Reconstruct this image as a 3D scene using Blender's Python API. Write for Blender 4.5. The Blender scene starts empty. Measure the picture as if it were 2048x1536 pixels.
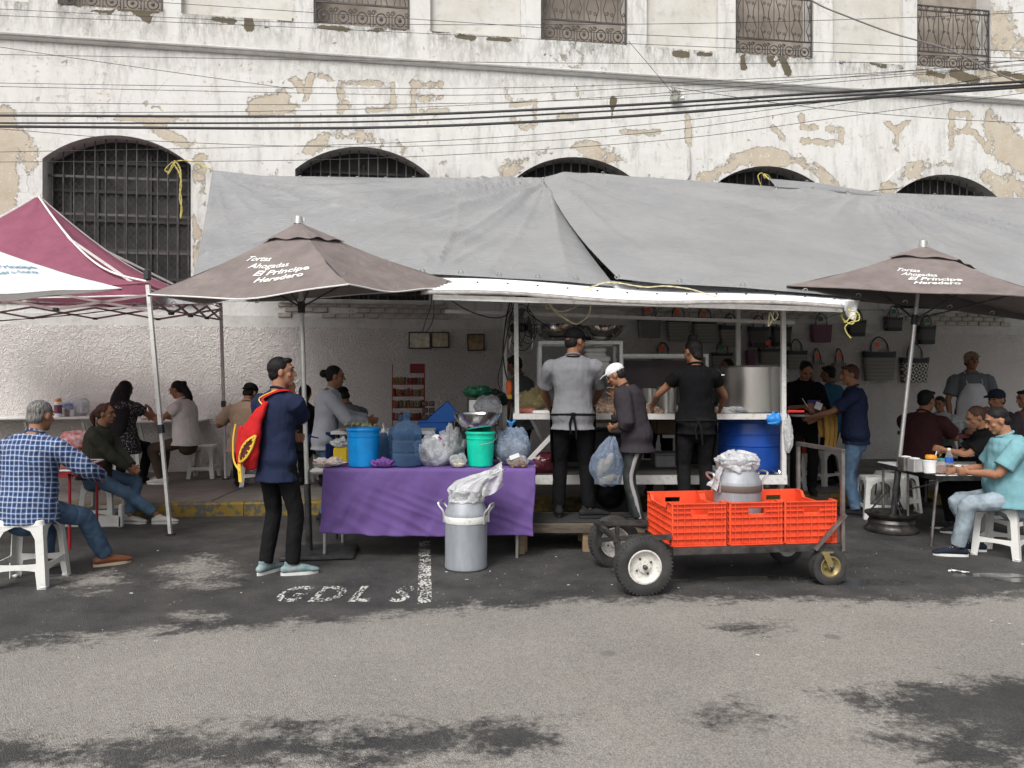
import bpy, math, random
import numpy as np
from mathutils import Vector, Matrix, noise
R = math.radians
random.seed(7)
sc = bpy.context.scene
col = sc.collection

# ------------------------------------------------------------------ camera, world, sun, exposure
F, HOR, CH = 1500.0, 760.0, 1.52            # focal length and horizon in pixels of the 2048 px photograph, eye height in m
cam = bpy.data.objects.new('camera', bpy.data.cameras.new('camera')); col.objects.link(cam)
cam.data.sensor_width = 36; cam.data.lens = 36 * F / 2048
cam.data.shift_y = -(768 - HOR) / 2048
cam.location = (0, 0, CH); cam.rotation_euler = (R(90), 0, 0)
cam.data.clip_start = .05; cam.data.clip_end = 600
sc.camera = cam
SUN_EL, SUN_AZ = R(50), R(204)
world = bpy.data.worlds.new('World'); sc.world = world; world.use_nodes = True
wn = world.node_tree; wn.nodes.clear()
sky = wn.nodes.new('ShaderNodeTexSky'); sky.sky_type = 'NISHITA'; sky.sun_disc = False
sky.sun_elevation = SUN_EL; sky.sun_rotation = SUN_AZ; sky.dust_density = 6; sky.ozone_density = 1
hs = wn.nodes.new('ShaderNodeHueSaturation'); hs.inputs['Saturation'].default_value = .22
bg = wn.nodes.new('ShaderNodeBackground'); bg.inputs[1].default_value = .13
wo = wn.nodes.new('ShaderNodeOutputWorld')
wn.links.new(sky.outputs[0], hs.inputs['Color']); wn.links.new(hs.outputs[0], bg.inputs[0]); wn.links.new(bg.outputs[0], wo.inputs[0])
sun = bpy.data.objects.new('sun', bpy.data.lights.new('sun', 'SUN')); col.objects.link(sun)
sun.data.energy = 1.35; sun.data.angle = R(20); sun.data.color = (1, .97, .92)
sun.rotation_euler = (R(40), 0, R(-24)); sun.location = (0, -5, 12)
sc.view_settings.view_transform = 'Standard'; sc.view_settings.look = 'None'
sc.view_settings.gamma = 1; sc.view_settings.use_curve_mapping = False
sc.view_settings.exposure = .42
sc.render.engine = 'CYCLES'
sc.cycles.max_bounces = 8; sc.cycles.transparent_max_bounces = 16
sc.cycles.use_denoising = True

# ------------------------------------------------------------------ places
def W(px, py, d): return Vector(((px - 1024) / F * d, d, CH + (HOR - py) / F * d))
def G(px, py, z=0):
    d = (CH - z) * F / (py - HOR)
    return Vector(((px - 1024) / F * d, d, z))
WD, WA = 12.06, math.atan(1500 / 9566)       # the facade: distance straight ahead and its angle
cA, sA = math.cos(WA), math.sin(WA)
def ws(px, off=0):                            # distance along the wall seen at px
    u = (px - 1024) / F; D = WD - off
    return D * u / (cA - u * sA)
def wz(px, py): return CH + (HOR - py) / F * (WD + ws(px) * sA)
def wallp(s, z, off=0): return Vector((s * cA + off * sA, WD + s * sA - off * cA, z))
def wallY(px): return WD + ws(px) * sA

# ------------------------------------------------------------------ tagging
def tag(o, label=None, cat=None, group=None, kind=None):
    if label: o['label'] = label
    if cat: o['category'] = cat
    if group: o['group'] = group
    if kind: o['kind'] = kind
    return o
def thing(name, label, cat, loc=(0, 0, 0), rz=0, group=None):
    o = bpy.data.objects.new(name, None); col.objects.link(o)
    o.location = loc; o.rotation_euler = (0, 0, rz); o.empty_display_size = .1
    return tag(o, label, cat, group)
def dup(root, loc, rz=0, label=None, group=None):
    r = root.copy(); col.objects.link(r); r.location = loc; r.rotation_euler = (0, 0, rz)
    if label: r['label'] = label
    if group: r['group'] = group
    for ch in list(root.children):
        c = ch.copy(); col.objects.link(c); c.parent = r
        for g in list(ch.children):
            k = g.copy(); col.objects.link(k); k.parent = c
    return r

# ------------------------------------------------------------------ mesh builder
def frame(t, side):
    t = t.normalized(); s = side - t * side.dot(t)
    if s.length < 1e-4: s = Vector((0, 0, 1)).cross(t) if abs(t.z) < .9 else Vector((1, 0, 0)) - t * t.x
    s.normalize(); return s, t.cross(s)
def spline(pts, n):
    P = [Vector(p) for p in pts]
    if len(P) < 3 or n < 2: return P
    out = []
    for i in range(len(P) - 1):
        a = P[max(i - 1, 0)]; b = P[i]; c = P[i + 1]; d = P[min(i + 2, len(P) - 1)]
        for k in range(n):
            t = k / n
            out.append(.5 * ((2 * b) + (c - a) * t + (2 * a - 5 * b + 4 * c - d) * t * t + (3 * b - a - 3 * c + d) * t ** 3))
    out.append(P[-1]); return out
class MB:
    def __init__(s): s.v = []; s.f = []
    def add(s, vs, fs):
        n = len(s.v); s.v += [Vector(v) for v in vs]; s.f += [tuple(i + n for i in f) for f in fs]; return s
    def box(s, c, d, rz=0, rot=None, taper=1):
        c = Vector(c); x, y, z = d[0] / 2, d[1] / 2, d[2] / 2
        M = rot if rot is not None else Matrix.Rotation(rz, 3, 'Z')
        vs = [c + M @ Vector((a * x * (taper if k > 0 else 1), b * y * (taper if k > 0 else 1), k * z)) for k in (-1, 1) for a, b in ((-1, -1), (1, -1), (1, 1), (-1, 1))]
        return s.add(vs, [(3, 2, 1, 0), (4, 5, 6, 7), (0, 1, 5, 4), (1, 2, 6, 5), (2, 3, 7, 6), (3, 0, 4, 7)])
    def rbox(s, c, d, r=.01, rz=0, rot=None):      # box with bevelled upright and level edges
        c = Vector(c); M = rot if rot is not None else Matrix.Rotation(rz, 3, 'Z')
        x, y, z = d[0] / 2, d[1] / 2, d[2] / 2; r = min(r, x * .9, y * .9, z * .9)
        vs = []
        for zz, ins in ((-z, r), (-z + r, 0), (z - r, 0), (z, r)):
            X, Y = x - ins, y - ins; q = r
            for a, b in ((-X + q, -Y), (X - q, -Y), (X, -Y + q), (X, Y - q), (X - q, Y), (-X + q, Y), (-X, Y - q), (-X, -Y + q)):
                vs.append(c + M @ Vector((a, b, zz)))
        fs = [tuple(range(7, -1, -1)), tuple(range(24, 32))]
        for k in range(3):
            for i in range(8):
                j = (i + 1) % 8; fs.append((k * 8 + i, k * 8 + j, k * 8 + 8 + j, k * 8 + 8 + i))
        return s.add(vs, fs)
    def bar(s, a, b, w, h=None, up=(0, 0, 1)):      # rectangular bar between two points
        a = Vector(a); b = Vector(b); h = h or w; t = (b - a)
        x, y = frame(t, Vector(up).cross(t.normalized()) if abs(Vector(up).dot(t.normalized())) < .99 else Vector((1, 0, 0)))
        vs = [p + x * i * w / 2 + y * j * h / 2 for p in (a, b) for i, j in ((-1, -1), (1, -1), (1, 1), (-1, 1))]
        return s.add(vs, [(3, 2, 1, 0), (4, 5, 6, 7), (0, 1, 5, 4), (1, 2, 6, 5), (2, 3, 7, 6), (3, 0, 4, 7)])
    def tube(s, pts, rad, seg=8, side=(1, 0, 0), n=1, closed=False, round_=False):
        P = spline(pts, n); m = len(P)
        if not isinstance(rad, (list, tuple)): rad = [rad] * len(pts)
        rad = [(r, r) if not isinstance(r, tuple) else r for r in rad]
        if n > 1 and len(rad) == len(pts) and len(pts) > 2:
            Rr = []
            for i in range(m):
                t = i / n; k = min(int(t), len(rad) - 2); q = t - k; q = q * q * (3 - 2 * q)
                Rr.append((rad[k][0] * (1 - q) + rad[k + 1][0] * q, rad[k][1] * (1 - q) + rad[k + 1][1] * q))
        else: Rr = list(rad)
        side = Vector(side); rings = []
        for i in range(m):
            if closed: t = P[(i + 1) % m] - P[i - 1]
            else: t = P[min(i + 1, m - 1)] - P[max(i - 1, 0)]
            if t.length < 1e-7: t = Vector((0, 0, 1))
            x, y = frame(t, side); side = x
            rings.append((P[i], x, y, t.normalized(), Rr[i]))
        if round_ and not closed:
            a = rings[0]; b = rings[-1]; pre = []; post = []
            for ang in (70, 35):
                c_, s_ = math.cos(R(ang)), math.sin(R(ang)); q = min(a[4]); pre.append((a[0] - a[3] * q * s_, a[1], a[2], a[3], (a[4][0] * c_, a[4][1] * c_)))
            for ang in (35, 70):
                c_, s_ = math.cos(R(ang)), math.sin(R(ang)); q = min(b[4]); post.append((b[0] + b[3] * q * s_, b[1], b[2], b[3], (b[4][0] * c_, b[4][1] * c_)))
            rings = pre + rings + post
        vs = []
        for p, x, y, t, r in rings:
            for k in range(seg):
                a = 2 * math.pi * k / seg; vs.append(p + x * r[0] * math.cos(a) + y * r[1] * math.sin(a))
        M = len(rings); fs = []
        for i in range(M if closed else M - 1):
            j = (i + 1) % M
            for k in range(seg):
                l = (k + 1) % seg; fs.append((i * seg + k, i * seg + l, j * seg + l, j * seg + k))
        if not closed: fs.append(tuple(range(seg - 1, -1, -1))); fs.append(tuple((M - 1) * seg + k for k in range(seg)))
        return s.add(vs, fs)
    def ell(s, c, r, M=None, nu=14, nv=9):
        c = Vector(c); M = M or Matrix.Identity(3); vs = [c + M @ Vector((0, 0, r[2]))]
        for i in range(1, nv):
            a = math.pi * i / nv
            for k in range(nu):
                b = 2 * math.pi * k / nu
                vs.append(c + M @ Vector((r[0] * math.sin(a) * math.cos(b), r[1] * math.sin(a) * math.sin(b), r[2] * math.cos(a))))
        vs.append(c - M @ Vector((0, 0, r[2]))); fs = []
        for k in range(nu):
            l = (k + 1) % nu; fs.append((0, 1 + k, 1 + l)); L = len(vs) - 1
            fs.append((L, 1 + (nv - 2) * nu + l, 1 + (nv - 2) * nu + k))
            for i in range(nv - 2): fs.append((1 + i * nu + k, 1 + (i + 1) * nu + k, 1 + (i + 1) * nu + l, 1 + i * nu + l))
        return s.add(vs, fs)
    def lathe(s, prof, c=(0, 0, 0), seg=32, M=None, wob=0, close=False):   # prof: (r, z) bottom to top
        c = Vector(c); M = M or Matrix.Identity(3); vs = []
        for r, z in prof:
            for k in range(seg):
                a = 2 * math.pi * k / seg; q = 1 + wob * math.sin(3 * a + z * 9)
                vs.append(c + M @ Vector((r * q * math.cos(a), r * q * math.sin(a), z)))
        fs = []
        for i in range(len(prof) - 1):
            for k in range(seg):
                l = (k + 1) % seg; fs.append((i * seg + k, i * seg + l, (i + 1) * seg + l, (i + 1) * seg + k))
        if close:
            fs.append(tuple(range(seg - 1, -1, -1))); fs.append(tuple((len(prof) - 1) * seg + k for k in range(seg)))
        return s.add(vs, fs)
    def grid(s, fn, nu, nv):
        vs = [fn(i / nu, j / nv) for j in range(nv + 1) for i in range(nu + 1)]
        return s.add(vs, [(j * (nu + 1) + i, j * (nu + 1) + i + 1, (j + 1) * (nu + 1) + i + 1, (j + 1) * (nu + 1) + i) for j in range(nv) for i in range(nu)])
    def build(s, name, m, parent=None, world=False, smooth=True, loc=None, angle=35):
        off = Vector((0, 0, 0))
        if world and parent is not None: off = parent.matrix_basis.translation.copy()
        if loc is not None: off = Vector(loc)
        me = bpy.data.meshes.new(name)
        if world and parent is not None and abs(parent.rotation_euler.z) > 1e-6:
            Mi = Matrix.Rotation(-parent.rotation_euler.z, 3, 'Z'); vs = [tuple(Mi @ (v - off)) for v in s.v]
        else: vs = [tuple(v - off) for v in s.v]
        me.from_pydata(vs, [], s.f); me.update()
        if m is not None: me.materials.append(m)
        if smooth:
            me.polygons.foreach_set('use_smooth', [True] * len(me.polygons))
            try: me.set_sharp_from_angle(angle=R(angle))
            except Exception: pass
        o = bpy.data.objects.new(name, me); col.objects.link(o)
        if parent is not None: o.parent = parent
        elif loc is not None: o.location = loc
        return o
def solid(o, t, off=-1):
    m = o.modifiers.new('thickness', 'SOLIDIFY'); m.thickness = t; m.offset = off; return o
def remesh(o, vox, smooth=3, disp=0, dscale=.08):
    m = o.modifiers.new('skin', 'REMESH'); m.mode = 'VOXEL'; m.voxel_size = vox; m.use_smooth_shade = True
    if smooth:
        k = o.modifiers.new('relax', 'SMOOTH'); k.factor = .5; k.iterations = smooth
    if disp:
        key = 'fold%.3f' % dscale
        t = bpy.data.textures.get(key)
        if not t: t = bpy.data.textures.new(key, 'CLOUDS'); t.noise_scale = dscale; t.noise_depth = 1
        d = o.modifiers.new('fold', 'DISPLACE'); d.texture = t; d.strength = disp; d.mid_level = .5; d.texture_coords = 'GLOBAL'
    return o

# ------------------------------------------------------------------ materials
class N:
    def __init__(s, name):
        s.m = bpy.data.materials.new(name); s.m.use_nodes = True; s.t = s.m.node_tree
        s.b = s.t.nodes['Principled BSDF']; s.out = s.t.nodes['Material Output']; s.co = None
    def new(s, k): return s.t.nodes.new('ShaderNode' + k)
    def link(s, a, b): s.t.links.new(a, b)
    def coord(s, scale=(1, 1, 1), kind='Object'):
        if kind == 'World': g = s.new('NewGeometry').outputs['Position']
        else: g = s.new('TexCoord').outputs[kind]
        mp = s.new('Mapping'); mp.inputs['Scale'].default_value = scale; s.link(g, mp.inputs[0]); return mp.outputs[0]
    def noise(s, scale, detail=4, rough=.55, vec=None, dist=0):
        n = s.new('TexNoise'); n.inputs['Scale'].default_value = scale; n.inputs['Detail'].default_value = detail
        n.inputs['Roughness'].default_value = rough; n.inputs['Distortion'].default_value = dist
        s.link(vec if vec is not None else s.coord(), n.inputs['Vector']); return n.outputs[0]
    def math(s, op, a, b=0, c=None, clamp=False):
        n = s.new('Math'); n.operation = op; n.use_clamp = clamp
        for i, v in enumerate((a, b, c)):
            if v is None: continue
            if isinstance(v, (int, float)): n.inputs[i].default_value = v
            else: s.link(v, n.inputs[i])
        return n.outputs[0]
    def ramp(s, v, pts, mode='LINEAR'):
        n = s.new('ValToRGB'); n.color_ramp.interpolation = mode; e = n.color_ramp.elements
        while len(e) < len(pts): e.new(.5)
        for i, (p, c) in enumerate(pts):
            e[i].position = p; c = (c, c, c) if isinstance(c, (int, float)) else c; e[i].color = (*c[:3], 1)
        s.link(v, n.inputs[0]); return n.outputs[0]
    def mix(s, f, a, b, mode='MIX'):
        n = s.new('Mix'); n.data_type = 'RGBA'; n.blend_type = mode
        for i, v in ((0, f), (6, a), (7, b)):
            if isinstance(v, (int, float)): n.inputs[i].default_value = v
            elif isinstance(v, tuple): n.inputs[i].default_value = (*v[:3], 1)
            else: s.link(v, n.inputs[i])
        return n.outputs[2]
    def attr(s, name):
        n = s.new('Attribute'); n.attribute_name = name; return n.outputs['Fac']
    def bump(s, h, strength=.5, dist=.01, prev=None):
        n = s.new('Bump'); n.inputs['Strength'].default_value = strength; n.inputs['Distance'].default_value = dist
        s.link(h, n.inputs['Height'])
        if prev is not None: s.link(prev, n.inputs['Normal'])
        return n.outputs[0]
    def set(s, **k):
        for a, v in k.items():
            i = s.b.inputs[a.replace('_', ' ')]
            if isinstance(v, (int, float)): i.default_value = v
            elif isinstance(v, tuple): i.default_value = (*v[:3], 1)
            else: s.link(v, i)
        return s
_mc = {}
def mat(name, c, rough=.6, metal=0, bump=0, bs=60, bd=.004, var=.15, vs=6, spec=.5, c2=None, scale=(1, 1, 1), dirt=0, rv=0):
    if name in _mc: return _mc[name]
    n = N(name); v = n.coord(scale)
    f = n.noise(vs, 5, .6, v)
    lo = tuple(x * (1 - var) for x in c); hi = c2 or tuple(min(1, x * (1 + var)) for x in c)
    cc = n.mix(n.ramp(f, [(.3, 0.), (.7, 1.)]), lo, hi)
    if dirt:
        g = n.noise(vs * 2.7, 8, .7, v)
        cc = n.mix(n.math('MULTIPLY', n.ramp(g, [(.52, 0.), (.72, 1.)]), dirt), cc, tuple(x * .25 + .02 for x in c))
    n.set(Base_Color=cc, Metallic=metal, Specular_IOR_Level=spec)
    if rv: n.link(n.math('MULTIPLY_ADD', n.noise(vs * 3, 4, .6, v), rv, rough - rv / 2), n.b.inputs['Roughness'])
    else: n.set(Roughness=rough)
    if bump: n.link(n.bump(n.noise(bs, 5, .6, v), bump, bd), n.b.inputs['Normal'])
    _mc[name] = n.m; return n.m
def fabric(name, c, var=.07, rough=.9, fold=.35):
    if name in _mc: return _mc[name]
    n = N(name); v = n.coord(); v2 = n.coord((1, 1, .55))
    f = n.noise(9, 4, .6, v)
    n.set(Base_Color=n.mix(n.ramp(f, [(.3, 0.), (.7, 1.)]), tuple(x * (1 - var) for x in c), tuple(min(1, x * (1 + var)) for x in c)), Roughness=rough, Specular_IOR_Level=.1)
    w = n.noise(6, 1.5, .4, v2, 1.0); r = n.math('ABSOLUTE', n.math('SUBTRACT', w, .5))
    b = n.bump(r, fold * (.7 if sum(c) > .6 else 1.1), .07); w3 = n.noise(19, 2, .5, v2, .8); b = n.bump(n.math('ABSOLUTE', n.math('SUBTRACT', w3, .5)), fold * .8, .02, b); b = n.bump(n.noise(380, 2, .5, v), .15, .002, b)
    n.link(b, n.b.inputs['Normal']); _mc[name] = n.m; return n.m
def cloth_tr(name, c, trans=.35, var=.1):            # thin coloured sheet that lets some light through
    n = N(name); v = n.coord(kind='World')
    f = n.noise(5, 6, .65, v); cc = n.mix(n.ramp(f, [(.3, 0.), (.7, 1.)]), tuple(x * (1 - var) for x in c), tuple(min(1, x * (1 + var)) for x in c))
    n.set(Base_Color=cc, Roughness=.8, Specular_IOR_Level=.25)
    b = n.bump(n.noise(6, 3, .5, n.coord((1, 1, 1), 'World'), 1.5), .3, .06); b = n.bump(n.noise(500, 2, .5, v), .2, .001, b)
    n.link(b, n.b.inputs['Normal'])
    t = n.new('BsdfTranslucent'); n.link(cc, t.inputs[0]); mx = n.new('MixShader'); mx.inputs[0].default_value = trans
    n.link(n.b.outputs[0], mx.inputs[1]); n.link(t.outputs[0], mx.inputs[2]); n.link(mx.outputs[0], n.out.inputs[0]); return n.m
def plastic_bag(name, c=(.9, .9, .92), clear=.6, rough=.15):
    if name in _mc: return _mc[name]
    n = N(name); n.set(Base_Color=c, Roughness=rough, Specular_IOR_Level=.8)
    w = n.noise(16, 3, .6, None, 2.5); b = n.bump(n.math('ABSOLUTE', n.math('SUBTRACT', w, .5)), 1, .05); n.link(b, n.b.inputs['Normal'])
    t = n.new('BsdfTransparent'); t.inputs[0].default_value = tuple(.6 + .4 * x for x in c) + (1,)
    mx = n.new('MixShader'); fr = n.new('LayerWeight'); fr.inputs[0].default_value = .35; n.link(b, fr.inputs['Normal'])
    k = n.math('SUBTRACT', 1 + 0., n.math('MULTIPLY', clear, n.math('SUBTRACT', 1., fr.outputs['Facing'])), clamp=True)
    n.link(k, mx.inputs[0]); n.link(t.outputs[0], mx.inputs[1]); n.link(n.b.outputs[0], mx.inputs[2]); n.link(mx.outputs[0], n.out.inputs[0])
    _mc[name] = n.m; return n.m

def textmesh(body, size=1, shear=0, offset=0, spacing=1):
    cu = bpy.data.curves.new('lettering', 'FONT'); cu.body = body; cu.size = size; cu.shear = shear; cu.offset = offset; cu.space_character = spacing
    cu.resolution_u = 3
    o = bpy.data.objects.new('lettering', cu); col.objects.link(o)
    me = bpy.data.meshes.new_from_object(o.evaluated_get(bpy.context.evaluated_depsgraph_get()))
    vs = [v.co.copy() for v in me.vertices]; fs = [tuple(p.vertices) for p in me.polygons]
    bpy.data.objects.remove(o); bpy.data.curves.remove(cu); bpy.data.meshes.remove(me)
    return vs, fs
TXT = {k: textmesh(k, 1, *a) for k, a in {'Tortas': (.1, .012), 'Ahogadas': (.1, .012), 'El Príncipe': (.22, .022), 'Heredero': (.22, .022), 'G': (0, .03), 'D': (0, .03), 'L': (0, .03), 'S': (0, .03), 'salsas': (.1, .01)}.items()}

# ================================================================== THE SETTING
def inpoly(x, y, P):
    c = False; n = len(P); j = n - 1
    for i in range(n):
        if (P[i][1] > y) != (P[j][1] > y) and x < (P[j][0] - P[i][0]) * (y - P[i][1]) / (P[j][1] - P[i][1]) + P[i][0]: c = not c
        j = i
    return c
def pdist(x, y, P):
    best = 1e9
    for i in range(len(P)):
        ax, ay = P[i]; bx, by = P[(i + 1) % len(P)]
        dx, dy = bx - ax, by - ay; t = max(0, min(1, ((x - ax) * dx + (y - ay) * dy) / (dx * dx + dy * dy + 1e-9)))
        best = min(best, math.hypot(x - ax - t * dx, y - ay - t * dy))
    return best
def g2(px, py):
    p = G(px, py); return (p.x, p.y)
DARK_PATCH = [[g2(*p) for p in P] for P in (  # outlines of the darker patches on the road
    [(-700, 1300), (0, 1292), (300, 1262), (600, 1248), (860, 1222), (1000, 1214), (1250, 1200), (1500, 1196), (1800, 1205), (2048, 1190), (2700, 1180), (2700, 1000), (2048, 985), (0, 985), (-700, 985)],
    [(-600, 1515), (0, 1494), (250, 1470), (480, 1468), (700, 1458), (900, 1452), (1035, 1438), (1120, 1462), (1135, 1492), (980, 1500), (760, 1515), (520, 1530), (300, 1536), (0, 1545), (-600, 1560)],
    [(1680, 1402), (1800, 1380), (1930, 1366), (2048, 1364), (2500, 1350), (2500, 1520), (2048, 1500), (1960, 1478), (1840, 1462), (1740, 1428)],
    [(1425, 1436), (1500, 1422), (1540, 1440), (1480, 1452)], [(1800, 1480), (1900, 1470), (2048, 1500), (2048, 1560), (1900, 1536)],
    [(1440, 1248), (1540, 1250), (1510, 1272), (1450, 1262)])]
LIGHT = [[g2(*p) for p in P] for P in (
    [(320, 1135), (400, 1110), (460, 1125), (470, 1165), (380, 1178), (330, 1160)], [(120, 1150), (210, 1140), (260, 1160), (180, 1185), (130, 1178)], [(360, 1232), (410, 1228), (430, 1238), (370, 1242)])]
def dark_patch(x, y):
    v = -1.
    for P in DARK_PATCH:
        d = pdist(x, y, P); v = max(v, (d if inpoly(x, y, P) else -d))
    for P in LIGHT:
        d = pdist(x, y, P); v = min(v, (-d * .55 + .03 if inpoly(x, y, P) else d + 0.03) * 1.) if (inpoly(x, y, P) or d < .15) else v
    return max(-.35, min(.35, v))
# ---- asphalt
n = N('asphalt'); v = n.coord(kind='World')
f = n.attr('dark_patch')
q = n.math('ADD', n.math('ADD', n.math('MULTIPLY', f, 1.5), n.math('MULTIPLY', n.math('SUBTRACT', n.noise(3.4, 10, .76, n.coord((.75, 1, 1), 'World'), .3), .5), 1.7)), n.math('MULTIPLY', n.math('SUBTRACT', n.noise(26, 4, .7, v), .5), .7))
patch_mask = n.ramp(n.math('ADD', q, .5), [(.36, 0.), (.62, 1.)])  # ragged mask: asphalt darker and slightly smoother inside the patches
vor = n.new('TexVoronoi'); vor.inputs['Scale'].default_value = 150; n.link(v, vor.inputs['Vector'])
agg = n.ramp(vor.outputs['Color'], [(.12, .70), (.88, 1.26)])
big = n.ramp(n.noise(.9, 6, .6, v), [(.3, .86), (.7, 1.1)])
pale_asph = n.mix(1., n.mix(n.noise(14, 6, .7, v), (.225, .21, .192), (.315, .297, .27)), agg, 'MULTIPLY')
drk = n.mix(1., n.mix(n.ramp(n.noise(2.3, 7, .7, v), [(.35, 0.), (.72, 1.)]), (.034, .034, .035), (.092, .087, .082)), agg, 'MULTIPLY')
cc = n.mix(1., n.mix(patch_mask, pale_asph, drk), big, 'MULTIPLY')
vs_ = n.new('TexVoronoi'); vs_.inputs['Scale'].default_value = 1.4; vs_.feature = 'F1'; n.link(n.coord((1, 1, 1), 'World'), vs_.inputs['Vector'])
spots = n.ramp(vs_.outputs['Distance'], [(.055, 1.), (.08, 0.)])
cc = n.mix(n.math('MULTIPLY', spots, .4), cc, (.07, .068, .065))
cr = n.new('TexVoronoi'); cr.feature = 'DISTANCE_TO_EDGE'; cr.inputs['Scale'].default_value = 1.1
wv = n.mix(.12, v, n.new('TexNoise').outputs['Color'])
n.link(wv, cr.inputs['Vector'])
crk = n.math('MULTIPLY', n.ramp(cr.outputs['Distance'], [(.0, 1.), (.004, 0.)]), n.ramp(n.noise(.7, 3, .5, v), [(.64, 0.), (.7, .6)]))
cc = n.mix(crk, cc, (.03, .03, .03))
n.set(Base_Color=cc, Specular_IOR_Level=.35)
pud = n.attr('puddle')
pm = n.ramp(n.math('ADD', pud, n.math('MULTIPLY', n.math('SUBTRACT', n.noise(7, 5, .6, v), .5), .5)), [(.46, 0.), (.5, 1.)])
n.link(n.math('SUBTRACT', n.math('MULTIPLY_ADD', patch_mask, -.28, .92), n.math('MULTIPLY', pm, .6)), n.b.inputs['Roughness'])
h = n.math('ADD', vor.outputs['Distance'], n.math('MULTIPLY', n.noise(30, 5, .6, v), .6))
bb = n.new('Bump'); bb.inputs['Distance'].default_value = .008; n.link(h, bb.inputs['Height']); n.link(n.math('SUBTRACT', .8, n.math('MULTIPLY', pm, .78)), bb.inputs['Strength'])
n.link(bb.outputs[0], n.b.inputs['Normal'])
M_ASPH = n.m
PUD = [(g2(1530, 1157), .38, .07), (g2(1730, 1165), .42, .1), (g2(1975, 1150), .3, .06), (g2(2040, 1160), .25, .06), (g2(1330, 1160), .2, .04)]
xs = [-80, -30, -12] + [-7.5 + .06 * i for i in range(261)] + [14, 30, 80]
ys = [-60, -15, -3, 1] + [2.4 + .06 * i for i in range(125)] + [12, 30, 120]
mb = MB()
for y in ys:
    for x in xs: mb.v.append(Vector((x, y, 0)))
nx = len(xs)
mb.f = [(j * nx + i, j * nx + i + 1, (j + 1) * nx + i + 1, (j + 1) * nx + i) for j in range(len(ys) - 1) for i in range(nx - 1)]
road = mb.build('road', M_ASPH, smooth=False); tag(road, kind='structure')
a = road.data.attributes.new('dark_patch', 'FLOAT', 'POINT'); b = road.data.attributes.new('puddle', 'FLOAT', 'POINT')
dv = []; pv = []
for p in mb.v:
    dv.append(dark_patch(p.x, p.y) if -8 < p.x < 9 and 2 < p.y < 10 else (-.3 if p.y < 6 else .3))
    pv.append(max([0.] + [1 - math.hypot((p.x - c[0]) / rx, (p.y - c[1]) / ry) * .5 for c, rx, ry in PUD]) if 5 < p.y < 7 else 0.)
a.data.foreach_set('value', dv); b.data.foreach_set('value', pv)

# ---- painted markings (worn)
def worn(name, c, lo=.42, hi=.5, sc_=55):
    n = N(name); v = n.coord(kind='World'); n.set(Base_Color=c, Roughness=.8)
    t = n.new('BsdfTransparent'); mx = n.new('MixShader')
    f = n.math('ADD', n.math('MULTIPLY', n.noise(sc_, 3, .6, n.coord((1, .5, 1), 'World')), .6), n.math('MULTIPLY', n.noise(7, 4, .6, v), .4))
    n.link(n.ramp(f, [(lo, 0.), (hi, 1.)]), mx.inputs[0]); n.link(t.outputs[0], mx.inputs[1]); n.link(n.b.outputs[0], mx.inputs[2]); n.link(mx.outputs[0], n.out.inputs[0]); return n.m
M_RP = worn('worn_white_road_paint', (.52, .51, .48), .475, .56)
mb = MB()
P = [G(835, 1208, .004), G(864, 1203, .004), G(860, 1082, .004), G(838, 1083, .004)]
mb.grid(lambda u, w: (P[0].lerp(P[1], u)).lerp(P[3].lerp(P[2], u), w), 2, 10)
o = mb.build('painted_marking', M_RP, smooth=False, loc=(P[0].x, P[0].y, .004)); o.name = 'parking_line'; tag(o, kind='structure')
for ch, x0, x1 in (('G', 538, 598), ('D', 612, 676), ('L', 692, 740), ('S', 774, 814)):
    vs, fs = TXT[ch]; w_ = max(v.x for v in vs); h_ = max(v.y for v in vs)
    mb = MB(); A = G(x0, 1202, .004); B = G(x1, 1202, .004); C = G(x0, 1172, .004)
    mb.add([(A.x + (B.x - A.x) * v.x / w_ + .02 * v.y / h_, A.y + (C.y - A.y) * (v.y / h_), .004) for v in vs], fs)
    o = mb.build('road_letter', M_RP, smooth=False, loc=tuple(A)); tag(o, kind='structure')
# ---- sidewalk slabs and kerb stones
KA, KB = Vector((-3.79, 8.32)), Vector((4.77, 9.1)); kd = (KB - KA).normalized()
def kerbp(x, z=0, back=0):
    t = (x - KA.x) / kd.x; p = KA + kd * t + Vector((-kd.y, kd.x)) * back; return Vector((p.x, p.y, z))
M_CONC = mat('worn_sidewalk_concrete', (.15, .135, .12), .85, bump=.5, bs=50, bd=.006, var=.25, vs=2.2, dirt=.5)
n = N('chipped_yellow_kerb_paint'); v = n.coord(kind='World')
f = n.math('ADD', n.math('MULTIPLY', n.noise(16, 8, .7, v), .6), n.math('MULTIPLY', n.noise(2.4, 3, .5, v), .4))
cc = n.mix(n.ramp(f, [(.47, 1.), (.51, 0.)]), n.mix(n.noise(7, 4, .6, v), (.16, .105, .010), (.26, .175, .02)), (.08, .075, .065))
n.set(Base_Color=cc, Roughness=.75); n.link(n.bump(f, .5, .01), n.b.inputs['Normal']); M_YEL = n.m
kerb = thing('kerb', None, None, (0, 8.7, 0)); kerb['kind'] = 'structure'
swk = thing('sidewalk', None, None, (0, 10, 0)); swk['kind'] = 'structure'
x = -9.0
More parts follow.
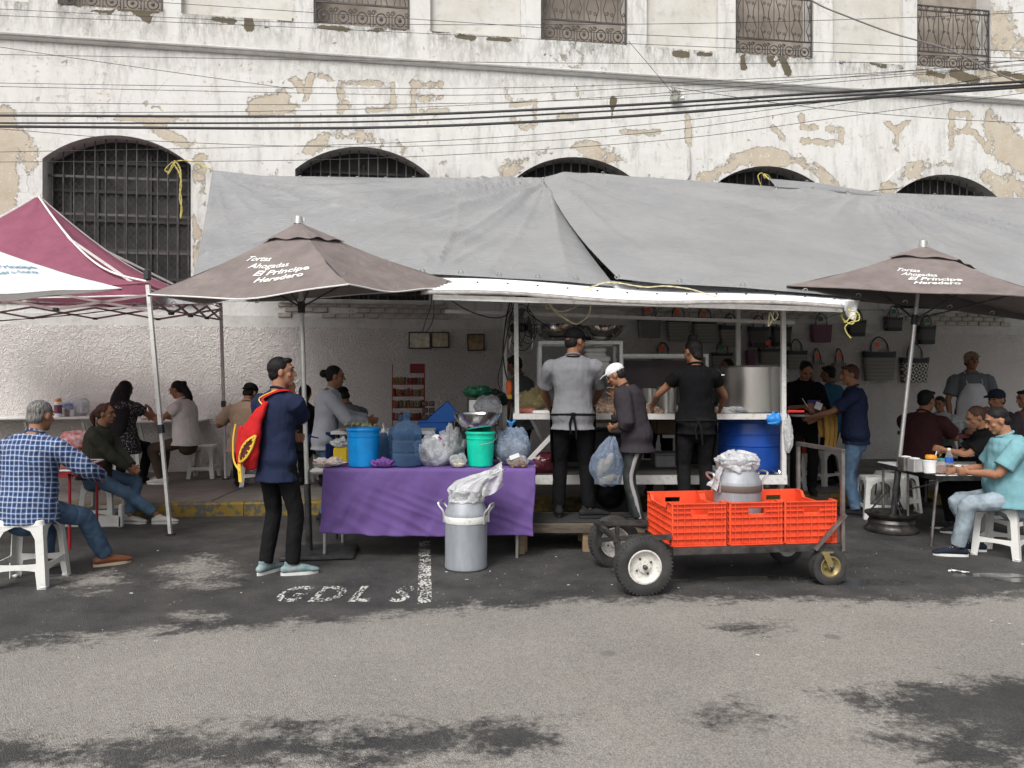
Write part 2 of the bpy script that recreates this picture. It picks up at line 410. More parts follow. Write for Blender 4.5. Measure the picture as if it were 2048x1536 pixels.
while x < 9:
    x2 = x + 1.0
    mb = MB(); z = .15
    a_ = [kerbp(x + .004, z, 0.012), kerbp(x2 - .004, z, .012), kerbp(x2 - .004, z, .14), kerbp(x + .004, z, .14)]
    lo_ = [kerbp(x + .004, -.1, -.01), kerbp(x2 - .004, -.1, -.01), kerbp(x2 - .004, -.1, .14), kerbp(x + .004, -.1, .14)]
    mid = [kerbp(x + .004, z - .02, -.004), kerbp(x2 - .004, z - .02, -.004)]
    mb.add(a_ + lo_ + mid, [(0, 1, 2, 3), (8, 9, 1, 0), (4, 5, 9, 8), (7, 3, 2, 6), (4, 8, 0, 3, 7), (5, 6, 2, 1, 9)])
    mb.build('kerb_stone', M_YEL, kerb, world=True, smooth=False); x = x2
x = -9.6
while x < 10.5:
    x2 = x + 1.55; mb = MB(); g = .009
    def sp(x, t):     # from the kerb's back to the wall
        k = kerbp(x, 0, .145); s = (x + .35 * t) / cA; w = wallp(x / cA - .12, 0, -.02)
        p = k.lerp(w, t); return Vector((p.x, p.y, 0))
    for t0, t1 in ((0, .34), (.34, .68), (.68, 1)):
        a_ = [sp(x + g, t0 + .003), sp(x2 - g, t0 + .003), sp(x2 - g, t1 - .003), sp(x + g, t1 - .003)]
        dz = random.uniform(-.003, .003)
        mb = MB(); mb.add([p + Vector((0, 0, .147 + dz)) for p in a_] + [p + Vector((0, 0, -.1)) for p in a_], [(0, 1, 2, 3), (0, 4, 5, 1), (1, 5, 6, 2), (2, 6, 7, 3), (3, 7, 4, 0)])
        mb.build('paving_slab', M_CONC, swk, world=True, smooth=False)
    x = x2
mb = MB(); a_ = [kerbp(-9.6, .132, .14), kerbp(10.5, .132, .14), wallp(10.8, .132), wallp(-9.9, .132)]
mb.add(a_, [(0, 1, 2, 3)]); mb.build('slab_bedding', mat('joint_dirt', (.05, .045, .04), .95), swk, world=True, smooth=False)

# ================================================================== THE OLD BUILDING
bld = thing('old_building', 'long two storey white plaster building with peeling paint and barred arches', 'building', (0, WD, 0), WA)
def bl(s, z, y=0): return Vector((s, y, z))          # building-local: s along the wall, y into it
ARCH = []
for x0, x1 in ((88, 380), (590, 860), (1035, 1272), (1435, 1640), (1790, 1995)):
    c = (ws(x0) + ws(x1)) / 2; ARCH.append((c - 1.03, c + 1.03))
ZS, ZT, ZB, ZST = 4.76, 5.15, 2.76, 6.52            # spring line, crown, sill, string course
RA = (1.03 ** 2 + (ZT - ZS) ** 2) / (2 * (ZT - ZS)); ZC = ZT - RA
def arch_z(s, a): c = (a[0] + a[1]) / 2; return ZC + math.sqrt(max(RA * RA - (s - c) ** 2, 0))
UP = [(ws(a), ws(b)) for a, b in ((120, 330), (628, 820), (1080, 1252), (1467, 1622), (1828, 1975))]
PAN = [(ws(a), ws(b)) for a, b in ((-80, 62), (365, 585), (860, 1040), (1290, 1432), (1660, 1800))]
ZU = 7.0
# ghost letters and patches where the white paint has come off (positions on the wall)
STR = []      # (x0,y0,x1,y1,halfwidth px, strength)
def st(*p, w=11, k=.5): STR.append((*p, w * .82, k * .86))
for p in ((681,171,682,222),(681,166,764,166),(785,173,787,212),(737,220,785,216),(827,168,828,224),(827,169,884,169),(839,197,882,197),(839,224,896,221),
          (1020,210,1068,206),(1068,206,1069,252),(1120,233,1152,236),(1242,264,1316,266),(1375,234,1377,288),(1546,253,1567,279),
          (1603,232,1603,252),(1603,256,1634,256),(1655,256,1684,262),(1684,262,1682,284),(1605,281,1670,286),(1768,240,1791,261),(1819,242,1791,261),(1792,262,1793,296),
          (1902,224,1903,298),(1905,228,1936,228),(1940,232,1936,260),(1912,264,1942,262),(1948,262,1975,302),(1980,224,1976,290)): st(*p)
for p in ((1010,178,1020,208),(1027,240,1052,258),(690,205,700,214)): st(*p, w=9, k=.6)
for p in ((1110,188,1108,205),(1106,240,1104,262),(1499,257,1499,281),(880,170,905,172),(918,224,924,226),(640,216,642,232),(1155,190,1160,192),(1545,228,1548,240)): st(*p, w=7, k=.3)
for p, w, k in (((590,160,600,175),16,.6),((612,200,620,150),12,.55),((640,150,660,160),10,.45),((520,210,560,205),32,.6),((500,225,580,215),22,.5),((570,170,540,165),9,.35),((125,120,132,128),8,.5),((75,200,80,205),10,.4),((290,205,300,222),10,.4),((310,212,314,216),6,.4),
                ((5,235,10,440),36,.7),((40,270,60,330),22,.6),((55,330,62,360),12,.35),((62,280,70,300),15,.5),((240,236,350,240),10,.6),((300,250,370,290),17,.6),((372,330,385,345),8,.8),((388,440,394,470),10,.6),((1375,120,1376,122),4,.3),
                ((1985,255,2048,300),40,.6),((2000,300,2048,330),34,.6),((2020,360,2048,390),26,.5),((1995,60,2048,120),60,.35),((1830,150,1900,165),18,.55),((1960,150,2048,180),26,.6),((1930,90,1968,150),12,.4),
                ((1352,0,1370,50),14,.45),((1400,20,1420,90),16,.3),((1680,55,1745,90),26,.3),((1375,80,1380,95),8,.3)): st(*p, w=w, k=k)
DARK = []
for p, w, k in (((1226,198,1226,215),8,.7),((1226,215,1225,250),5,.45),((280,28,300,44),9,.8),((190,24,230,30),5,.6),((130,16,170,20),4,.5),((240,24,320,30),6,.6),((430,42,470,46),6,.7),((500,44,502,60),9,.8),((395,36,420,38),3,.5),((560,44,585,46),4,.5),((640,58,700,66),6,.6),((735,64,812,64),5,.6),((862,66,900,72),4,.5),((915,76,945,82),7,.7),((975,82,1020,84),5,.6),
                ((1345,112,1372,114),6,.8),((1392,112,1420,114),5,.6),((1300,104,1330,104),3,.4),((1480,120,1484,140),7,.8),((1536,124,1542,132),8,.8),((1560,124,1572,148),11,.7),((1470,112,1620,122),4,.4),((1670,128,1700,130),4,.6),((1735,130,1765,136),5,.6),((1780,134,1798,138),4,.6),
                ((1850,148,1880,156),8,.6),((1900,150,1945,165),12,.7),((1990,150,2040,158),8,.6),((205,55,214,58),3,.4),((445,55,560,60),8,.22),((560,75,700,95),10,.2),((1085,110,1090,118),3,.5),((1170,120,1180,140),6,.3)): DARK.append((*p, w, k))
def to_sz(L):
    out = []
    for x0, y0, x1, y1, w, k in L:
        s0, z0, s1, z1 = ws(x0), wz(x0, y0), ws(x1), wz(x1, y1); out.append((s0, z0, s1, z1, w / F * wallY((x0 + x1) / 2), k))
    return out
STR = to_sz(STR); DARK = to_sz(DARK)
def segf(s, z, L):
    v = 0.
    for s0, z0, s1, z1, w, k in L:
        if abs(s - (s0 + s1) / 2) > abs(s1 - s0) / 2 + w * 2.2 or abs(z - (z0 + z1) / 2) > abs(z1 - z0) / 2 + w * 2.2: continue
        dx, dz = s1 - s0, z1 - z0; t = max(0, min(1, ((s - s0) * dx + (z - z0) * dz) / (dx * dx + dz * dz + 1e-9)))
        d = math.hypot(s - s0 - t * dx, z - z0 - t * dz) / w
        v = max(v, k * max(0, 1.35 - d) / 1.0) if d < 1.35 else v
    return v
def peel(s, z):
    v = segf(s, z, STR)
    for i, a in enumerate(ARCH):       # rings of lost paint above the arches
        c = (a[0] + a[1]) / 2; r = math.hypot(s - c, z - ZC) - RA
        if -.05 < r < .42 and abs(s - c) < 1.35 and z > 3:
            q = noise.noise(Vector((s * 1.9, i * 3.1, z * 1.9)))
            v = max(v, (.0, .34, .44, .66, .40)[i] * (1 - abs(r - .16) / .24) + (q * .5 - .04 if r < .34 else 0))
    if ZB < z < ZS + .2 and ARCH[0][1] < s < ARCH[0][1] + .22: v = max(v, .3 + .35 * noise.noise(Vector((s * 3, 2, z * 1.6))))
    v += max(0, noise.noise(Vector((s * .45, 7.7, z * .45))) - .25) * .5
    return v
n = N('peeling_white_plaster'); v = n.coord(kind='Object')
pa, da = n.attr('peel'), n.attr('dark')
ns = n.math('SUBTRACT', n.noise(5.5, 10, .68, v, .4), .5)
fine = n.math('SUBTRACT', n.noise(42, 5, .65, v), .5)
pf = n.math('ADD', n.math('ADD', pa, n.math('MULTIPLY', ns, 1.3)), n.math('MULTIPLY', fine, .45))
pm = n.ramp(pf, [(.29, 0.), (.36, 1.)]); rim = n.ramp(pf, [(.29, 0.), (.32, 1.), (.35, 0.)])
df = n.math('ADD', n.math('ADD', da, n.math('MULTIPLY', ns, .9)), n.math('MULTIPLY', fine, .4))
dm = n.ramp(df, [(.36, 0.), (.4, 1.)])
st_ = n.noise(1, 7, .62, n.coord((3.2, 3, .5)))                                  # streaks running down
white = n.mix(n.ramp(st_, [(.42, 0.), (.75, .55)]), (.67, .667, .652), (.51, .50, .48))
white = n.mix(n.ramp(n.noise(1.1, 6, .6, v), [(.45, 0.), (.75, .35)]), white, (.63, .60, .53))
hair = n.new('TexVoronoi'); hair.feature = 'DISTANCE_TO_EDGE'; hair.inputs['Scale'].default_value = 2.2
n.link(n.mix(.22, v, n.new('TexNoise').outputs['Color']), hair.inputs['Vector'])
hm = n.math('MULTIPLY', n.ramp(hair.outputs['Distance'], [(0., 1.), (.008, 0.)]), n.ramp(n.noise(1.3, 4, .6, v), [(.5, 0.), (.58, .55)]))
white = n.mix(hm, white, (.25, .23, .2))
flk = n.ramp(n.noise(26, 7, .75, v), [(.70, 0.), (.72, 1.)]); white = n.mix(n.math('MULTIPLY', flk, .75), white, (.2, .19, .165))
flk2 = n.ramp(n.math('ADD', n.noise(9, 8, .8, n.coord((1, 1, .6))), n.math('MULTIPLY', n.noise(.9, 3, .5, v), .35)), [(.83, 0.), (.86, 1.)]); white = n.mix(n.math('MULTIPLY', flk2, .6), white, (.42, .39, .33))
tan = n.mix(n.ramp(n.noise(3, 7, .65, v), [(.3, 0.), (.7, 1.)]), (.45, .385, .295), (.53, .485, .405))
tan = n.mix(n.ramp(n.noise(31, 4, .6, v), [(.62, 0.), (.66, .8)]), tan, (.74, .72, .68))
chip = n.math('MULTIPLY', n.ramp(n.math('ADD', n.noise(11, 6, .7, v), n.math('MULTIPLY', n.noise(1.7, 2, .5, v), .35)), [(.80, 0.), (.815, 1.)]), .9); white = n.mix(chip, white, (.47, .41, .32))
grey = n.ramp(n.math('ADD', n.noise(1, 8, .75, n.coord((7, 7, 1.6))), n.math('MULTIPLY', n.noise(.7, 2, .5, v), .3)), [(.66, 0.), (.8, .55)]); white = n.mix(grey, white, (.36, .35, .33))
cc = n.mix(pm, white, tan); cc = n.mix(n.math('MULTIPLY', rim, .5), cc, (.3, .25, .19))
brk = n.mix(n.noise(6, 6, .7, v), (.07, .06, .04), (.20, .16, .10)); cc = n.mix(dm, cc, brk)
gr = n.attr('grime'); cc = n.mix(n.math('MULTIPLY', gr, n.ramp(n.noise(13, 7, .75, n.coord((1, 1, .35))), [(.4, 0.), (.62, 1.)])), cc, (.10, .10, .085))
n.set(Base_Color=cc, Roughness=.88, Specular_IOR_Level=.25)
b1 = n.bump(n.math('SUBTRACT', 1., n.math('MAXIMUM', pm, dm)), .9, .012); b1 = n.bump(n.noise(9, 6, .6, v), .35, .03, b1); b1 = n.bump(n.noise(90, 4, .6, v), .3, .006, b1)
n.link(b1, n.b.inputs['Normal']); M_PL = n.m
def facade_attrs(o, pl=peel):
    me = o.data; off = o.location
    A = [me.attributes.new(k, 'FLOAT', 'POINT') for k in ('peel', 'dark', 'grime')]
    v1, v2, v3 = [], [], []
    for v in me.vertices:
        s, z = v.co.x, v.co.z
        if -9 < s < 11 and z < 8.6:
            v1.append(pl(s, z)); v2.append(segf(s, z, DARK))
        else: v1.append(.0); v2.append(0.)
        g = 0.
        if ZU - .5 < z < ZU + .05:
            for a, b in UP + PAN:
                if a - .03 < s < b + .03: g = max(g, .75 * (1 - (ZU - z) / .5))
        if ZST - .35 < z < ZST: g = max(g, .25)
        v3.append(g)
    for a, b in zip(A, (v1, v2, v3)): a.data.foreach_set('value', b)
# -- main wall between sill height and string course, with the arch openings cut out
GS = .065
edges = sorted(set([-12.0, -9.0] + [x for a in ARCH for x in a] + [11.0, 17.0]))
ss = []
for a, b in zip(edges, edges[1:]):
    k = max(1, round((b - a) / (GS if -9.01 < a < 11 else .5))); ss += [a + (b - a) * i / k for i in range(k)]
ss.append(edges[-1])
inside = lambda s: next((a for a in ARCH if a[0] - 1e-6 <= s <= a[1] + 1e-6), None)
mb = MB(); nB, nC = 24, 30
idx = {}
for i, s in enumerate(ss):
    a = inside(s); z0 = arch_z(s, a) if a else ZS
    for k in range(nB + 1): idx['B', i, k] = len(mb.v); mb.v.append(bl(s, z0 + (ZST - z0) * k / nB))
    for k in range(nC + 1): idx['C', i, k] = len(mb.v); mb.v.append(bl(s, 2.50 + (ZS - 2.50) * k / nC))
kS = round((ZB - 2.50) / (ZS - 2.50) * nC)
for i in range(len(ss) - 1):
    for k in range(nB): mb.f.append((idx['B', i, k], idx['B', i + 1, k], idx['B', i + 1, k + 1], idx['B', i, k + 1]))
    op = inside((ss[i] + ss[i + 1]) / 2)
    for k in range(nC):
        if op and k >= kS: continue
        mb.f.append((idx['C', i, k], idx['C', i + 1, k], idx['C', i + 1, k + 1], idx['C', i, k + 1]))
o = mb.build('wall', M_PL, bld, smooth=False); facade_attrs(o)
# -- upper band and window storey, 8 cm proud
hol = sorted(UP + PAN)
ed = sorted(set([-12.0, -9.0] + [x for a in hol for x in a] + [11.0, 17.0])); ss2 = []
for a, b in zip(ed, ed[1:]):
    k = max(1, round((b - a) / (GS if -9.01 < a < 11 else .5))); ss2 += [a + (b - a) * i / k for i in range(k)]
ss2.append(ed[-1]); zz = [ZST + (ZU - ZST) * i / 8 for i in range(8)] + [ZU + .08 * i for i in range(21)] + [9.4, 10.6]
mb = MB()
for z in zz:
    for s in ss2: mb.v.append(bl(s, z, -.08))
nx = len(ss2)
for j in range(len(zz) - 1):
    for i in range(nx - 1):
        m_ = (ss2[i] + ss2[i + 1]) / 2
        if zz[j] >= ZU - .001 and zz[j] < 9.3 and any(a < m_ < b for a, b in hol): continue
        mb.f.append((j * nx + i, j * nx + i + 1, (j + 1) * nx + i + 1, (j + 1) * nx + i))
o = mb.build('upper_wall', M_PL, bld, smooth=False); facade_attrs(o)
M_PL2 = mat('plain_weathered_plaster', (.56, .55, .53), .9, bump=.5, bs=30, bd=.01, var=.15, vs=3, dirt=.35)
M_BEI = mat('stained_beige_panel_plaster', (.56, .535, .475), .9, bump=.4, bs=20, bd=.01, var=.1, vs=1.6, c2=(.62, .61, .585), dirt=.35)
# string course moulding
mb = MB()
prof = [(0, -.05), (-.03, -.05), (-.05, -.03), (-.06, 0), (-.085, .012), (-.085, .03), (-.078, .04)]
mb.add([bl(s, ZST + z, y) for s in (-12, 17) for y, z in prof], [(i, i + 7, i + 8, i + 1) for i in range(6)])
mb.build('string_course', M_PL2, bld, smooth=False)
# reveals of arches
def quadstrip(mb, P, Q):
    n_ = len(mb.v); mb.v += P + Q; k = len(P)
    mb.f += [(n_ + i, n_ + i + 1, n_ + k + i + 1, n_ + k + i) for i in range(k - 1)]
M_IRON = mat('dark_window_iron', (.045, .042, .042), .6, bump=.3, bs=80, bd=.002, var=.3)
M_RUST = mat('rusty_grey_iron', (.055, .05, .05), .65, .3, bump=.4, bs=120, bd=.002, var=.4, c2=(.12, .11, .105))
n = N('dusty_black_boards'); v = n.coord()
n.set(Base_Color=n.mix(n.ramp(n.noise(5, 8, .7, v), [(.4, 0.), (.75, 1.)]), (.010, .010, .011), (.055, .05, .048)), Roughness=.7); M_BACK = n.m
for ai, a in enumerate(ARCH):
    w = thing('arched_window', None, None); w.parent = bld; w.location = (a[0], 0, ZB)
    c = (a[0] + a[1]) / 2
    L = [bl(a[0], ZB)] + [bl(a[0] + (a[1] - a[0]) * i / 24, arch_z(a[0] + (a[1] - a[0]) * i / 24, a)) for i in range(25)] + [bl(a[1], ZB)]
    L = [p - Vector((a[0], 0, ZB)) for p in L]
    mb = MB(); quadstrip(mb, [p + Vector((0, -.001, 0)) for p in L], [p + Vector((0, .34, 0)) for p in L]); mb.f.append((0, len(L) - 1, 2 * len(L) - 1, len(L)))
    mb.build('reveal', M_PL2, w, smooth=False)
    mb = MB(); mb.v = [p + Vector((0, .33, 0)) for p in L]; mb.f = [tuple(range(len(L)))]; mb.build('backing_board', M_BACK, w, smooth=False)
    mb = MB()
    for k in range(5): mb.box((.26 + k * .38, .315, 1.1), (.03, .03, 2.2 if k else 2.0))
    for k in range(5): mb.box((1.03, .31, .3 + k * .44), (2.04, .03, .04))
    mb.build('board_frame', M_IRON, w, smooth=False)
    for k in range(14):
        x = .075 + (2.06 - .15) * k / 13; zt = arch_z(a[0] + x, a) - ZB - .01
        MB().tube([(x, .14, .0), (x, .14, zt)], .011, 6).build('window_bar', M_RUST, w)
    for z in (.12, .68, 1.24, 1.80): MB().box((1.03, .155, z), (2.05, .014, .035)).build('cross_bar', M_RUST, w, smooth=False)
    # raised plaster border round the opening
    N2 = 44
    def bord(u, v):
        q = u * (N2)
        if q < 10: z_ = ZB + (ZS - ZB) * q / 10; return bl(a[0] - .30 * v, z_, -.014)
        if q > N2 - 10: z_ = ZB + (ZS - ZB) * (N2 - q) / 10; return bl(a[1] + .30 * v, z_, -.014)
        th0 = math.asin(1.03 / RA); th = -th0 + 2 * th0 * (q - 10) / (N2 - 20); rr = RA + .30 * v
        if v > 0: 
            sx_ = c + rr * math.sin(th) + (.30 * v - .30 * v * math.sin(th0)) * (th / th0); return bl(sx_, ZC + rr * math.cos(th) - (.30 * v * math.cos(th0)) * abs(th / th0) ** 6, -.014)
        return bl(c + rr * math.sin(th), ZC + rr * math.cos(th), -.014)
    mb = MB(); mb.grid(bord, N2, 6); ob = mb.build('arch_border', M_PL, bld, smooth=False); facade_attrs(ob); solid(ob, .013, -1)
    # expanded metal mesh behind the bars
    mb = MB()
    if ai == 0 or ai > 2:
        for k in range(-22, 48):
            x0 = k * .045 * 2
            for sg in (1, -1):
                pts = []
                x_a, z_a = x0, 0.0
                t0 = 0
                for q in range(49):
                    z_ = q * .05; x_ = x0 + sg * z_ * .8 - (0 if sg > 0 else -1.2)
                    if 0.02 < x_ < 2.04 and z_ < arch_z(a[0] + x_, a) - ZB - .02: pts.append(Vector((x_, .2, z_)))
                if len(pts) > 1: mb.bar(pts[0], pts[-1], .0035, .0035)
        o = mb.build('wire_mesh', M_IRON, w, smooth=False); o['kind'] = 'stuff'
    # sill
    mb = MB(); mb.rbox((1.03, -.045, -.03), (2.5, .1, .07), .015)
    mb.build('sill', M_PL2, w, smooth=False)
# lower wall: smooth band, rough stucco
n = N('rough_wormy_stucco'); v = n.coord()
w_ = n.noise(23, 1.6, .5, v, 1.1); h1 = n.math('ABSOLUTE', n.math('SUBTRACT', w_, .5)); hh = n.ramp(h1, [(.0, 0.), (.2, 1.)], 'EASE')
base = n.mix(n.ramp(n.noise(1.2, 7, .65, v), [(.3, 0.), (.7, 1.)]), (.56, .53, .51), (.65, .62, .605))
base = n.mix(n.ramp(n.noise(.8, 9, .75, n.coord((1, 1, .6))), [(.6, 0.), (.8, .25)]), base, (.46, .43, .40))
base = n.mix(n.ramp(n.noise(14, 8, .8, v), [(.72, 0.), (.74, .9)]), base, (.13, .11, .10))
zt = n.new('SeparateXYZ'); n.link(v, zt.inputs[0])
low = n.ramp(n.math('ADD', n.math('MULTIPLY', zt.outputs[2], -.9), n.noise(2.2, 6, .6, v)), [(.0, 0.), (.7, .65)]); base = n.mix(low, base, (.30, .27, .24))
n.set(Base_Color=base, Roughness=.9, Specular_IOR_Level=.2)
b1 = n.bump(hh, .75, .016); b1 = n.bump(n.noise(3, 4, .5, v), .4, .05, b1); n.link(b1, n.b.inputs['Normal']); M_STU = n.m
mb = MB(); mb.box((2.5, -.012 + .1, 1.15), (29, .2, 2.36)); mb.build('stucco_wall', M_STU, bld, smooth=False)
mb = MB(); mb.box((2.5, .094, 2.415), (29, .2, .168)); mb.build('plaster_band', M_PL2, bld, smooth=False)
# exposed brick rows under the sills
M_BRK = mat('whitewashed_brick', (.46, .42, .38), .9, bump=.6, bs=40, bd=.006, var=.25, vs=12, c2=(.58, .55, .51), dirt=.6)
bm0 = MB(); bm0.rbox((0, 0, 0), (.205, .05, .072), .008); me0 = None
for (x0, x1, rows) in ((556, 900, 3), (-20, 400, 1), (1240, 1640, 2), (1800, 2017, 3)):
    s0, s1 = ws(x0), ws(x1)
    for r in range(rows):
        s = s0 + (.1 if r % 2 else 0)
        while s < s1 - .1:
            if random.random() > .08:
                if me0 is None:
                    o = bm0.build('brick', M_BRK, bld, smooth=False); me0 = o.data
                else:
                    o = bpy.data.objects.new('brick', me0); col.objects.link(o); o.parent = bld
                o.location = (s + .1, -.012 + random.uniform(-.006, .008), 2.685 - r * .083 + random.uniform(-.002, .002)); o.rotation_euler = (random.uniform(-.03, .03), random.uniform(-.02, .02), random.uniform(-.03, .03))
            s += .218
# recessed panels and upper windows
def recess(a, b, name, depth, m, backm):
    w = thing(name, None, None); w.parent = bld; w.location = (a, 0, ZU); W_ = b - a; H = 2.2
    mb = MB(); mb.add([(0, -.081, 0), (W_, -.081, 0), (W_, -.081, H), (0, -.081, H), (0, depth, 0), (W_, depth, 0), (W_, depth, H), (0, depth, H)], [(0, 1, 5, 4), (1, 2, 6, 5), (3, 7, 6, 2), (0, 4, 7, 3)])
    mb.build('reveal', m, w, smooth=False)
    mb = MB(); mb.add([(0, depth - .002, 0), (W_, depth - .002, 0), (W_, depth - .002, H), (0, depth - .002, H)], [(0, 1, 2, 3)]); mb.build('back_panel', backm, w, smooth=False)
    return w
for a, b in PAN: recess(a, b, 'blind_panel', .02, M_PL2, M_BEI)
M_SHUT = mat('faded_tan_window_board', (.27, .225, .185), .85, bump=.3, bs=25, var=.25, vs=2, c2=(.37, .325, .28), dirt=.4)
def scroll(mb, c, r, turns=1.4, dirn=1, rad=.008, y=0, start=0):
    pts = []; N_ = int(14 * turns)
    for i in range(N_ + 1):
        t = i / N_; a_ = start + dirn * 2 * math.pi * turns * t; q = r * (1 - .75 * t)
        pts.append((c[0] + q * math.cos(a_), y, c[1] + q * math.sin(a_)))
    mb.tube(pts, rad, 5, (0, 1, 0))
grl_parts = None
GW = 1.36
def make_grille():
    P = []
    def part(nm, mb): P.append((nm, mb))
    mb = MB()
    for z in (.015, .30, 1.02, 1.10): mb.box((GW / 2, 0, z), (GW, .02, .022))
    for x in (.012, GW - .012): mb.box((x, 0, .55), (.022, .02, 1.1))
    part('rail_frame', mb)
    n5 = 5; p = GW / n5
    for k in range(n5):
        c = p * (k + .5); mb = MB()
        N_ = 16
        for sg in (1, -1):
            mb.tube([(c + sg * (.035 + .06 * abs(math.cos(math.pi * 2 * i / N_ * .75 + .4))), 0, .30 + .72 * i / N_) for i in range(N_ + 1)], .0075, 5, (0, 1, 0))
            for z0 in (.42, .66, .90): scroll(mb, (c + sg * .095, z0), .03, 1.2, sg, .006)
        mb.tube([(c, 0, .30), (c, 0, 1.02)], .007, 5, (0, 1, 0))
        part('twisted_bar', mb)
        mb = MB(); mb.tube([(c + .075 * math.cos(a_ * math.pi / 8), 0, .13 + .075 * math.sin(a_ * math.pi / 8)) for a_ in range(16)], .009, 5, (0, 1, 0), closed=True)
        mb.ell((c, 0, .13), (.028, .014, .028), None, 8, 5)
        for sg in (1, -1):
            scroll(mb, (c + sg * .105, .21), .035, 1.3, -sg, .008); mb.box((c + sg * .115, 0, .1), (.014, .012, .15))
            mb.box((c + sg * .1, 0, .06), (.05, .012, .012))
        part('ring_ornament', mb)
        for sg in (1, -1): mb = MB(); scroll(mb, (c + sg * .055, 1.06), .035, 1.3, sg, .007); part('top_scroll', mb)
    return P
GR = make_grille(); gme = []
for i, (a, b) in enumerate(UP):
    w = recess(a, b, 'upper_window', .26, M_PL2, M_SHUT)
    g = bpy.data.objects.new('window_grille', None); col.objects.link(g)
    W_ = b - a
    for k, (nm, mb) in enumerate(GR):
        if i == 0: o = mb.build(nm, M_RUST, w); gme.append(o.data)
        else: o = bpy.data.objects.new(nm, gme[k]); col.objects.link(o); o.parent = w
        o.scale = (W_ / GW * .985, 1, 1.0 if i in (0, 3, 4) else 1.22); o.location = (.01, -.05, -.02)
    bpy.data.objects.remove(g)
    MB().box((W_ / 2, .1, -.012), (W_, .34, .022)).build('sill_plate', M_IRON, w, smooth=False)
# shadow-casting mass of the building behind and at the ends
mb = MB(); mb.box((2.5, 6.0, 5.3), (29.0, 11.2, 10.55)); mb.build('building_mass', M_PL2, bld, smooth=False)
# broken cable bracket and hole
# ================================================================== OVERHEAD CABLES
M_CAB = mat('black_cable_rubber', (.02, .02, .022), .55, var=.2)
def cable(pts, r, label, d0=8.3, d1=7.6, grp='overhead cables crossing the facade', name='overhead_cable', m=M_CAB):
    P = [W(x, y, d0 + (d1 - d0) * (x / 2048)) for x, y in pts]
    loc = tuple(P[0]); o = MB().tube(P, r, 6, (0, 0, 1), 8).build(name, m, loc=loc); tag(o, label, 'cable', grp)
cable([(-400, 231), (0, 231), (700, 232), (1200, 213), (1650, 186), (2048, 163), (2400, 140)], .014, 'thickest of the three black cables, highest of them across the arches')
cable([(-400, 244), (0, 246), (700, 244), (1200, 223), (1650, 194), (2048, 170), (2400, 150)], .010, 'middle of the three black cables above the grey tarp')
cable([(-400, 252), (0, 253), (700, 256), (1200, 236), (1650, 202), (2048, 174), (2400, 152)], .015, 'lowest of the three thick black cables just above the arches')
thin = [([(0, 18), (626, 46), (1300, 48), (1815, 35), (2100, 22)], 'thin wire crossing the upper grilles at half height, rising to the right'),
        ([(-200, 24), (0, 31), (600, 55), (1300, 89), (1830, 110), (2200, 120)], 'thin wire passing under the second upper grille sill'),
        ([(250, 0), (626, 25), (1079, 55), (1250, 68), (2048, 103)], 'thin wire sagging across the tall third grille'),
        ([(-200, 106), (0, 109), (700, 121), (1300, 127), (1830, 124), (2200, 120)], 'thin wire running along the white band above the string course'),
        ([(-200, 60), (0, 94), (300, 138), (588, 178)], 'thin wire sloping down from the left edge to the peeled patch'),
        ([(-200, 160), (0, 166), (700, 176), (1100, 174), (1500, 158), (1834, 140), (2200, 105)], 'upper wire of the close pair crossing the letters D and E'),
        ([(-200, 168), (0, 173), (700, 188), (1000, 189), (1300, 174), (1834, 146), (2200, 112)], 'lower wire of the close pair crossing the letters D and E'),
        ([(-200, 203), (0, 205), (700, 209), (1300, 193), (2048, 130), (2300, 105)], 'thin wire just above the thick black cables at left'),
        ([(-200, 224), (0, 226), (700, 219), (1300, 188), (2048, 120), (2300, 95)], 'thin wire hugging the top thick cable at left'),
        ([(-200, 250), (0, 258), (350, 284), (805, 293), (1300, 265), (1700, 205), (2048, 140)], 'wire dipping over the first arch and rising over the fourth'),
        ([(-200, 304), (0, 304), (805, 285), (1300, 248), (1700, 197), (2048, 146)], 'wire crossing the crown of the first barred arch'),
        ([(-200, 326), (0, 324), (700, 318), (1300, 283), (1700, 232), (2048, 186)], 'lowest thin wire, crossing the first arch below its spring'),
        ([(1340, 174), (1600, 212), (1850, 235), (2048, 246)], 'thin wire running right from the wall bracket'),
        ([(1257, 82), (1300, 132), (1345, 186)], 'short wire from the third grille corner down to the bracket')]
for pts, lb in thin: cable(pts, .0035, lb, 9.6, 9.2)
cable([(1560, -60), (1622, 0), (1700, 35), (1790, 68), (1900, 100), (1980, 140), (2060, 172), (2200, 215)], .010, 'twisted grey bundle of wires descending past the last grille', 9, 8.6, m=mat('grey_twisted_wire', (.2, .19, .18), .6, bump=.6, bs=60, bd=.004))
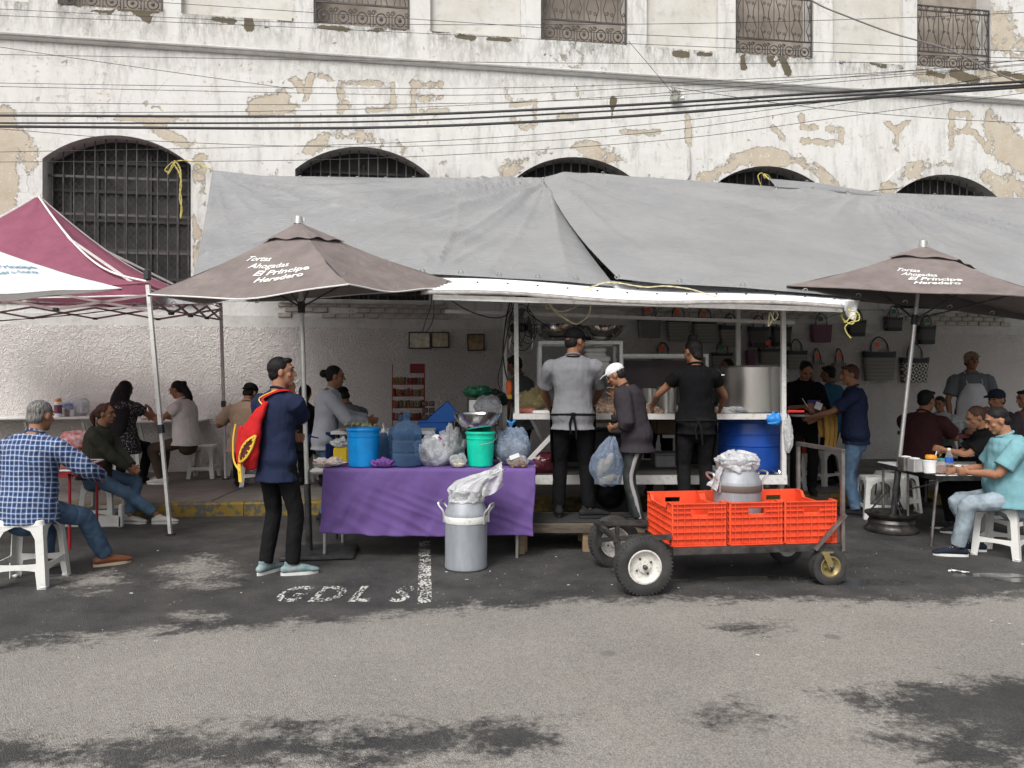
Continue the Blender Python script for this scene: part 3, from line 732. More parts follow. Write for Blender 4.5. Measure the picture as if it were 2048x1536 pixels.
# wall bracket with torn wires
br = thing('wire_bracket', 'tangled torn wire bracket fixed under the string course', 'bracket', tuple(wallp(ws(1347), wz(1347, 195), .03)))
mb = MB()
for k in range(9):
    a0 = random.uniform(0, 6.28); mb.tube([(0, 0, 0), (.07 * math.cos(a0), -.05, .07 * math.sin(a0)), (.12 * math.cos(a0 + 1), -.06, .12 * math.sin(a0 + 1)), (.05, -.03, -.05)], .006, 5, (0, 0, 1), 5)
mb.build('loose_wire', mat('dusty_wire', (.25, .24, .22), .8), br)
MB().rbox((.02, -.02, 0), (.12, .05, .2), .01).build('back_plate', mat('mossy_plate', (.3, .29, .24), .9, dirt=.6), br)
MB().rbox((.13, -.05, -.04), (.09, .05, .06), .02).build('insulator', mat('white_porcelain', (.7, .72, .72), .3), br)
dn = MB().tube([wallp(ws(1377), wz(1377, y), .03 + .01 * math.sin(y)) for y in (297, 330, 352)] + [wallp(ws(1362), wz(1362, 372), .03)], [.012, .03, .02, .006], 7, (1, 0, 0), 4).build('torn_flap', mat('grey_flap', (.45, .44, .42), .8), loc=tuple(wallp(ws(1377), wz(1377, 330), .03)))
tag(dn, 'torn grey plaster flap hanging between third and fourth arches', 'debris')

# ================================================================== UMBRELLAS, CANOPY, TARPS
M_PIPE = mat('white_edge_piping', (.75, .74, .72), .6)
M_ALU = mat('brushed_aluminium_pole', (.62, .62, .60), .35, .8, bump=.1, bs=200, bd=.001, var=.1, dirt=.3)
M_POLEW = mat('chipped_white_painted_steel', (.62, .61, .59), .5, bump=.2, bs=60, bd=.002, var=.08, dirt=.55, vs=9)
M_BLK = mat('black_plastic', (.02, .02, .022), .45)
M_BLKM = mat('worn_black_metal', (.03, .03, .032), .45, .5, bump=.2, bs=70, var=.4, vs=10, c2=(.09, .09, .09))
def umbrella(label, apex, corners, texts, m, sagm=.07, pole_foot=None, ltext=None, mt=None, group='square market umbrellas', legtop=None, textpan=0, pole=True):
    apex = Vector(apex); C = [Vector(c) for c in corners]; nC_ = len(C)
    base = Vector(pole_foot) if pole_foot is not None else Vector((apex.x, apex.y, 0))
    u = thing('market_umbrella', label, 'umbrella', tuple(base), 0, group)
    def P(i, t, r):
        A, B = C[i], C[(i + 1) % nC_]; h = A.lerp(B, t); sn = math.sin(math.pi * t)
        h = h.lerp(apex, .05 * sn)                       # the hem bows in between the ribs
        p = apex.lerp(h, r); p.z -= (sagm * sn * r ** 1.5 + .035 * math.sin(math.pi * r) * (1 - sn * .4))
        p.z += .012 * math.sin(9 * t + i * 2) * r * r * sn + .01 * math.sin(5 * r + 3 * t + i) * sn
        return p
    for i in range(nC_):
        mb = MB(); mb.grid(lambda a, b: P(i, a, .03 + .97 * b), 18, 14); mb.build('canopy_panel', m, u, world=True)
        mb = MB(); mb.tube([P(i, k / 20, 1.0) + Vector((0, 0, -.002)) for k in range(21)], .006, 5, (0, 0, 1)); mb.build('hem_piping', M_PIPE if ltext != 'dark' else m, u, world=True)
        def V(a, r):
            p = P(i, a, r * .27); return p + Vector((0, 0, .012 + .006 * r + .020 * math.sin(math.pi * a * 2) ** 2 * r))
        mb = MB(); mb.grid(lambda a, b: V(a, .02 + b * .98), 12, 4); mb.build('vent_flap', m, u, world=True)
        mb = MB(); mb.tube([apex + Vector((0, 0, -.09)), apex.lerp(C[i], .5) + Vector((0, 0, -.05)), C[i] + Vector((0, 0, -.015))], .010, 5, (0, 0, 1)); mb.build('rib', M_BLKM, u, world=True)
    # lettering printed on one panel: (text, height, x offset, y)
    for tx, tu0, tr0, wdt, hgt in texts:
        vs, fs = TXT[tx]; w_ = max(v.x for v in vs)
        mb = MB(); L = []
        for v in vs:
            p = P(textpan, tu0 + wdt * v.x / w_ + .0, tr0 - hgt * v.y); q = P(textpan, tu0 + wdt * v.x / w_, tr0 - hgt * v.y - .02)
            nrm = (P(textpan, tu0 + .02, tr0) - P(textpan, tu0, tr0)).cross(q - p).normalized()
            if nrm.z < 0: nrm = -nrm
            L.append(p + nrm * .005)
        mb.add(L, fs); mb.build('lettering', mt, u, world=True, smooth=False)
    if pole:
        top = apex + Vector((0, 0, .03)); d = (top - base)
        mb = MB(); mb.tube([base + d * .06, base + d * .98], .021, 12); mb.build('pole', M_ALU, u, world=True)
        mb = MB(); mb.tube([base + d * .0, base + d * .21], .030, 12); mb.build('pole_socket', M_BLKM, u, world=True)
        mb = MB(); k = base + d * .72; mb.tube([k, k + d.normalized() * .1], .032, 10); mb.build('sliding_hub', M_BLK, u, world=True)
        for i in range(nC_):
            mb = MB(); mb.tube([k + d.normalized() * .05, apex.lerp(C[i], .5) + Vector((0, 0, -.06))], .008, 5); mb.build('strut', M_BLKM, u, world=True)
        mb = MB(); mb.lathe([(.0, .03), (.034, .03), (.038, .0), (.038, -.03), (.045, -.035)][::-1], apex + Vector((0, 0, .03)), 14); mb.tube([apex + Vector((.05, 0, .02)), apex + Vector((.05, 0, .05))], .010, 6); mb.build('finial', M_ALU, u, world=True)
    return u
M_BRN = cloth_tr('faded_brown_umbrella_canvas', (.19, .16, .152), .06, .2)
M_WHT = cloth_tr('white_umbrella_canvas', (.86, .87, .86), .2, .04)
M_LW = worn('worn_white_print', (.80, .80, .78), .28, .33, 90); M_LB = worn('worn_blue_print', (.10, .28, .42), .42, .5, 70)
uc = Vector((-1.80, 6.60, 0))
um = umbrella('brown umbrella with white lettering standing over the man with the red backpack', W(597, 447, 6.6), [W(296, 588, 5.9), W(697, 568, 5.38), W(928, 569, 7.1), W(500, 592, 7.75)],
    [('Tortas', .19, .52, .27, .085), ('Ahogadas', .31, .61, .37, .085), ('El Príncipe', .41, .705, .44, .09), ('Heredero', .46, .795, .34, .09)], M_BRN, .09, G(619, 1108), mt=M_LW)
MB().rbox(G(640, 1104, .02), (.62, .5, .035), .01, R(8)).build('base_plate', M_BLKM, um, world=True)
um2 = umbrella('brown umbrella with white lettering over the metal table at right', W(1846, 494, 7.5), [W(1574, 571, 7.25), W(2128, 598, 6.2), W(2230, 648, 7.9), W(1655, 596, 8.9)],
    [('Tortas', .315, .53, .19, .085), ('Ahogadas', .385, .61, .24, .085), ('El Príncipe', .44, .70, .31, .09), ('Heredero', .48, .79, .235, .09)], M_BRN, .02, G(1783, 1062), mt=M_LW, ltext='dark')
# car wheel rim as the foot of that umbrella
p0 = G(1783, 1062); mb = MB()
mb.lathe([(.235, .0), (.25, .01), (.25, .03), (.225, .05), (.215, .075), (.22, .10), (.205, .13), (.225, .155), (.245, .17), (.25, .19), (.24, .195), (.2, .18), (.16, .15), (.05, .15), (.03, .17)], p0, 40)
mb.build('wheel_rim_base', mat('rusty_black_wheel_rim', (.025, .025, .027), .4, .6, bump=.3, bs=50, var=.5, vs=12, c2=(.10, .09, .085), rv=.3), um2, world=True)
for k in range(3):
    a_ = k * 2.09 + .5; mb = MB(); mb.tube([p0 + Vector((.02 * math.cos(a_), .02 * math.sin(a_), .42)), p0 + Vector((.21 * math.cos(a_), .21 * math.sin(a_), .17))], .008, 6); mb.build('base_brace', M_BLKM, um2, world=True)
umbrella('white umbrella with pale blue lettering at the left edge of the photo', (-4.75, 6.2, 2.78), [(-5.95, 5.45, 2.27), (-3.95, 5.1, 2.13), W(243, 576, 6.7), (-5.3, 7.4, 2.3)],
    [('El Príncipe', .42, .61, .46, .075), ('Heredero', .42, .70, .36, .075)], M_WHT, .06, (-4.85, 6.2, 0), mt=M_LB, group='square market umbrellas', textpan=1)

# ---- maroon folding canopy
M_MAR = cloth_tr('maroon_canopy_polyester', (.34, .115, .175), .36, .12)
apex = W(76, 392, 8.85)
FR, FL, BR_, BL_ = W(296, 566, 7.35), Vector((-7.0, 7.1, 2.5)), Vector((-4.02, 10.35, 2.62)), Vector((-7.4, 10.2, 2.64))
cn = thing('folding_canopy', 'maroon pop-up canopy with white seams above the left diners', 'canopy', (-5.5, 8.8, 0))
CC = [FL, FR, BR_, BL_]
def cp(i, t, r):
    A, B = CC[i], CC[(i + 1) % 4]; sn = math.sin(math.pi * t); h = A.lerp(B, t); p = apex.lerp(h, r)
    p.z -= .42 * math.sin(math.pi * r) * (.75 - .25 * sn) * (1 if r < .999 else 1) * .8 + .05 * sn * r
    p.z += .02 * math.sin(14 * t + 4 * r) * math.sin(math.pi * r) + .012 * math.sin(23 * t + 9 * r) * r
    return p
for i in range(4):
    mb = MB(); mb.grid(lambda a, b: cp(i, a, .01 + .99 * b), 26, 22); mb.build('roof_panel', M_MAR, cn, world=True)
    A, B = CC[i], CC[(i + 1) % 4]
    mb = MB(); mb.grid(lambda a, b: A.lerp(B, a) + Vector((0, 0, -.02 - (.10 if i == 0 else .03) * b - .05 * math.sin(math.pi * a) + .015 * math.sin(24 * a) * b)) + (A.lerp(B, a) - Vector((-5.5, 8.8, 2.5))).normalized() * .01 * math.sin(40 * a), 34, 3)
    mb.build('valance', M_MAR, cn, world=True)
    mb = MB(); mb.tube([cp(i, 0, .01 + .99 * k / 16) + Vector((0, 0, .008)) for k in range(17)], .012, 5); mb.build('seam_piping', M_PIPE, cn, world=True)
    mb = MB(); mb.tube([A.lerp(B, k / 12) + Vector((0, 0, (-.12 if i == 0 else -.05) - .05 * math.sin(math.pi * k / 12))) for k in range(13)], .008, 5, (0, 0, 1)); mb.build('hem_piping', M_PIPE, cn, world=True)
feet = [Vector((-6.9, 6.9, 0)), G(341, 1070), Vector((-3.95, 10.35, .15)), Vector((-7.4, 10.2, .15))]
for c, f in zip(CC, feet):
    t = c - Vector((0, 0, .02)); k = f.lerp(t, .42)
    mb = MB(); mb.bar(k, t, .036, .036, (0, 1, 0)); mb.build('leg', M_POLEW, cn, world=True, smooth=False)
    mb = MB(); mb.bar(f, k + (t - f) * .01, .03, .03, (0, 1, 0)); mb.build('lower_leg', M_POLEW, cn, world=True, smooth=False)
    mb = MB(); mb.bar(k - (t - f) * .012, k + (t - f) * .022, .05, .05, (0, 1, 0)); mb.build('leg_clamp', M_BLK, cn, world=True, smooth=False)
    mb = MB(); mb.box(f + Vector((0, 0, .008)), (.07, .07, .015)); mb.build('foot', M_BLKM, cn, world=True, smooth=False)
    mb = MB(); mb.rbox(t + Vector((.0, -.01, .10)), (.06, .06, .11), .012); mb.build('corner_bracket', M_BLK, cn, world=True)
for i in range(4):
    A, B = CC[i] - Vector((0, 0, .12)), CC[(i + 1) % 4] - Vector((0, 0, .12)); h = Vector((0, 0, .15))
    seq = [(0, 0), (.25, 1), (.5, 0), (.75, 1), (1, 0)]
    for (t0, a0), (t1, a1) in zip(seq, seq[1:]):
        for sg in (0, 1):
            p = A.lerp(B, t0) - h * (a0 if sg else 1 - a0) * 1.0; q = A.lerp(B, t1) - h * (a1 if sg else 1 - a1)
            mb = MB(); mb.bar(p, q, .014, .024, (0, 0, 1)); mb.build('scissor_bar', mat('shaded_mauve_steel', (.26, .20, .20), .5, .2), cn, world=True, smooth=False)
    for t0 in (.25, .5, .75):
        mb = MB(); mb.rbox(A.lerp(B, t0) - h, (.05, .05, .03), .005); mb.build('scissor_joint', M_BLK, cn, world=True)
    mb = MB(); cen = apex - Vector((0, 0, .25)); mb.bar(CC[i] - Vector((0, 0, .1)), cen, .014, .024); mb.build('roof_strut', M_POLEW, cn, world=True, smooth=False)

# ---- grey tarps
n = N('grey_poly_tarp'); v = n.coord(kind='World')
f = n.noise(1.3, 6, .6, v); cc = n.mix(n.ramp(f, [(.3, 0.), (.7, 1.)]), (.235, .24, .25), (.285, .29, .295))
n.set(Base_Color=cc, Roughness=.27, Specular_IOR_Level=.5)
w1 = n.noise(5, 4, .55, n.coord((.5, 1, 1), 'World'), 2.2); r1 = n.math('ABSOLUTE', n.math('SUBTRACT', w1, .5))
b1 = n.bump(r1, .5, .06); w2 = n.noise(17, 4, .6, n.coord((.4, 1, 1), 'World'), 1.5); b1 = n.bump(n.math('ABSOLUTE', n.math('SUBTRACT', w2, .5)), .4, .02, b1)
n.link(b1, n.b.inputs['Normal'])
t = n.new('BsdfTranslucent'); n.link(cc, t.inputs[0]); mx = n.new('MixShader'); mx.inputs[0].default_value = .05
n.link(n.b.outputs[0], mx.inputs[1]); n.link(t.outputs[0], mx.inputs[2]); n.link(mx.outputs[0], n.out.inputs[0]); M_TARP = n.m
def poly(P, t):
    L = [0]
    for a, b in zip(P, P[1:]): L.append(L[-1] + (b - a).length)
    x = t * L[-1]
    for i in range(len(P) - 1):
        if x <= L[i + 1] + 1e-9: return P[i].lerp(P[i + 1], (x - L[i]) / max(1e-9, L[i + 1] - L[i]))
    return P[-1]
def tarp(label, top, bot, ties, sag=.18, nu=150, nv=70, seed=0, extra=0, grom=(12, 14)):
    T = [Vector(p) for p in top]; B = [Vector(p) for p in bot]
    loc = tuple(B[0]); TI = [(Vector(p), a, k, Rr, ph) for p, a, k, Rr, ph in ties]
    def P0(u, v):
        p = poly(B, u).lerp(poly(T, u), v); p.z -= sag * math.sin(math.pi * v) * (.8 + .2 * math.sin(3 * u * math.pi)); return p
    def P_(u, v):
        p = P0(u, v); d = 0
        for q, a, k, Rr, ph in TI:
            w = p - q; r = math.hypot(w.x, (w.y ** 2 + w.z ** 2) ** .5); th = math.atan2(w.x, -(w.y + w.z) + 1e-6)
            nn = noise.noise(Vector((th * 1.7, seed + ph, 0)))
            e = (1 - abs(math.sin(th * k * .5 + 3 * nn))) ** 2 * (1.1 + 1.6 * nn) + .45 * (1 - abs(math.sin(th * k * 1.15 + 5 * nn))) ** 2
            d += a * e * min(1, r / .9) * math.exp(-r / Rr)
        d += .03 * (noise.noise(Vector((p.x * 1.1, p.y * 1.5, p.z * 1.5 + seed))) ) + .012 * abs(noise.noise(Vector((p.x * 3.5, p.y * 7, p.z * 7 + seed))))
        edge = min(1, min(u, 1 - u, v, 1 - v) * 30 + .15)
        return p + Vector((0, -.45, .89)) * d * edge
    mb = MB(); mb.grid(P_, nu, nv); o = mb.build('tarpaulin', M_TARP, loc=loc, angle=80); tag(o, label, 'tarp')
    k = 0
    gm = MB()
    for u in [i / grom[0] for i in range(grom[0] + 1)]:
        for v in (.985, .015):
            gm = MB(); p = P_(u, v) + Vector((0, -.006, .004)); gm.lathe([(.018, 0), (.024, .004), (.028, 0)], p, 10, Matrix.Rotation(R(-60), 3, 'X')); gm.build('eyelet', M_ALU, o, world=True)
    return o
def wd(px, off=.35): return wallY(px) - off * 1.0
def Tp(px, py, off=.35): return W(px, py, wd(px, off))
tie1, tie2 = Tp(1095, 357, .4), Tp(1725, 384, .45)
bm = W(1232, 566, 7.25)
tarp('left grey tarp with fan of creases slung from arches to stall roof', [Tp(425, 341), Tp(520, 352), Tp(800, 357), Tp(1000, 355), tie1 + Vector((0, .03, .02))],
     [W(383, 566, 7.9), W(560, 590, 7.6), W(760, 552, 7.3), W(872, 549, 7.25), W(1075, 560, 7.25), bm + Vector((.0, .03, -.03))],
     [(tie1, .11, 27, 4.5, 1), (Tp(425, 341), .07, 21, 2., 2), (W(868, 552, 7.2), .05, 13, 1.6, 3)], .16, seed=3)
tarp('grey tarp panel at right, overlapping its neighbour at the diagonal seam', [Tp(1085, 356, .45), Tp(1128, 344, .45), Tp(1400, 362, .45), Tp(1500, 371, .45), tie2, Tp(2048, 396, .45), Tp(2350, 410, .45)],
     [W(1238, 558, 7.2), W(1330, 568, 7.15), W(1480, 575, 7.1), W(1640, 588, 7.1), W(1700, 596, 7.2), W(2048, 640, 8.0), W(2400, 660, 8.6)],
     [(tie1, .07, 23, 2.2, 4), (tie2, .09, 27, 2.4, 5)], .16, seed=9, nu=190)
tarp('loose corner of the left tarp tied out low under the brown umbrella', [W(386, 572, 7.85), W(480, 584, 7.7), W(610, 588, 7.6)], [W(268, 611, 7.9), W(420, 606, 7.7), W(600, 602, 7.5)], [], .0, nu=30, nv=8, seed=14, grom=(4, 3))
# folded-over strip of a third tarp on top of the right panel
tarp('narrow strip of a third grey tarp tied across the fourth arch', [Tp(1538, 357, .5), Tp(1640, 366, .55), Tp(1725, 381, .6), Tp(1760, 385, .6)], [Tp(1552, 374, .58), Tp(1640, 378, .62), Tp(1725, 388, .64), Tp(1762, 387, .64)],
     [], .0, nu=30, nv=5, seed=4, grom=(3, 3))
# ropes
M_ROPE = mat('yellow_nylon_rope', (.52, .46, .14), .7, bump=.8, bs=220, bd=.004, var=.3)
M_ROPEW = mat('pale_yellow_rope', (.62, .57, .36), .7, bump=.8, bs=220, bd=.004, var=.3)
def rope(pts, label, r=.007, m=M_ROPE, n_=8, name='rope'):
    P = [Vector(p) for p in pts]; S = spline(P, n_); k = len(S)
    a = [p + Vector((math.cos(i * 1.1), math.sin(i * 1.1), math.sin(i * 1.1 + 1))) * r * .55 for i, p in enumerate(S)]
    b = [p - Vector((math.cos(i * 1.1), math.sin(i * 1.1), math.sin(i * 1.1 + 1))) * r * .55 for i, p in enumerate(S)]
    mb = MB(); mb.tube(a, r * .7, 5, (0, 1, 0)); mb.tube(b, r * .7, 5, (0, 1, 0))
    o = mb.build(name, m, loc=tuple(P[0])); tag(o, label, 'rope'); o['kind'] = 'thing'; return o
w0 = wallY(345) - .05
rope([W(x, y, w0) for x, y in ((338, 345), (330, 340), (340, 328), (350, 322), (345, 335), (336, 348), (348, 325), (358, 332), (362, 350), (360, 380), (363, 400), (361, 436), (364, 418), (359, 395), (363, 370), (358, 345), (349, 325), (380, 322), (425, 340))], 'yellow rope hanging from the bars of the far left arch', .009)
rope([W(x, y, 7.0) for x, y in ((1240, 566), (1210, 565), (1180, 575), (1130, 588), (1098, 605), (1092, 614), (1098, 618), (1104, 610), (1096, 603), (1110, 622), (1145, 646), (1160, 645), (1178, 628), (1182, 600), (1180, 578))], 'pale rope loop hanging in front of the large bowls', .007, M_ROPEW)
rope([W(x, y, 6.95) for x, y in ((1098, 606), (1110, 620), (1130, 622), (1160, 608), (1180, 585), (1185, 572))], 'short upper strand of the pale rope loop', .006, M_ROPEW)
rope([W(x, y, 6.9) for x, y in ((1240, 566), (1290, 574), (1330, 572), (1380, 578), (1420, 590), (1470, 600), (1530, 608), (1545, 615), (1556, 630), (1548, 640), (1540, 625), (1538, 640), (1537, 652), (1544, 640), (1548, 618))], 'knotted cord lying along the white stall roof edge', .006, M_ROPEW)
rope([W(x, y, 6.9) for x, y in ((1700, 618), (1685, 630), (1690, 645), (1700, 635), (1712, 630), (1705, 648), (1688, 640), (1682, 628), (1695, 622), (1715, 625), (1718, 640), (1700, 645), (1690, 655), (1695, 668), (1702, 676))], 'yellow rope bundle hanging from the right corner of the stall roof', .006)
rope([Tp(1522, 372, .1), Tp(1516, 352, .1), Tp(1524, 346, .1), Tp(1530, 356, .1), Tp(1538, 352, .1), Tp(1528, 348, .2), Tp(1540, 360, .4)], 'yellow knot tied to the bars of the fourth arch', .009)
rope([Tp(1725, 384, .5), Tp(1760, 380, .3), Tp(1800, 376, .1), Tp(1806, 372, .05)], 'brown cord from tarp knot to the fifth arch', .007, mat('brown_cord', (.15, .11, .07), .8))
rope([W(1092, 352, 11.3), W(1086, 362, 10.8), W(1084, 378, 10.4), W(1080, 392, 10.1), W(1086, 396, 10.05)], 'grey string dangling on the tarp under its peak', .004, mat('grey_string', (.25, .25, .25), .8))
rope([W(-60, 646, 7.7), W(120, 632, 7.8), W(240, 618, 7.9), W(272, 609, 7.9)], 'dark guy rope pulling the tarp corner to the left', .006, mat('dark_rope', (.07, .06, .05), .8))

# ================================================================== FOOD STALL (a trailer)
SD, SX0, SX1 = 7.3, .03, 2.65
stl = thing('food_stall', 'white framed street food trailer stall with steel counter and sheet roof', 'food stall', (1.3, 7.7, 0))
def sb(name, m, a, b, w, h=None, up=(0, 0, 1)): MB().bar(a, b, w, h, up).build(name, m, stl, world=True, smooth=False)
CZ = 1.19
for x in (1034, 1567):
    p = W(x, 828, SD); sb('corner_post', M_POLEW, (p.x, SD, .54 if x > 1200 else CZ - .02), (p.x - .01, SD - .02, W(x, 600 if x < 1200 else 618, SD).z), .042, .042, (0, 1, 0))
BD = 8.95
for x, z0 in ((1010, .5), (1476, 1.1), (1385, 2.3)):
    p = W(x, 700, 8.3); sb('rear_post', M_POLEW, (p.x, 8.3, z0), (p.x, 8.3, 2.42), .045, .045, (0, 1, 0))
sb('counter_edge', M_POLEW, (SX0 - .02, SD, CZ - .025), (SX1 + .02, SD, CZ - .025), .04, .055)
sb('counter_end_rail', M_POLEW, (SX1, SD, CZ - .025), (SX1, BD, CZ - .025), .04, .055)
sb('counter_end_rail', M_POLEW, (SX0, SD, CZ - .025), (SX0, BD, CZ - .025), .04, .055)
MB().box((1.34, 7.72, CZ - .008), (2.6, .8, .012)).build('counter_top', mat('scratched_stainless', (.55, .55, .54), .3, .9, bump=.15, bs=120, var=.1, rv=.2), stl, world=True, smooth=False)
sb('lower_beam', M_POLEW, (W(1060, 960, SD).x, SD, .55), (SX1 + .02, SD, .55), .05, .085)
sb('lower_beam', M_POLEW, (W(1060, 960, SD).x, BD - .1, .55), (SX1 + .02, BD - .1, .55), .05, .085)
sb('end_frame', M_POLEW, (SX1, SD, .55), (SX1, BD - .1, .55), .05, .085)
MB().box((1.45, 8.05, .575), (2.4, 1.45, .02)).build('lower_deck', mat('dark_deck_sheet', (.06, .055, .05), .7, dirt=.4), stl, world=True, smooth=False)
sb('diagonal_brace', M_POLEW, W(1058, 920, SD), W(1135, 838, SD + .05), .05, .035)
sb('diagonal_brace', M_POLEW, W(1062, 835, SD), W(1085, 880, SD + .3), .03, .03)
sb('middle_shelf_beam', M_POLEW, (W(1325, 873, 8).x, 8.0, 1.0 - .08), (SX1, 8.0, .92), .035, .035)
for k in range(2):
    mb = MB(); c = Vector((1.9 + k * .0, 7.8 + k * .9, .2)); 
# sheet roof, corrugated
FLp, FRp, BLp, BRp = W(842, 583, 6.55), W(1688, 612, 6.75), W(872, 540, 7.9), W(1706, 588, 7.75)
n = N('white_painted_corrugated_sheet'); v = n.coord(kind='World')
n.set(Base_Color=n.mix(n.ramp(n.noise(6, 8, .75, v), [(.5, 0.), (.8, .6)]), (.78, .79, .80), (.50, .49, .47)), Roughness=.45); n.link(n.bump(n.noise(20, 3, .5, v), .1, .01), n.b.inputs['Normal']); M_SHT = n.m
def roof(u, v, dz=0):
    p = FLp.lerp(FRp, u).lerp(BLp.lerp(BRp, u), v); p.z += .012 * math.cos(v * 1.3 / .076 * 2 * math.pi) + dz + .02 * math.sin(3 * u * math.pi); return p
mb = MB(); mb.grid(roof, 30, 150); o = mb.build('roof_sheet', M_SHT, stl, world=True, angle=60); solid(o, .003)
mb = MB(); mb.grid(lambda u, v: BLp.lerp(BRp, u).lerp(Vector((BLp.x + (BRp.x - BLp.x) * u, 9.2, 2.66)), v) - Vector((0, 0, .01)), 20, 10); o = mb.build('rear_roof_sheet', mat('grey_underside_sheet', (.22, .22, .22), .5, .3), stl, world=True)
sb('roof_front_beam', M_POLEW, FLp + Vector((.1, .05, -.045)), FRp + Vector((0, .05, -.03)), .04, .045)
sb('roof_rear_beam', M_POLEW, FLp + Vector((.1, 1.25, -.06)), FRp + Vector((0, 1.2, -.06)), .035, .035)
for u in (.08, .35, .62, .98):
    a_, b_ = roof(u, .02, -.04), roof(u, .95, -.05); sb('roof_rafter', M_POLEW, a_, b_, .03, .03)
for u in np.linspace(.05, .97, 14):
    p = roof(u, .3, .012); MB().ell(p, (.012, .012, .008), None, 8, 4).build('roof_screw', M_BLKM, stl, world=True)
    if int(u * 20) % 2: p = roof(u + .02, .6, .012); MB().ell(p, (.012, .012, .008), None, 8, 4).build('roof_screw', M_BLKM, stl, world=True)
# torn edge strip along the front
mb = MB(); mb.grid(lambda u, v: FLp.lerp(FRp, u) + Vector((0, -.008, .004 - .032 * v + (.010 * noise.noise(Vector((u * 19, 3, 0))) * v) + .02 * math.sin(3 * u * math.pi))), 90, 2)
o = mb.build('peeling_edge_trim', mat('dirty_white_edge_trim', (.36, .34, .32), .7, bump=.5, bs=40, var=.3, dirt=.9, vs=14), stl, world=True); solid(o, .004)
# sagging sheet corner on the right
A_, B_, C_, D_ = W(1680, 600, 6.8), W(1722, 600, 7.2), W(1706, 642, 6.95), W(1686, 622, 6.8)
mb = MB(); mb.grid(lambda u, v: A_.lerp(B_, u).lerp(D_.lerp(C_, u), v) + Vector((0, -.03 * math.sin(5 * u + 2 * v), 0)), 10, 8)
o = mb.build('plastic_flap', M_WHT, loc=tuple(A_)); tag(o, 'white plastic flap folded over the right corner of the stall roof', 'flap'); solid(o, .003)

# ---- serving platform and its mat
pf = thing('wooden_platform', 'low wooden platform in front of the stall with dark rubber mat boards', 'platform', (.62, 6.9, 0))
M_WOODD = mat('dirty_dark_wood', (.07, .055, .042), .85, bump=.5, bs=40, var=.3, vs=5, scale=(1, 5, 5), c2=(.14, .11, .08))
M_WOOD = mat('raw_brown_wood', (.22, .15, .09), .8, bump=.4, bs=40, var=.3, vs=5, scale=(1, 6, 6))
for k in range(5): MB().rbox((1.25, 6.66 + k * .125, .235), (2.35, .118, .028), .004).build('deck_plank', M_WOODD, pf, world=True, smooth=False)
for x in (.10, .66, 1.3, 2.2):
    for y in (6.66, 7.1): MB().rbox((x, y, .11), (.07, .07, .22), .004).build('leg', M_WOOD, pf, world=True, smooth=False)
MB().box((1.25, 6.61, .2), (2.35, .02, .05)).build('front_rail', M_WOODD, pf, world=True, smooth=False)
MB().rbox((.52, 6.88, .256), (.75, .44, .014), .003).build('rubber_mat', mat('black_rubber_mat', (.02, .02, .02), .8, bump=.6, bs=300, bd=.002), pf, world=True)
MB().rbox((1.05, 6.68, .262), (.3, .14, .02), .003, R(12)).build('loose_board', M_WOOD, pf, world=True)
# trailer wheels in the dark below the stall
for x in (1.05, 1.95):
    w = thing('trailer_wheel', 'dark trailer wheel under the stall, %s one' % ('left' if x < 1.5 else 'right'), 'wheel', (x, 8.1, .3), 0, 'wheels under the food stall')
    mb = MB(); mb.lathe([(.16, -.09), (.26, -.09), (.30, -.05), (.30, .05), (.26, .09), (.16, .09)], (0, 0, 0), 28, Matrix.Rotation(R(90), 3, 'X')); mb.build('tyre', M_BLK, w)
    mb = MB(); mb.lathe([(0.001, -.05), (.12, -.06), (.16, -.09), (.16, .09)], (0, 0, 0), 24, Matrix.Rotation(R(90), 3, 'X')); mb.build('hub', M_BLKM, w)

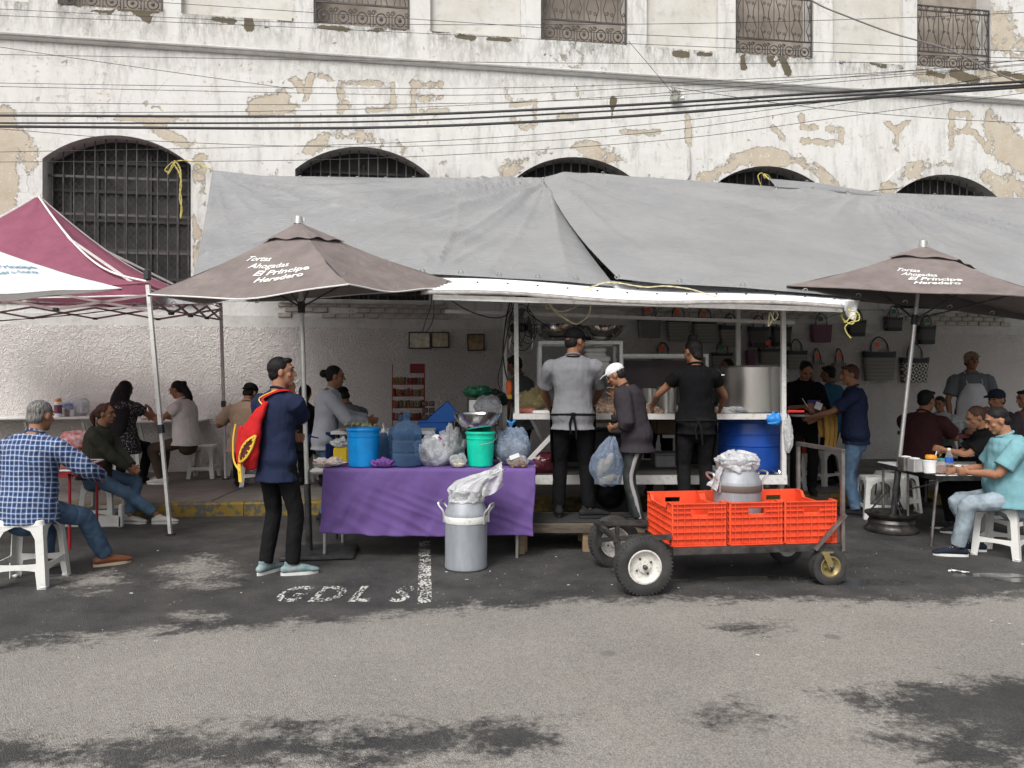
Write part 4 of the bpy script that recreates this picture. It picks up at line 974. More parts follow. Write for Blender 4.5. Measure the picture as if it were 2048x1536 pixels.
# ================================================================== PLASTIC STOOLS
def pmat(name, c, rough=.4, var=.05, dirt=.25): return mat(name, c, rough, 0, .12, 90, .001, var, 5, .5, dirt=dirt)
M_STOOL = pmat('scuffed_white_plastic', (.66, .66, .63), .45, .05, .3)
H_ = .455
def make_stool(label):
    t = thing('plastic_stool', label, 'stool', (0, 0, 0), 0, 'white plastic stools')
    mb = MB()
    rr = .148
    def ring(h, w, r):
        out = []
        for cx, cy, a0 in ((1, 1, 0), (-1, 1, 90), (-1, -1, 180), (1, -1, 270)):
            for k in range(4): a = R(a0 + 30 * k); out.append((cx * (w - r) + r * math.cos(a), cy * (w - r) + r * math.sin(a), h))
        return out
    rings = [ring(H_ - .045, rr + .006, .03), ring(H_ - .010, rr, .03), ring(H_, rr - .012, .025), ring(H_ - .004, rr - .035, .02), ring(H_ - .004, .02, .019)]
    vs = [v for r_ in rings for v in r_]
    fs = [(k * 16 + i, k * 16 + (i + 1) % 16, (k + 1) * 16 + (i + 1) % 16, (k + 1) * 16 + i) for k in range(4) for i in range(16)] + [tuple(64 + i for i in range(16))]
    mb.add(vs, fs); mb.build('seat', M_STOOL, t)
    def X(h, base=.185): return rr + (base - rr) * (H_ - h) / H_
    # legs: L-shaped corner profiles that flare out
    for sx, sy in ((1, 1), (-1, 1), (-1, -1), (1, -1)):
        mb = MB(); hs = [H_ - .04, H_ - .075, H_ - .13, .17, .13, .06, 0]; ws_ = [.145, .075, .05, .05, .06, .055, .052]
        for ax in (0, 1):
            vs = []
            for h, w in zip(hs, ws_):
                x = X(h)
                for q in (0, 1):
                    p = (x, x - w * q, h) if ax == 0 else (x - w * q, x, h); vs.append((p[0] * sx, p[1] * sy, p[2]))
                for q in (1, 0):
                    p = (x - .006, x - .001 - w * q, h) if ax == 0 else (x - .001 - w * q, x - .006, h); vs.append((p[0] * sx, p[1] * sy, p[2]))
            k = len(hs); f = []
            for i in range(k - 1):
                for j in range(4): f.append((i * 4 + j, i * 4 + (j + 1) % 4, i * 4 + 4 + (j + 1) % 4, i * 4 + 4 + j))
            f.append((0, 1, 2, 3)); f.append(tuple((k - 1) * 4 + j for j in range(4))); mb.add(vs, f)
        mb.rbox((sx * (X(.01) - .02), sy * (X(.01) - .02), .012), (.045, .045, .024), .006)
        mb.build('leg', M_STOOL, t, angle=50)
    for k in range(4):
        M = Matrix.Rotation(R(90 * k), 3, 'Z'); mb = MB(); z0, z1 = .115, .165; n_ = 9; vs = []
        for i in range(n_):
            u = -1 + 2 * i / (n_ - 1)
            for z in (z0 + .012 * (1 - u * u), z1 - .004 * (1 - u * u)):
                x = X(z) - .0015; y = u * (x - .05)
                vs += [M @ Vector((x, y, z)), M @ Vector((x - .007, y, z))]
        fs = []
        for i in range(n_ - 1):
            a = i * 4; b = a + 4; fs += [(a, b, b + 2, a + 2), (a + 1, a + 3, b + 3, b + 1), (a + 2, b + 2, b + 3, a + 3), (a, a + 1, b + 1, b)]
        mb.add(vs, fs); mb.build('stretcher', M_STOOL, t, angle=50)
    return t
STL = [((-3.62, 5.62), 0, 8, 'front left stool of the man in the checked shirt'), ((4.26, 6.52), 0, 40, 'stool under the man in the turquoise shirt'),
       (None, (398, 958, 0), 6, 'empty stool against the wall behind the white tent leg'), (None, (478, 952, 0), 2, 'stool half hidden behind the man with beige shirt'),
       (None, (505, 974, 0), 8, 'stool under the man in beige shirt by the navy shirt man'), (None, (252, 946, 0), 5, 'stool under the woman with long black hair'),
       (None, (1768, 1040, 1), -8, 'empty stool behind the wheel rim umbrella base'), (None, (1812, 1030, 1), 35, 'second stool beside the umbrella pole under the metal table'),
       (None, (1862, 984, 1), 20, 'stool deep under the far side of the metal table'), (None, (1582, 982, 0), 10, 'stool behind the right stall post carrying a red crate'),
       (None, (1655, 972, 0), 30, 'stool behind the waitress in dark clothes near the wall'), (None, (700, 962, 0), 12, 'stool under the capped diner behind the grey shirt cook'),
       ((4.9, 7.35), 0, 12, 'stool at the right end of the metal table'), (None, (188, 1052, 1), 4, 'white stool under the woman in the olive jacket'), (None, (600, 966, 0), 0, 'stool in the dark behind the navy shirt man'), ((4.45, 8.75), 0, 20, 'stool under the diner in the maroon shirt')]
st0 = None; STOOLS = []
for i, (xy, g, rz, lb) in enumerate(STL):
    if xy is None:
        px, py, onroad = g; z = 0 if onroad else .15; p = G(px, py, z); p.y += .17
    else: p = Vector((xy[0], xy[1], 0))
    if p.y > 8.9 and xy is not None: p.z = .15
    lb = 'white plastic stool, ' + lb if len(lb.split()) < 13 else lb
    if st0 is None: st0 = make_stool(lb); s = st0; s.location = p; s.rotation_euler.z = R(rz)
    else: s = dup(st0, p, R(rz), lb)
    STOOLS.append(s)
STOOLS[0].scale = (1.13, 1.13, 1.1)

# ================================================================== MILK CANS
n = N('dull_grey_aluminium'); v = n.coord()
n.set(Base_Color=n.mix(n.ramp(n.noise(1, 6, .7, n.coord((14, 14, 3))), [(.35, 0.), (.7, 1.)]), (.26, .28, .31), (.36, .38, .41)), Metallic=.35, Roughness=.6)
n.link(n.bump(n.noise(1, 5, .6, n.coord((40, 40, 6))), .15, .003), n.b.inputs['Normal']); M_CAN = n.m
M_CANB = mat('chipped_white_band', (.68, .68, .66), .6, dirt=.7, vs=14, var=.05); M_CANR = mat('brown_strap', (.12, .09, .08), .6, dirt=.4)
M_BAGW = plastic_bag('clear_white_film', (.85, .86, .88), .45, .2)
def milk_can(label, loc, s, band, rz):
    t = thing('milk_can', label, 'milk can', loc, rz, 'aluminium milk cans')
    MB().lathe([(.001, .004), (.160, .0), (.172, .012), (.173, .03), (.170, .05), (.171, .36), (.174, .40), (.174, .445), (.170, .46), (.142, .530), (.134, .545), (.134, .60), (.143, .612), (.143, .64), (.132, .64), (.12, .60), (.001, .6)], (0, 0, 0), 48).build('body', M_CAN, t)
    MB().lathe([(.1755, .375), (.1775, .38), (.1775, .425), (.1755, .43)], (0, 0, 0), 48).build('band', band, t)
    for sg in (1, -1):
        MB().tube([(sg * .174, -.055, .37), (sg * .177, -.055, .45), (sg * .215, -.055, .50), (sg * .222, -.04, .525), (sg * .222, .04, .525), (sg * .215, .055, .50), (sg * .177, .055, .45), (sg * .174, .055, .37)], .009, 8, (0, 0, 1), 4).build('handle', M_ALU, t)
    t.scale = (s, s, s); return t
milk_can('grey aluminium milk can with white band standing in front of the purple table', (W(932, 1138, 6.06).x, 6.08, 0), 1, M_CANB, R(-18))
def film(name, label, cat, base, rings, m, seed=0, seg=30, amp=.02, disp=.0):    # crumpled film from stacked rings (center, rx, ry)
    P = []
    for k, (c, rx, ry) in enumerate(rings):
        c = Vector(c); P.append((c, rx, ry))
    mb = MB(); nv = (len(P) - 1) * 4; rows = []
    def at(t):
        i = min(int(t), len(P) - 2); q = t - i; a, b = P[i], P[i + 1]; return a[0].lerp(b[0], q), a[1] * (1 - q) + b[1] * q, a[2] * (1 - q) + b[2] * q
    def fn(u, v):
        c, rx, ry = at(v * (len(P) - 1)); a = u * 2 * math.pi
        q = 1 + amp / max(rx, .03) * (1.6 * noise.noise(Vector((math.cos(a) * 2.2, math.sin(a) * 2.2, v * 3 + seed))) + 1.0 * abs(noise.noise(Vector((math.cos(a) * 5, math.sin(a) * 5, v * 7 + seed)))))
        return c + Vector((rx * math.cos(a) * q, ry * math.sin(a) * q, amp * .8 * noise.noise(Vector((math.cos(a) * 3, math.sin(a) * 3, seed + 9 + v)))))
    mb.grid(fn, seg, nv); o = mb.build(name, m, loc=base, angle=28); 
    if label: tag(o, label, cat)
    return o
c0 = Vector((W(932, 1138, 6.06).x, 6.08, 0))
film('film_cover', 'clear plastic film tied over the neck of the front milk can and flaring right', 'plastic bag', tuple(c0 + Vector((0, 0, .55))),
     [(c0 + Vector((0, 0, .545)), .146, .146), (c0 + Vector((0, 0, .575)), .143, .143), (c0 + Vector((.01, 0, .63)), .150, .150), (c0 + Vector((.04, 0, .69)), .13, .12), (c0 + Vector((.12, 0, .735)), .09, .10), (c0 + Vector((.20, -.01, .76)), .085, .05), (c0 + Vector((.275, -.02, .80)), .03, .02)], M_BAGW, 3, 60, .018)
mb = MB(); A_ = [c0 + Vector(p) for p in ((.10, -.05, .72), (.29, -.03, .86), (.30, -.02, .66), (.27, -.06, .52), (.14, -.09, .60))]
mb.grid(lambda u, v: A_[0].lerp(A_[1], u).lerp(A_[4].lerp(A_[3].lerp(A_[2], u), u), v) + Vector((0, .02 * math.sin(9 * u + 5 * v), .012 * math.sin(12 * v + 3 * u))), 22, 16)
tag(mb.build('film_flap', M_BAGW, loc=tuple(A_[0]), angle=28), 'loose flared end of clear film beside the front milk can neck', 'plastic bag')

# ================================================================== CART WITH RED CRATES
CR = R(7); ct = thing('flatbed_cart', 'black steel flatbed cart with four pneumatic wheels and grey push handle', 'cart', (1.165, 5.44, 0), CR)
M_STL = mat('worn_dark_steel', (.035, .034, .034), .5, .6, bump=.25, bs=60, bd=.002, var=.5, vs=9, c2=(.13, .12, .115), rv=.3)
M_TUBE = mat('bare_steel_tube', (.24, .22, .21), .42, .8, bump=.2, bs=60, bd=.002, var=.4, vs=7, c2=(.40, .37, .35), rv=.3)
def cb(nm, a, b, w, h=None, m=None): return MB().bar(a, b, w, h, (0, 0, 1)).build(nm, m or M_STL, ct, smooth=False)
BL, BW, BZ = 1.30, .66, .275
for y in (0, BW): cb('side_rail', (-.0, y, BZ), (BL, y, BZ), .035, .045)
for x in (0.018, BL - .018): cb('end_rail', (x, .018, BZ), (x, BW - .018, BZ), .035, .045)
for x in (.33, .66, .98): cb('cross_member', (x, .018, BZ - .004), (x, BW - .018, BZ - .004), .03, .03)
MB().box((BL / 2, BW / 2, BZ + .0235), (BL - .01, BW, .004)).build('bed_sheet', M_STL, ct, smooth=False)
# raised axle frame on the left
for y in (.03, .60):
    cb('axle_arm', (-.42, y, .375), (0, y, BZ + .10), .035, .035); cb('axle_arm_post', (-.40, y, .375), (-.40, y, .19), .035, .035)
    cb('axle_arm_low', (-.40, y, .24), (.06, y, BZ), .03, .03)
cb('axle_crossbar', (-.42, -.0, .375), (-.42, .62, .375), .035, .035)
MB().tube([(-.25, -.10, .2), (-.25, .74, .2)], .016, 10).build('axle', M_STL, ct)
cb('axle_drop', (-.25, .06, .2), (-.25, .06, .36), .03, .03); cb('axle_drop', (-.25, .6, .2), (-.25, .6, .36), .03, .03)
M_TYR = mat('dusty_black_tyre', (.022, .022, .023), .75, bump=.3, bs=80, bd=.003, var=.3, vs=8, c2=(.05, .048, .046))
M_RIMW = mat('dirty_white_rim', (.60, .58, .54), .5, dirt=.95, vs=16, var=.1); M_GOLD = mat('yellow_zinc_steel', (.28, .22, .09), .45, .4, dirt=.5, var=.2)
def wheel(loc, r, wd_, rim, hubr, nm='wheel', yaw=0):
    w = bpy.data.objects.new(nm, None); col.objects.link(w); w.parent = ct; w.location = loc; w.rotation_euler = (0, 0, yaw); Mx = Matrix.Rotation(R(90), 3, 'X')
    pr = [(hubr, -wd_ * .42), (hubr + .012, -wd_ * .5), (r * .82, -wd_ * .52), (r * .955, -wd_ * .44), (r * .99, -wd_ * .3)]
    for k in range(-2, 3):
        z = k * wd_ * .13; pr += [(r * .97, z - wd_ * .045), (r, z - wd_ * .03), (r, z + wd_ * .03), (r * .97, z + wd_ * .045)]
    pr += [(r * .99, wd_ * .3), (r * .955, wd_ * .44), (r * .82, wd_ * .52), (hubr + .012, wd_ * .5), (hubr, wd_ * .42)]
    mb = MB(); mb.lathe(pr, (0, 0, 0), 48, Mx)
    for k in range(44):            # tread lugs on the shoulders
        a_ = 2 * math.pi * k / 44
        for s_ in (1, -1):
            mb.box((math.cos(a_) * r * .975, s_ * wd_ * .38, math.sin(a_) * r * .975), (.012, wd_ * .17, .010), rot=Matrix.Rotation(-a_, 3, 'Y'))
    mb.build('tyre', M_TYR, w, angle=40)
    MB().lathe([(hubr + .004, -wd_ * .47), (hubr - .006, -wd_ * .48), (hubr - .018, -wd_ * .30), (hubr * .62, -wd_ * .18), (hubr * .40, -wd_ * .20), (hubr * .36, -wd_ * .36), (.022, -wd_ * .38), (.001, -wd_ * .38)], (0, 0, 0), 36, Mx.inverted()).build('rim', rim, w)
    MB().lathe([(hubr + .004, -wd_ * .47), (hubr - .006, -wd_ * .48), (hubr - .018, -wd_ * .30), (hubr * .62, -wd_ * .18), (hubr * .30, -wd_ * .20), (.001, -wd_ * .22)], (0, 0, 0), 36, Mx).build('rim', rim, w)
    for sg in (1, -1): MB().lathe([(.016, 0), (.016, .03), (.008, .036), (.0, .036)], (0, -sg * wd_ * .36, 0), 10, Mx if sg > 0 else Mx.inverted()).build('axle_cap', M_STL, w)
    for k in range(4):
        a_ = k * math.pi / 2 + .5; MB().lathe([(.008, 0), (.008, .01), (0, .012)], (hubr * .5 * math.cos(a_), -wd_ * .19, hubr * .5 * math.sin(a_)), 6, Mx).build('lug_nut', M_STL, w)
    return w
wheel((-.25, -.09, .205), .205, .115, M_RIMW, .118); wheel((-.25, .72, .205), .205, .115, M_RIMW, .118)
for y in (.0, BW):
    cx = BL - .10; wheel((cx, y, .137), .137, .075, M_GOLD if y == 0 else M_RIMW, .075)
    MB().box((cx - .03, y, BZ - .03), (.09, .09, .012)).build('caster_plate', M_GOLD, ct, smooth=False)
    for s_ in (1, -1): MB().bar((cx - .045, y + s_ * .047, BZ - .035), (cx + .0, y + s_ * .05, .13), .045, .006, (0, 1, 0)).build('caster_fork', M_GOLD, ct, smooth=False)
    MB().box((cx - .045, y, BZ - .042), (.05, .10, .012)).build('fork_bridge', M_GOLD, ct, smooth=False)
hx = BL + .012
for y in (.0, BW): cb('handle_upright', (hx, y, BZ - .03), (hx, y, 1.0), .026, .026, M_TUBE)
cb('handle_grip', (hx, -.013, .99), (hx, BW + .013, .99), .03, .03, M_TUBE)
for y in (-.024, BW + .02): MB().bar((hx + .01, y, .52), (BL - .22, y, BZ - .01), .02, .034, (0, 1, 0)).build('corner_brace', M_TUBE, ct, smooth=False)
n = N('red_orange_crate_plastic'); v = n.coord()
cc = n.mix(n.ramp(n.noise(7, 5, .6, v), [(.3, 0.), (.7, 1.)]), (.66, .065, .022), (.78, .10, .038)); cc = n.mix(n.math('MULTIPLY', n.ramp(n.noise(19, 7, .75, v), [(.55, 0.), (.75, 1.)]), .55), cc, (.30, .07, .04)); cc = n.mix(n.ramp(n.noise(1, 5, .7, n.coord((60, 60, 9))), [(.70, 0.), (.74, .6)]), cc, (.85, .30, .18)); n.set(Base_Color=cc, Roughness=.45, Specular_IOR_Level=.4); M_CRT = n.m
def crate(label, loc, rz=0, group='red crates on the cart', size=(.415, .62, .315), parent=None):
    t = thing('plastic_crate', label, 'crate', loc, rz, group); X_, Y_, Z_ = size; x, y = X_ / 2, Y_ / 2; tk = .004
    MB().box((0, 0, .006), (X_ - .02, Y_ - .02, .012)).build('bottom', M_CRT, t, smooth=False)
    dip = .05
    for sg in (1, -1):          # end walls with a hand hole
        yy = sg * (y - .012); hw, hz0, hz1 = .062, Z_ - .085, Z_ - .048
        mb = MB()
        for (x0, x1, z0, z1) in ((-x + .012, x - .012, 0, hz0), (-x + .012, -hw, hz0, hz1), (hw, x - .012, hz0, hz1), (-x + .012, x - .012, hz1, Z_)): mb.box(((x0 + x1) / 2, yy, (z0 + z1) / 2), (x1 - x0, tk, z1 - z0))
        mb.build('end_wall', M_CRT, t, smooth=False)
        mb = MB()
        for z, e in [(.004, .006), (.055, .0), (.105, 0), (.155, 0), (.205, 0), (Z_ - .07, .0), (Z_ - .035, 0), (Z_ - .004, .005)]:
            if abs(z - (Z_ - .07)) < .001:
                for s2 in (1, -1): mb.box((s2 * (hw + x) / 2 - s2 * .004, yy + sg * .010, z), (x - hw - .01, .020, .004))
            else: mb.box((0, yy + sg * .010, z), (X_ - .012, .020 + e, .005))
        for k in range(-3, 4):
            zt = hz0 - .01 if abs(k * .056) < hw + .01 else Z_ - .004
            mb.box((k * .056, yy + sg * .0085, zt / 2), (.005, .0185, zt))
        for s2 in (1, -1): mb.box((s2 * (hw + .003), yy + sg * .009, Z_ - .062), (.004, .018, .05))
        mb.build('end_ribs', M_CRT, t, smooth=False)
        # long walls with a lowered middle
        xx = sg * (x - .012); prof_ = [(-y + .01, Z_), (-y + .09, Z_), (-y + .13, Z_ - dip), (y - .13, Z_ - dip), (y - .09, Z_), (y - .01, Z_)]
        vs = []
        for (yy2, zz2) in prof_: vs += [(xx, yy2, 0), (xx, yy2, zz2), (xx - sg * tk, yy2, 0), (xx - sg * tk, yy2, zz2)]
        f = []
        for i in range(5): a_ = i * 4; b_ = a_ + 4; f += [(a_, b_, b_ + 1, a_ + 1), (a_ + 2, a_ + 3, b_ + 3, b_ + 2), (a_ + 1, b_ + 1, b_ + 3, a_ + 3)]
        MB().add(vs, f).build('side_wall', M_CRT, t, smooth=False)
        mb = MB()
        for z in (.004, .055, .105, .155, .205, .245): mb.box((xx + sg * .008, 0, z), (.018, Y_ - .02, .005))
        for i in range(5):
            a_, b_ = prof_[i], prof_[i + 1]; mb.bar((xx + sg * .006, a_[0], a_[1] - .002), (xx + sg * .006, b_[0], b_[1] - .002), .024, .006, (0, 0, 1) )
        for k in range(-5, 6):
            yk = k * .053; zt = Z_ if abs(yk) > y - .11 else Z_ - dip; mb.box((xx + sg * .0075, yk, zt / 2), (.0165, .005, zt))
        mb.build('side_ribs', M_CRT, t, smooth=False)
        for s3 in (1, -1):
            MB().rbox((sg * (x - .009), s3 * (y - .009), Z_ / 2), (.018, .018, Z_), .006).build('corner_post', M_CRT, t)
    return t
Rz = Matrix.Rotation(CR, 3, 'Z'); co = Vector((1.165, 5.44, 0))
for i, lb in enumerate(('red plastic crate at the wheel end of the cart, empty', 'middle red plastic crate on the cart holding the milk can', 'red plastic crate beside the push handle of the cart, empty')):
    p = co + Rz @ Vector((.215 + i * .432, .335, .302)); crate(lb, p, CR + (-.01, .012, 0)[i])
pc = co + Rz @ Vector((.215 + .432, .36, .315))
mc2 = milk_can('grey milk can with brown strap sitting inside the middle red crate', tuple(pc), 1.0, M_CANR, R(15)); mc2.scale = (1.06, 1.06, .92)
film('film_cover', 'crumpled clear bag capping the milk can in the red crate', 'plastic bag', tuple(pc + Vector((0, 0, .52))),
     [(pc + Vector((0, 0, .50)), .135, .135), (pc + Vector((0, 0, .53)), .145, .14), (pc + Vector((0, 0, .57)), .155, .15), (pc + Vector((.01, 0, .615)), .13, .13), (pc + Vector((0, 0, .64)), .07, .08), (pc + Vector((-.01, 0, .65)), .01, .01)], M_BAGW, 8, 60, .03)
mb = MB(); A_ = [pc + Vector(p) for p in ((-.10, -.10, .60), (-.13, 0, .56), (-.25, -.06, .38), (-.20, -.12, .36))]
mb.grid(lambda u, v: A_[0].lerp(A_[1], u).lerp(A_[3].lerp(A_[2], u), v) + Vector((0, .02 * math.sin(9 * u + 5 * v), .012 * math.sin(12 * v + 3 * u))), 14, 14)
tag(mb.build('film_flap', M_BAGW, loc=tuple(A_[0]), angle=28), 'strip of film hanging left of the crated milk can', 'plastic bag')

# ================================================================== PURPLE TABLE
TZ = .765; TY = 6.36
ft = thing('folding_table', 'long white folding table under the purple cloth', 'table', (-.75, TY + .38, 0))
M_TW = pmat('white_table_plastic', (.68, .68, .66), .5); X0, X1 = W(620, 930, 6.4).x, W(1068, 930, 6.4).x
MB().rbox(((X0 + X1) / 2, TY + .37, TZ - .025), (X1 - X0, .72, .045), .018).build('tabletop', M_TW, ft, world=True)
for x, yy in ((W(650, 1118, 6.4).x, .06), (W(655, 1118, 6.4).x, .66), (W(1036, 1108, 6.5).x, .06), (W(1036, 1108, 6.5).x, .66)):
    MB().tube([(x, TY + yy, TZ - .04), (x - .01, TY + yy, .0)], .014, 8).build('leg', M_ALU, ft, world=True)
p = W(1044, 1108, 6.52); MB().rbox((p.x, TY + .2, .11), (.05, .05, .22), .004).build('wooden_prop', M_WOOD, ft, world=True, smooth=False)
n = N('purple_cotton_cloth'); v = n.coord()
cc = n.mix(n.ramp(n.noise(3, 5, .6, v), [(.3, 0.), (.7, 1.)]), (.115, .068, .215), (.145, .09, .26)); cc = n.mix(n.ramp(n.noise(2.2, 3, .5, v), [(.6, 0.), (.8, .35)]), cc, (.19, .12, .24))
n.set(Base_Color=cc, Roughness=.9, Specular_IOR_Level=.15)
w_ = n.noise(2.6, 2, .45, n.coord((1.3, 1, .8)), .8); b1 = n.bump(n.math('ABSOLUTE', n.math('SUBTRACT', w_, .5)), .45, .06); b1 = n.bump(n.noise(500, 2, .5, v), .2, .001, b1); n.link(b1, n.b.inputs['Normal']); M_PUR = n.m
cx0, cx1 = W(647, 935, TY).x, W(1071, 940, TY).x
def clothf(u, v):       # v 0: back edge hanging, .12..: top, then front drop
    x = cx0 + (cx1 - cx0) * u; L = [(0, .72, -.25), (.12, .72, .004), (.4, .0, .004), (.43, -.012, -.012), (1, -.035, 0)]
    zb = -.53 - .055 * u - .02 * math.sin(u * 5)
    if v < .12: t = v / .12; y, z = .725, -.25 * (1 - t) + .004 * t
    elif v < .40: t = (v - .12) / .28; y, z = .725 * (1 - t), .004
    elif v < .44: t = (v - .40) / .04; y, z = -.018 * t, .004 - .02 * t * t
    else:
        t = (v - .44) / .56; z = -.016 + (zb + .016) * t; f = noise.noise(Vector((u * 6, 3.1, t * .8))) * .07 + noise.noise(Vector((u * 15 + t * 2, 1.1, t * 1.5))) * .022 + .014 * math.sin(u * 23 + 3 * t) + .02 * abs(noise.noise(Vector((u * 9 - t * 6, 4, t * 2))))
        y = -.018 - .02 * t + f * t ** .8; x += .03 * noise.noise(Vector((u * 3, t * 2, 5))) * t - (.02 * t if u > .9 else 0) + (-.025 * t * (1 - u))
    if v < .44: z += .003 * noise.noise(Vector((u * 14, v * 9, 0)))
    return Vector((x, TY + y, TZ + z))
mb = MB(); mb.grid(clothf, 170, 80); o = mb.build('tablecloth', M_PUR, loc=(cx0, TY, TZ), angle=80); tag(o, 'purple cloth hanging over the front of the long table', 'tablecloth'); solid(o, .0015, 1)
def TT(px, py=935, dy=.15): # a point on the table top seen at px, dy behind the front edge
    d = TY + dy; return Vector(((px - 1024) / F * d, d, TZ + .006))
def bucket(name, label, cat, p, rb, rt, h, m, lid=False, seg=36, handle=True, rim=.008, inner=True):
    t = thing(name, label, cat, tuple(p)); pr = [(.001, .004), (rb - .01, 0), (rb, .008)]
    pr += [(rb + (rt - rb) * .78, h * .78), (rb + (rt - rb) * .78 + rim * .6, h * .785), (rb + (rt - rb) * .80 + rim * .6, h * .80), (rb + (rt - rb) * .81, h * .81), (rb + (rt - rb) * .93, h * .93), (rt + rim, h * .935), (rt + rim, h * .965), (rt + rim * .2, h * .97), (rt, h), (rt - .005, h), (rb - .006, .01), (.001, .01)]
    MB().lathe(pr, (0, 0, 0), seg).build('body', m, t)
    if handle:
        MB().tube([(rt + .01, 0, h * .93), (rt + .012, -.05, h * .80), (rt * .7, -rt * .95, h * .70), (0, -rt - .035, h * .66) , (-rt * .7, -rt * .95, h * .70), (-rt - .012, -.05, h * .80), (-rt - .01, 0, h * .93)][:4 if handle == 'half' else 7], .0025, 5, (0, 0, 1), 5).build('wire_handle', M_ALU, t)
    return t
M_BLU = mat('bright_blue_plastic', (.0, .21, .56), .35, bump=.05, dirt=.12, vs=9); M_TEAL = mat('mint_green_plastic', (.0, .50, .33), .35, bump=.05, dirt=.1, vs=9)
bucket('blue_tub', 'bright blue plastic tub at the left of the purple table', 'tub', TT(727, dy=.17), .130, .142, .335, M_BLU, handle=False)
bucket('green_bucket', 'mint green bucket under the steel bowl', 'bucket', TT(961, dy=.17), .108, .126, .305, M_TEAL, handle='half')
# water jugs
def water(nm, c, dens): 
    n = N(nm); n.set(Base_Color=c, Roughness=.08, Specular_IOR_Level=.7); t = n.new('BsdfTransparent'); t.inputs[0].default_value = (*c, 1)
    fr = n.new('LayerWeight'); fr.inputs[0].default_value = .3; mx = n.new('MixShader'); n.link(n.math('MULTIPLY_ADD', fr.outputs['Facing'], .38, dens, clamp=True), mx.inputs[0])
    n.link(n.bump(n.noise(12, 3, .5), .3, .02), n.b.inputs['Normal'])
    n.link(t.outputs[0], mx.inputs[1]); n.link(n.b.outputs[0], mx.inputs[2]); n.link(mx.outputs[0], n.out.inputs[0]); return n.m
M_JUG = water('blue_tinted_clear_plastic', (.28, .46, .68), .12)
def jug(label, p, s=1, rz=0):
    t = thing('water_jug', label, 'water jug', tuple(p), rz, 'clear blue water jugs')
    pr = [(.001, .01), (.11, .0), (.128, .012), (.132, .03), (.132, .11), (.126, .118), (.126, .128), (.132, .136), (.132, .225), (.126, .233), (.126, .243), (.132, .252), (.132, .30), (.122, .34), (.09, .372), (.045, .40), (.028, .412), (.027, .435), (.033, .44), (.033, .452), (.027, .456), (.027, .478), (.024, .48)]
    MB().lathe(pr, (0, 0, 0), 40).build('bottle_wall', M_JUG, t)
    MB().tube([(.02, -.125, .06), (.0, -.128, .10), (.0, -.118, .16), (0, -.118, .22), (.0, -.128, .27), (-.03, -.126, .29)], .010, 8, (1, 0, 0), 3).build('moulded_grip', M_JUG, t)
    MB().lathe([(.001, .012), (.118, .014), (.124, .03), (.124, .085), (.001, .085)], (0, 0, 0), 30).build('water_inside', M_JUG, t)
    t.scale = (s, s, s); return t
jug('large clear blue water jug standing at the front of the purple table', TT(814, dy=.16), .98, R(8)); jug('second clear blue jug tucked behind the front water jug', TT(803, dy=.46), .90)
M_SS = mat('polished_steel', (.60, .58, .56), .16, 1.0, bump=.04, bs=20, bd=.01, var=.06, rv=.12)
def bowl(name, label, cat, p, r, h, group=None, rim=True, m=None):
    t = thing(name, label, cat, tuple(p), 0, group); pr = [(.001, 0)] + [(r * math.sin(a) * .98, h * (math.sin(a) / math.sin(1.5)) ** 3.2) for a in np.linspace(.15, 1.5, 10)] + [(r + .008, h + .001), (r + .010, h + .006), (r + .002, h + .006)]
    pr += [(max(.001, a - .004), b + .003) for a, b in pr[::-1][3:]]
    MB().lathe(pr, (0, 0, 0), 44).build('basin', m or M_SS, t); return t
bowl('steel_bowl', 'wide shiny steel bowl balanced on the mint green bucket', 'bowl', TT(955, dy=.18) + Vector((0, 0, .30)), .215, .155)
# cloths
def crumple(name, label, cat, c, r, m, seed=0, amp=.35, ns=26, group=None, freq=2.2):
    mb = MB(); c = Vector(c)
    def fn(u, v):
        a = 2 * math.pi * u; b = math.pi * v; d = Vector((math.sin(b) * math.cos(a), math.sin(b) * math.sin(a), math.cos(b)))
        q = 1 + amp * (.75 * noise.noise(d * freq * .8 + Vector((seed, 0, 0))) + .42 * abs(noise.noise(d * freq * 2.4 + Vector((seed, 5, 0)))) + .16 * abs(noise.noise(d * freq * 5 + Vector((seed, 5, 9)))))
        return c + Vector((d.x * r[0] * q, d.y * r[1] * q, (d.z + .95) * r[2] * (1 + (q - 1) * (1 if d.z > -.5 else .1)) * .9))
    mb.grid(fn, ns * 3, int(ns * 1.4)); o = mb.build(name, m, loc=tuple(c), angle=70)
    if label: tag(o, label, cat, group)
    return o
M_PUR2 = fabric('purple_rag_cotton', (.16, .07, .26)); crumple('purple_rag', 'small purple rag crumpled by the blue tub', 'rag', TT(765, dy=.06), (.085, .05, .035), M_PUR2, 2, .7, freq=3.5)
M_RAG = fabric('pink_white_rag', (.60, .52, .48)); crumple('dish_rag', 'pinkish white dish rag on the bare table end', 'rag', TT(656, dy=.14), (.12, .09, .035), M_RAG, 4, .6, freq=3.5)
M_YB = mat('yellow_container_plastic', (.62, .42, .02), .45)
t = thing('yellow_container', 'yellow square container holding white plastic bags behind the blue tub', 'container', tuple(TT(684, dy=.36))); MB().rbox((0, 0, .075), (.13, .13, .15), .012).build('box', M_YB, t)
crumple('plastic_bag', 'white plastic bag bulging out of the yellow container', 'plastic bag', TT(682, dy=.36) + Vector((0, 0, .14)), (.075, .07, .045), M_BAGW, 11, .6)
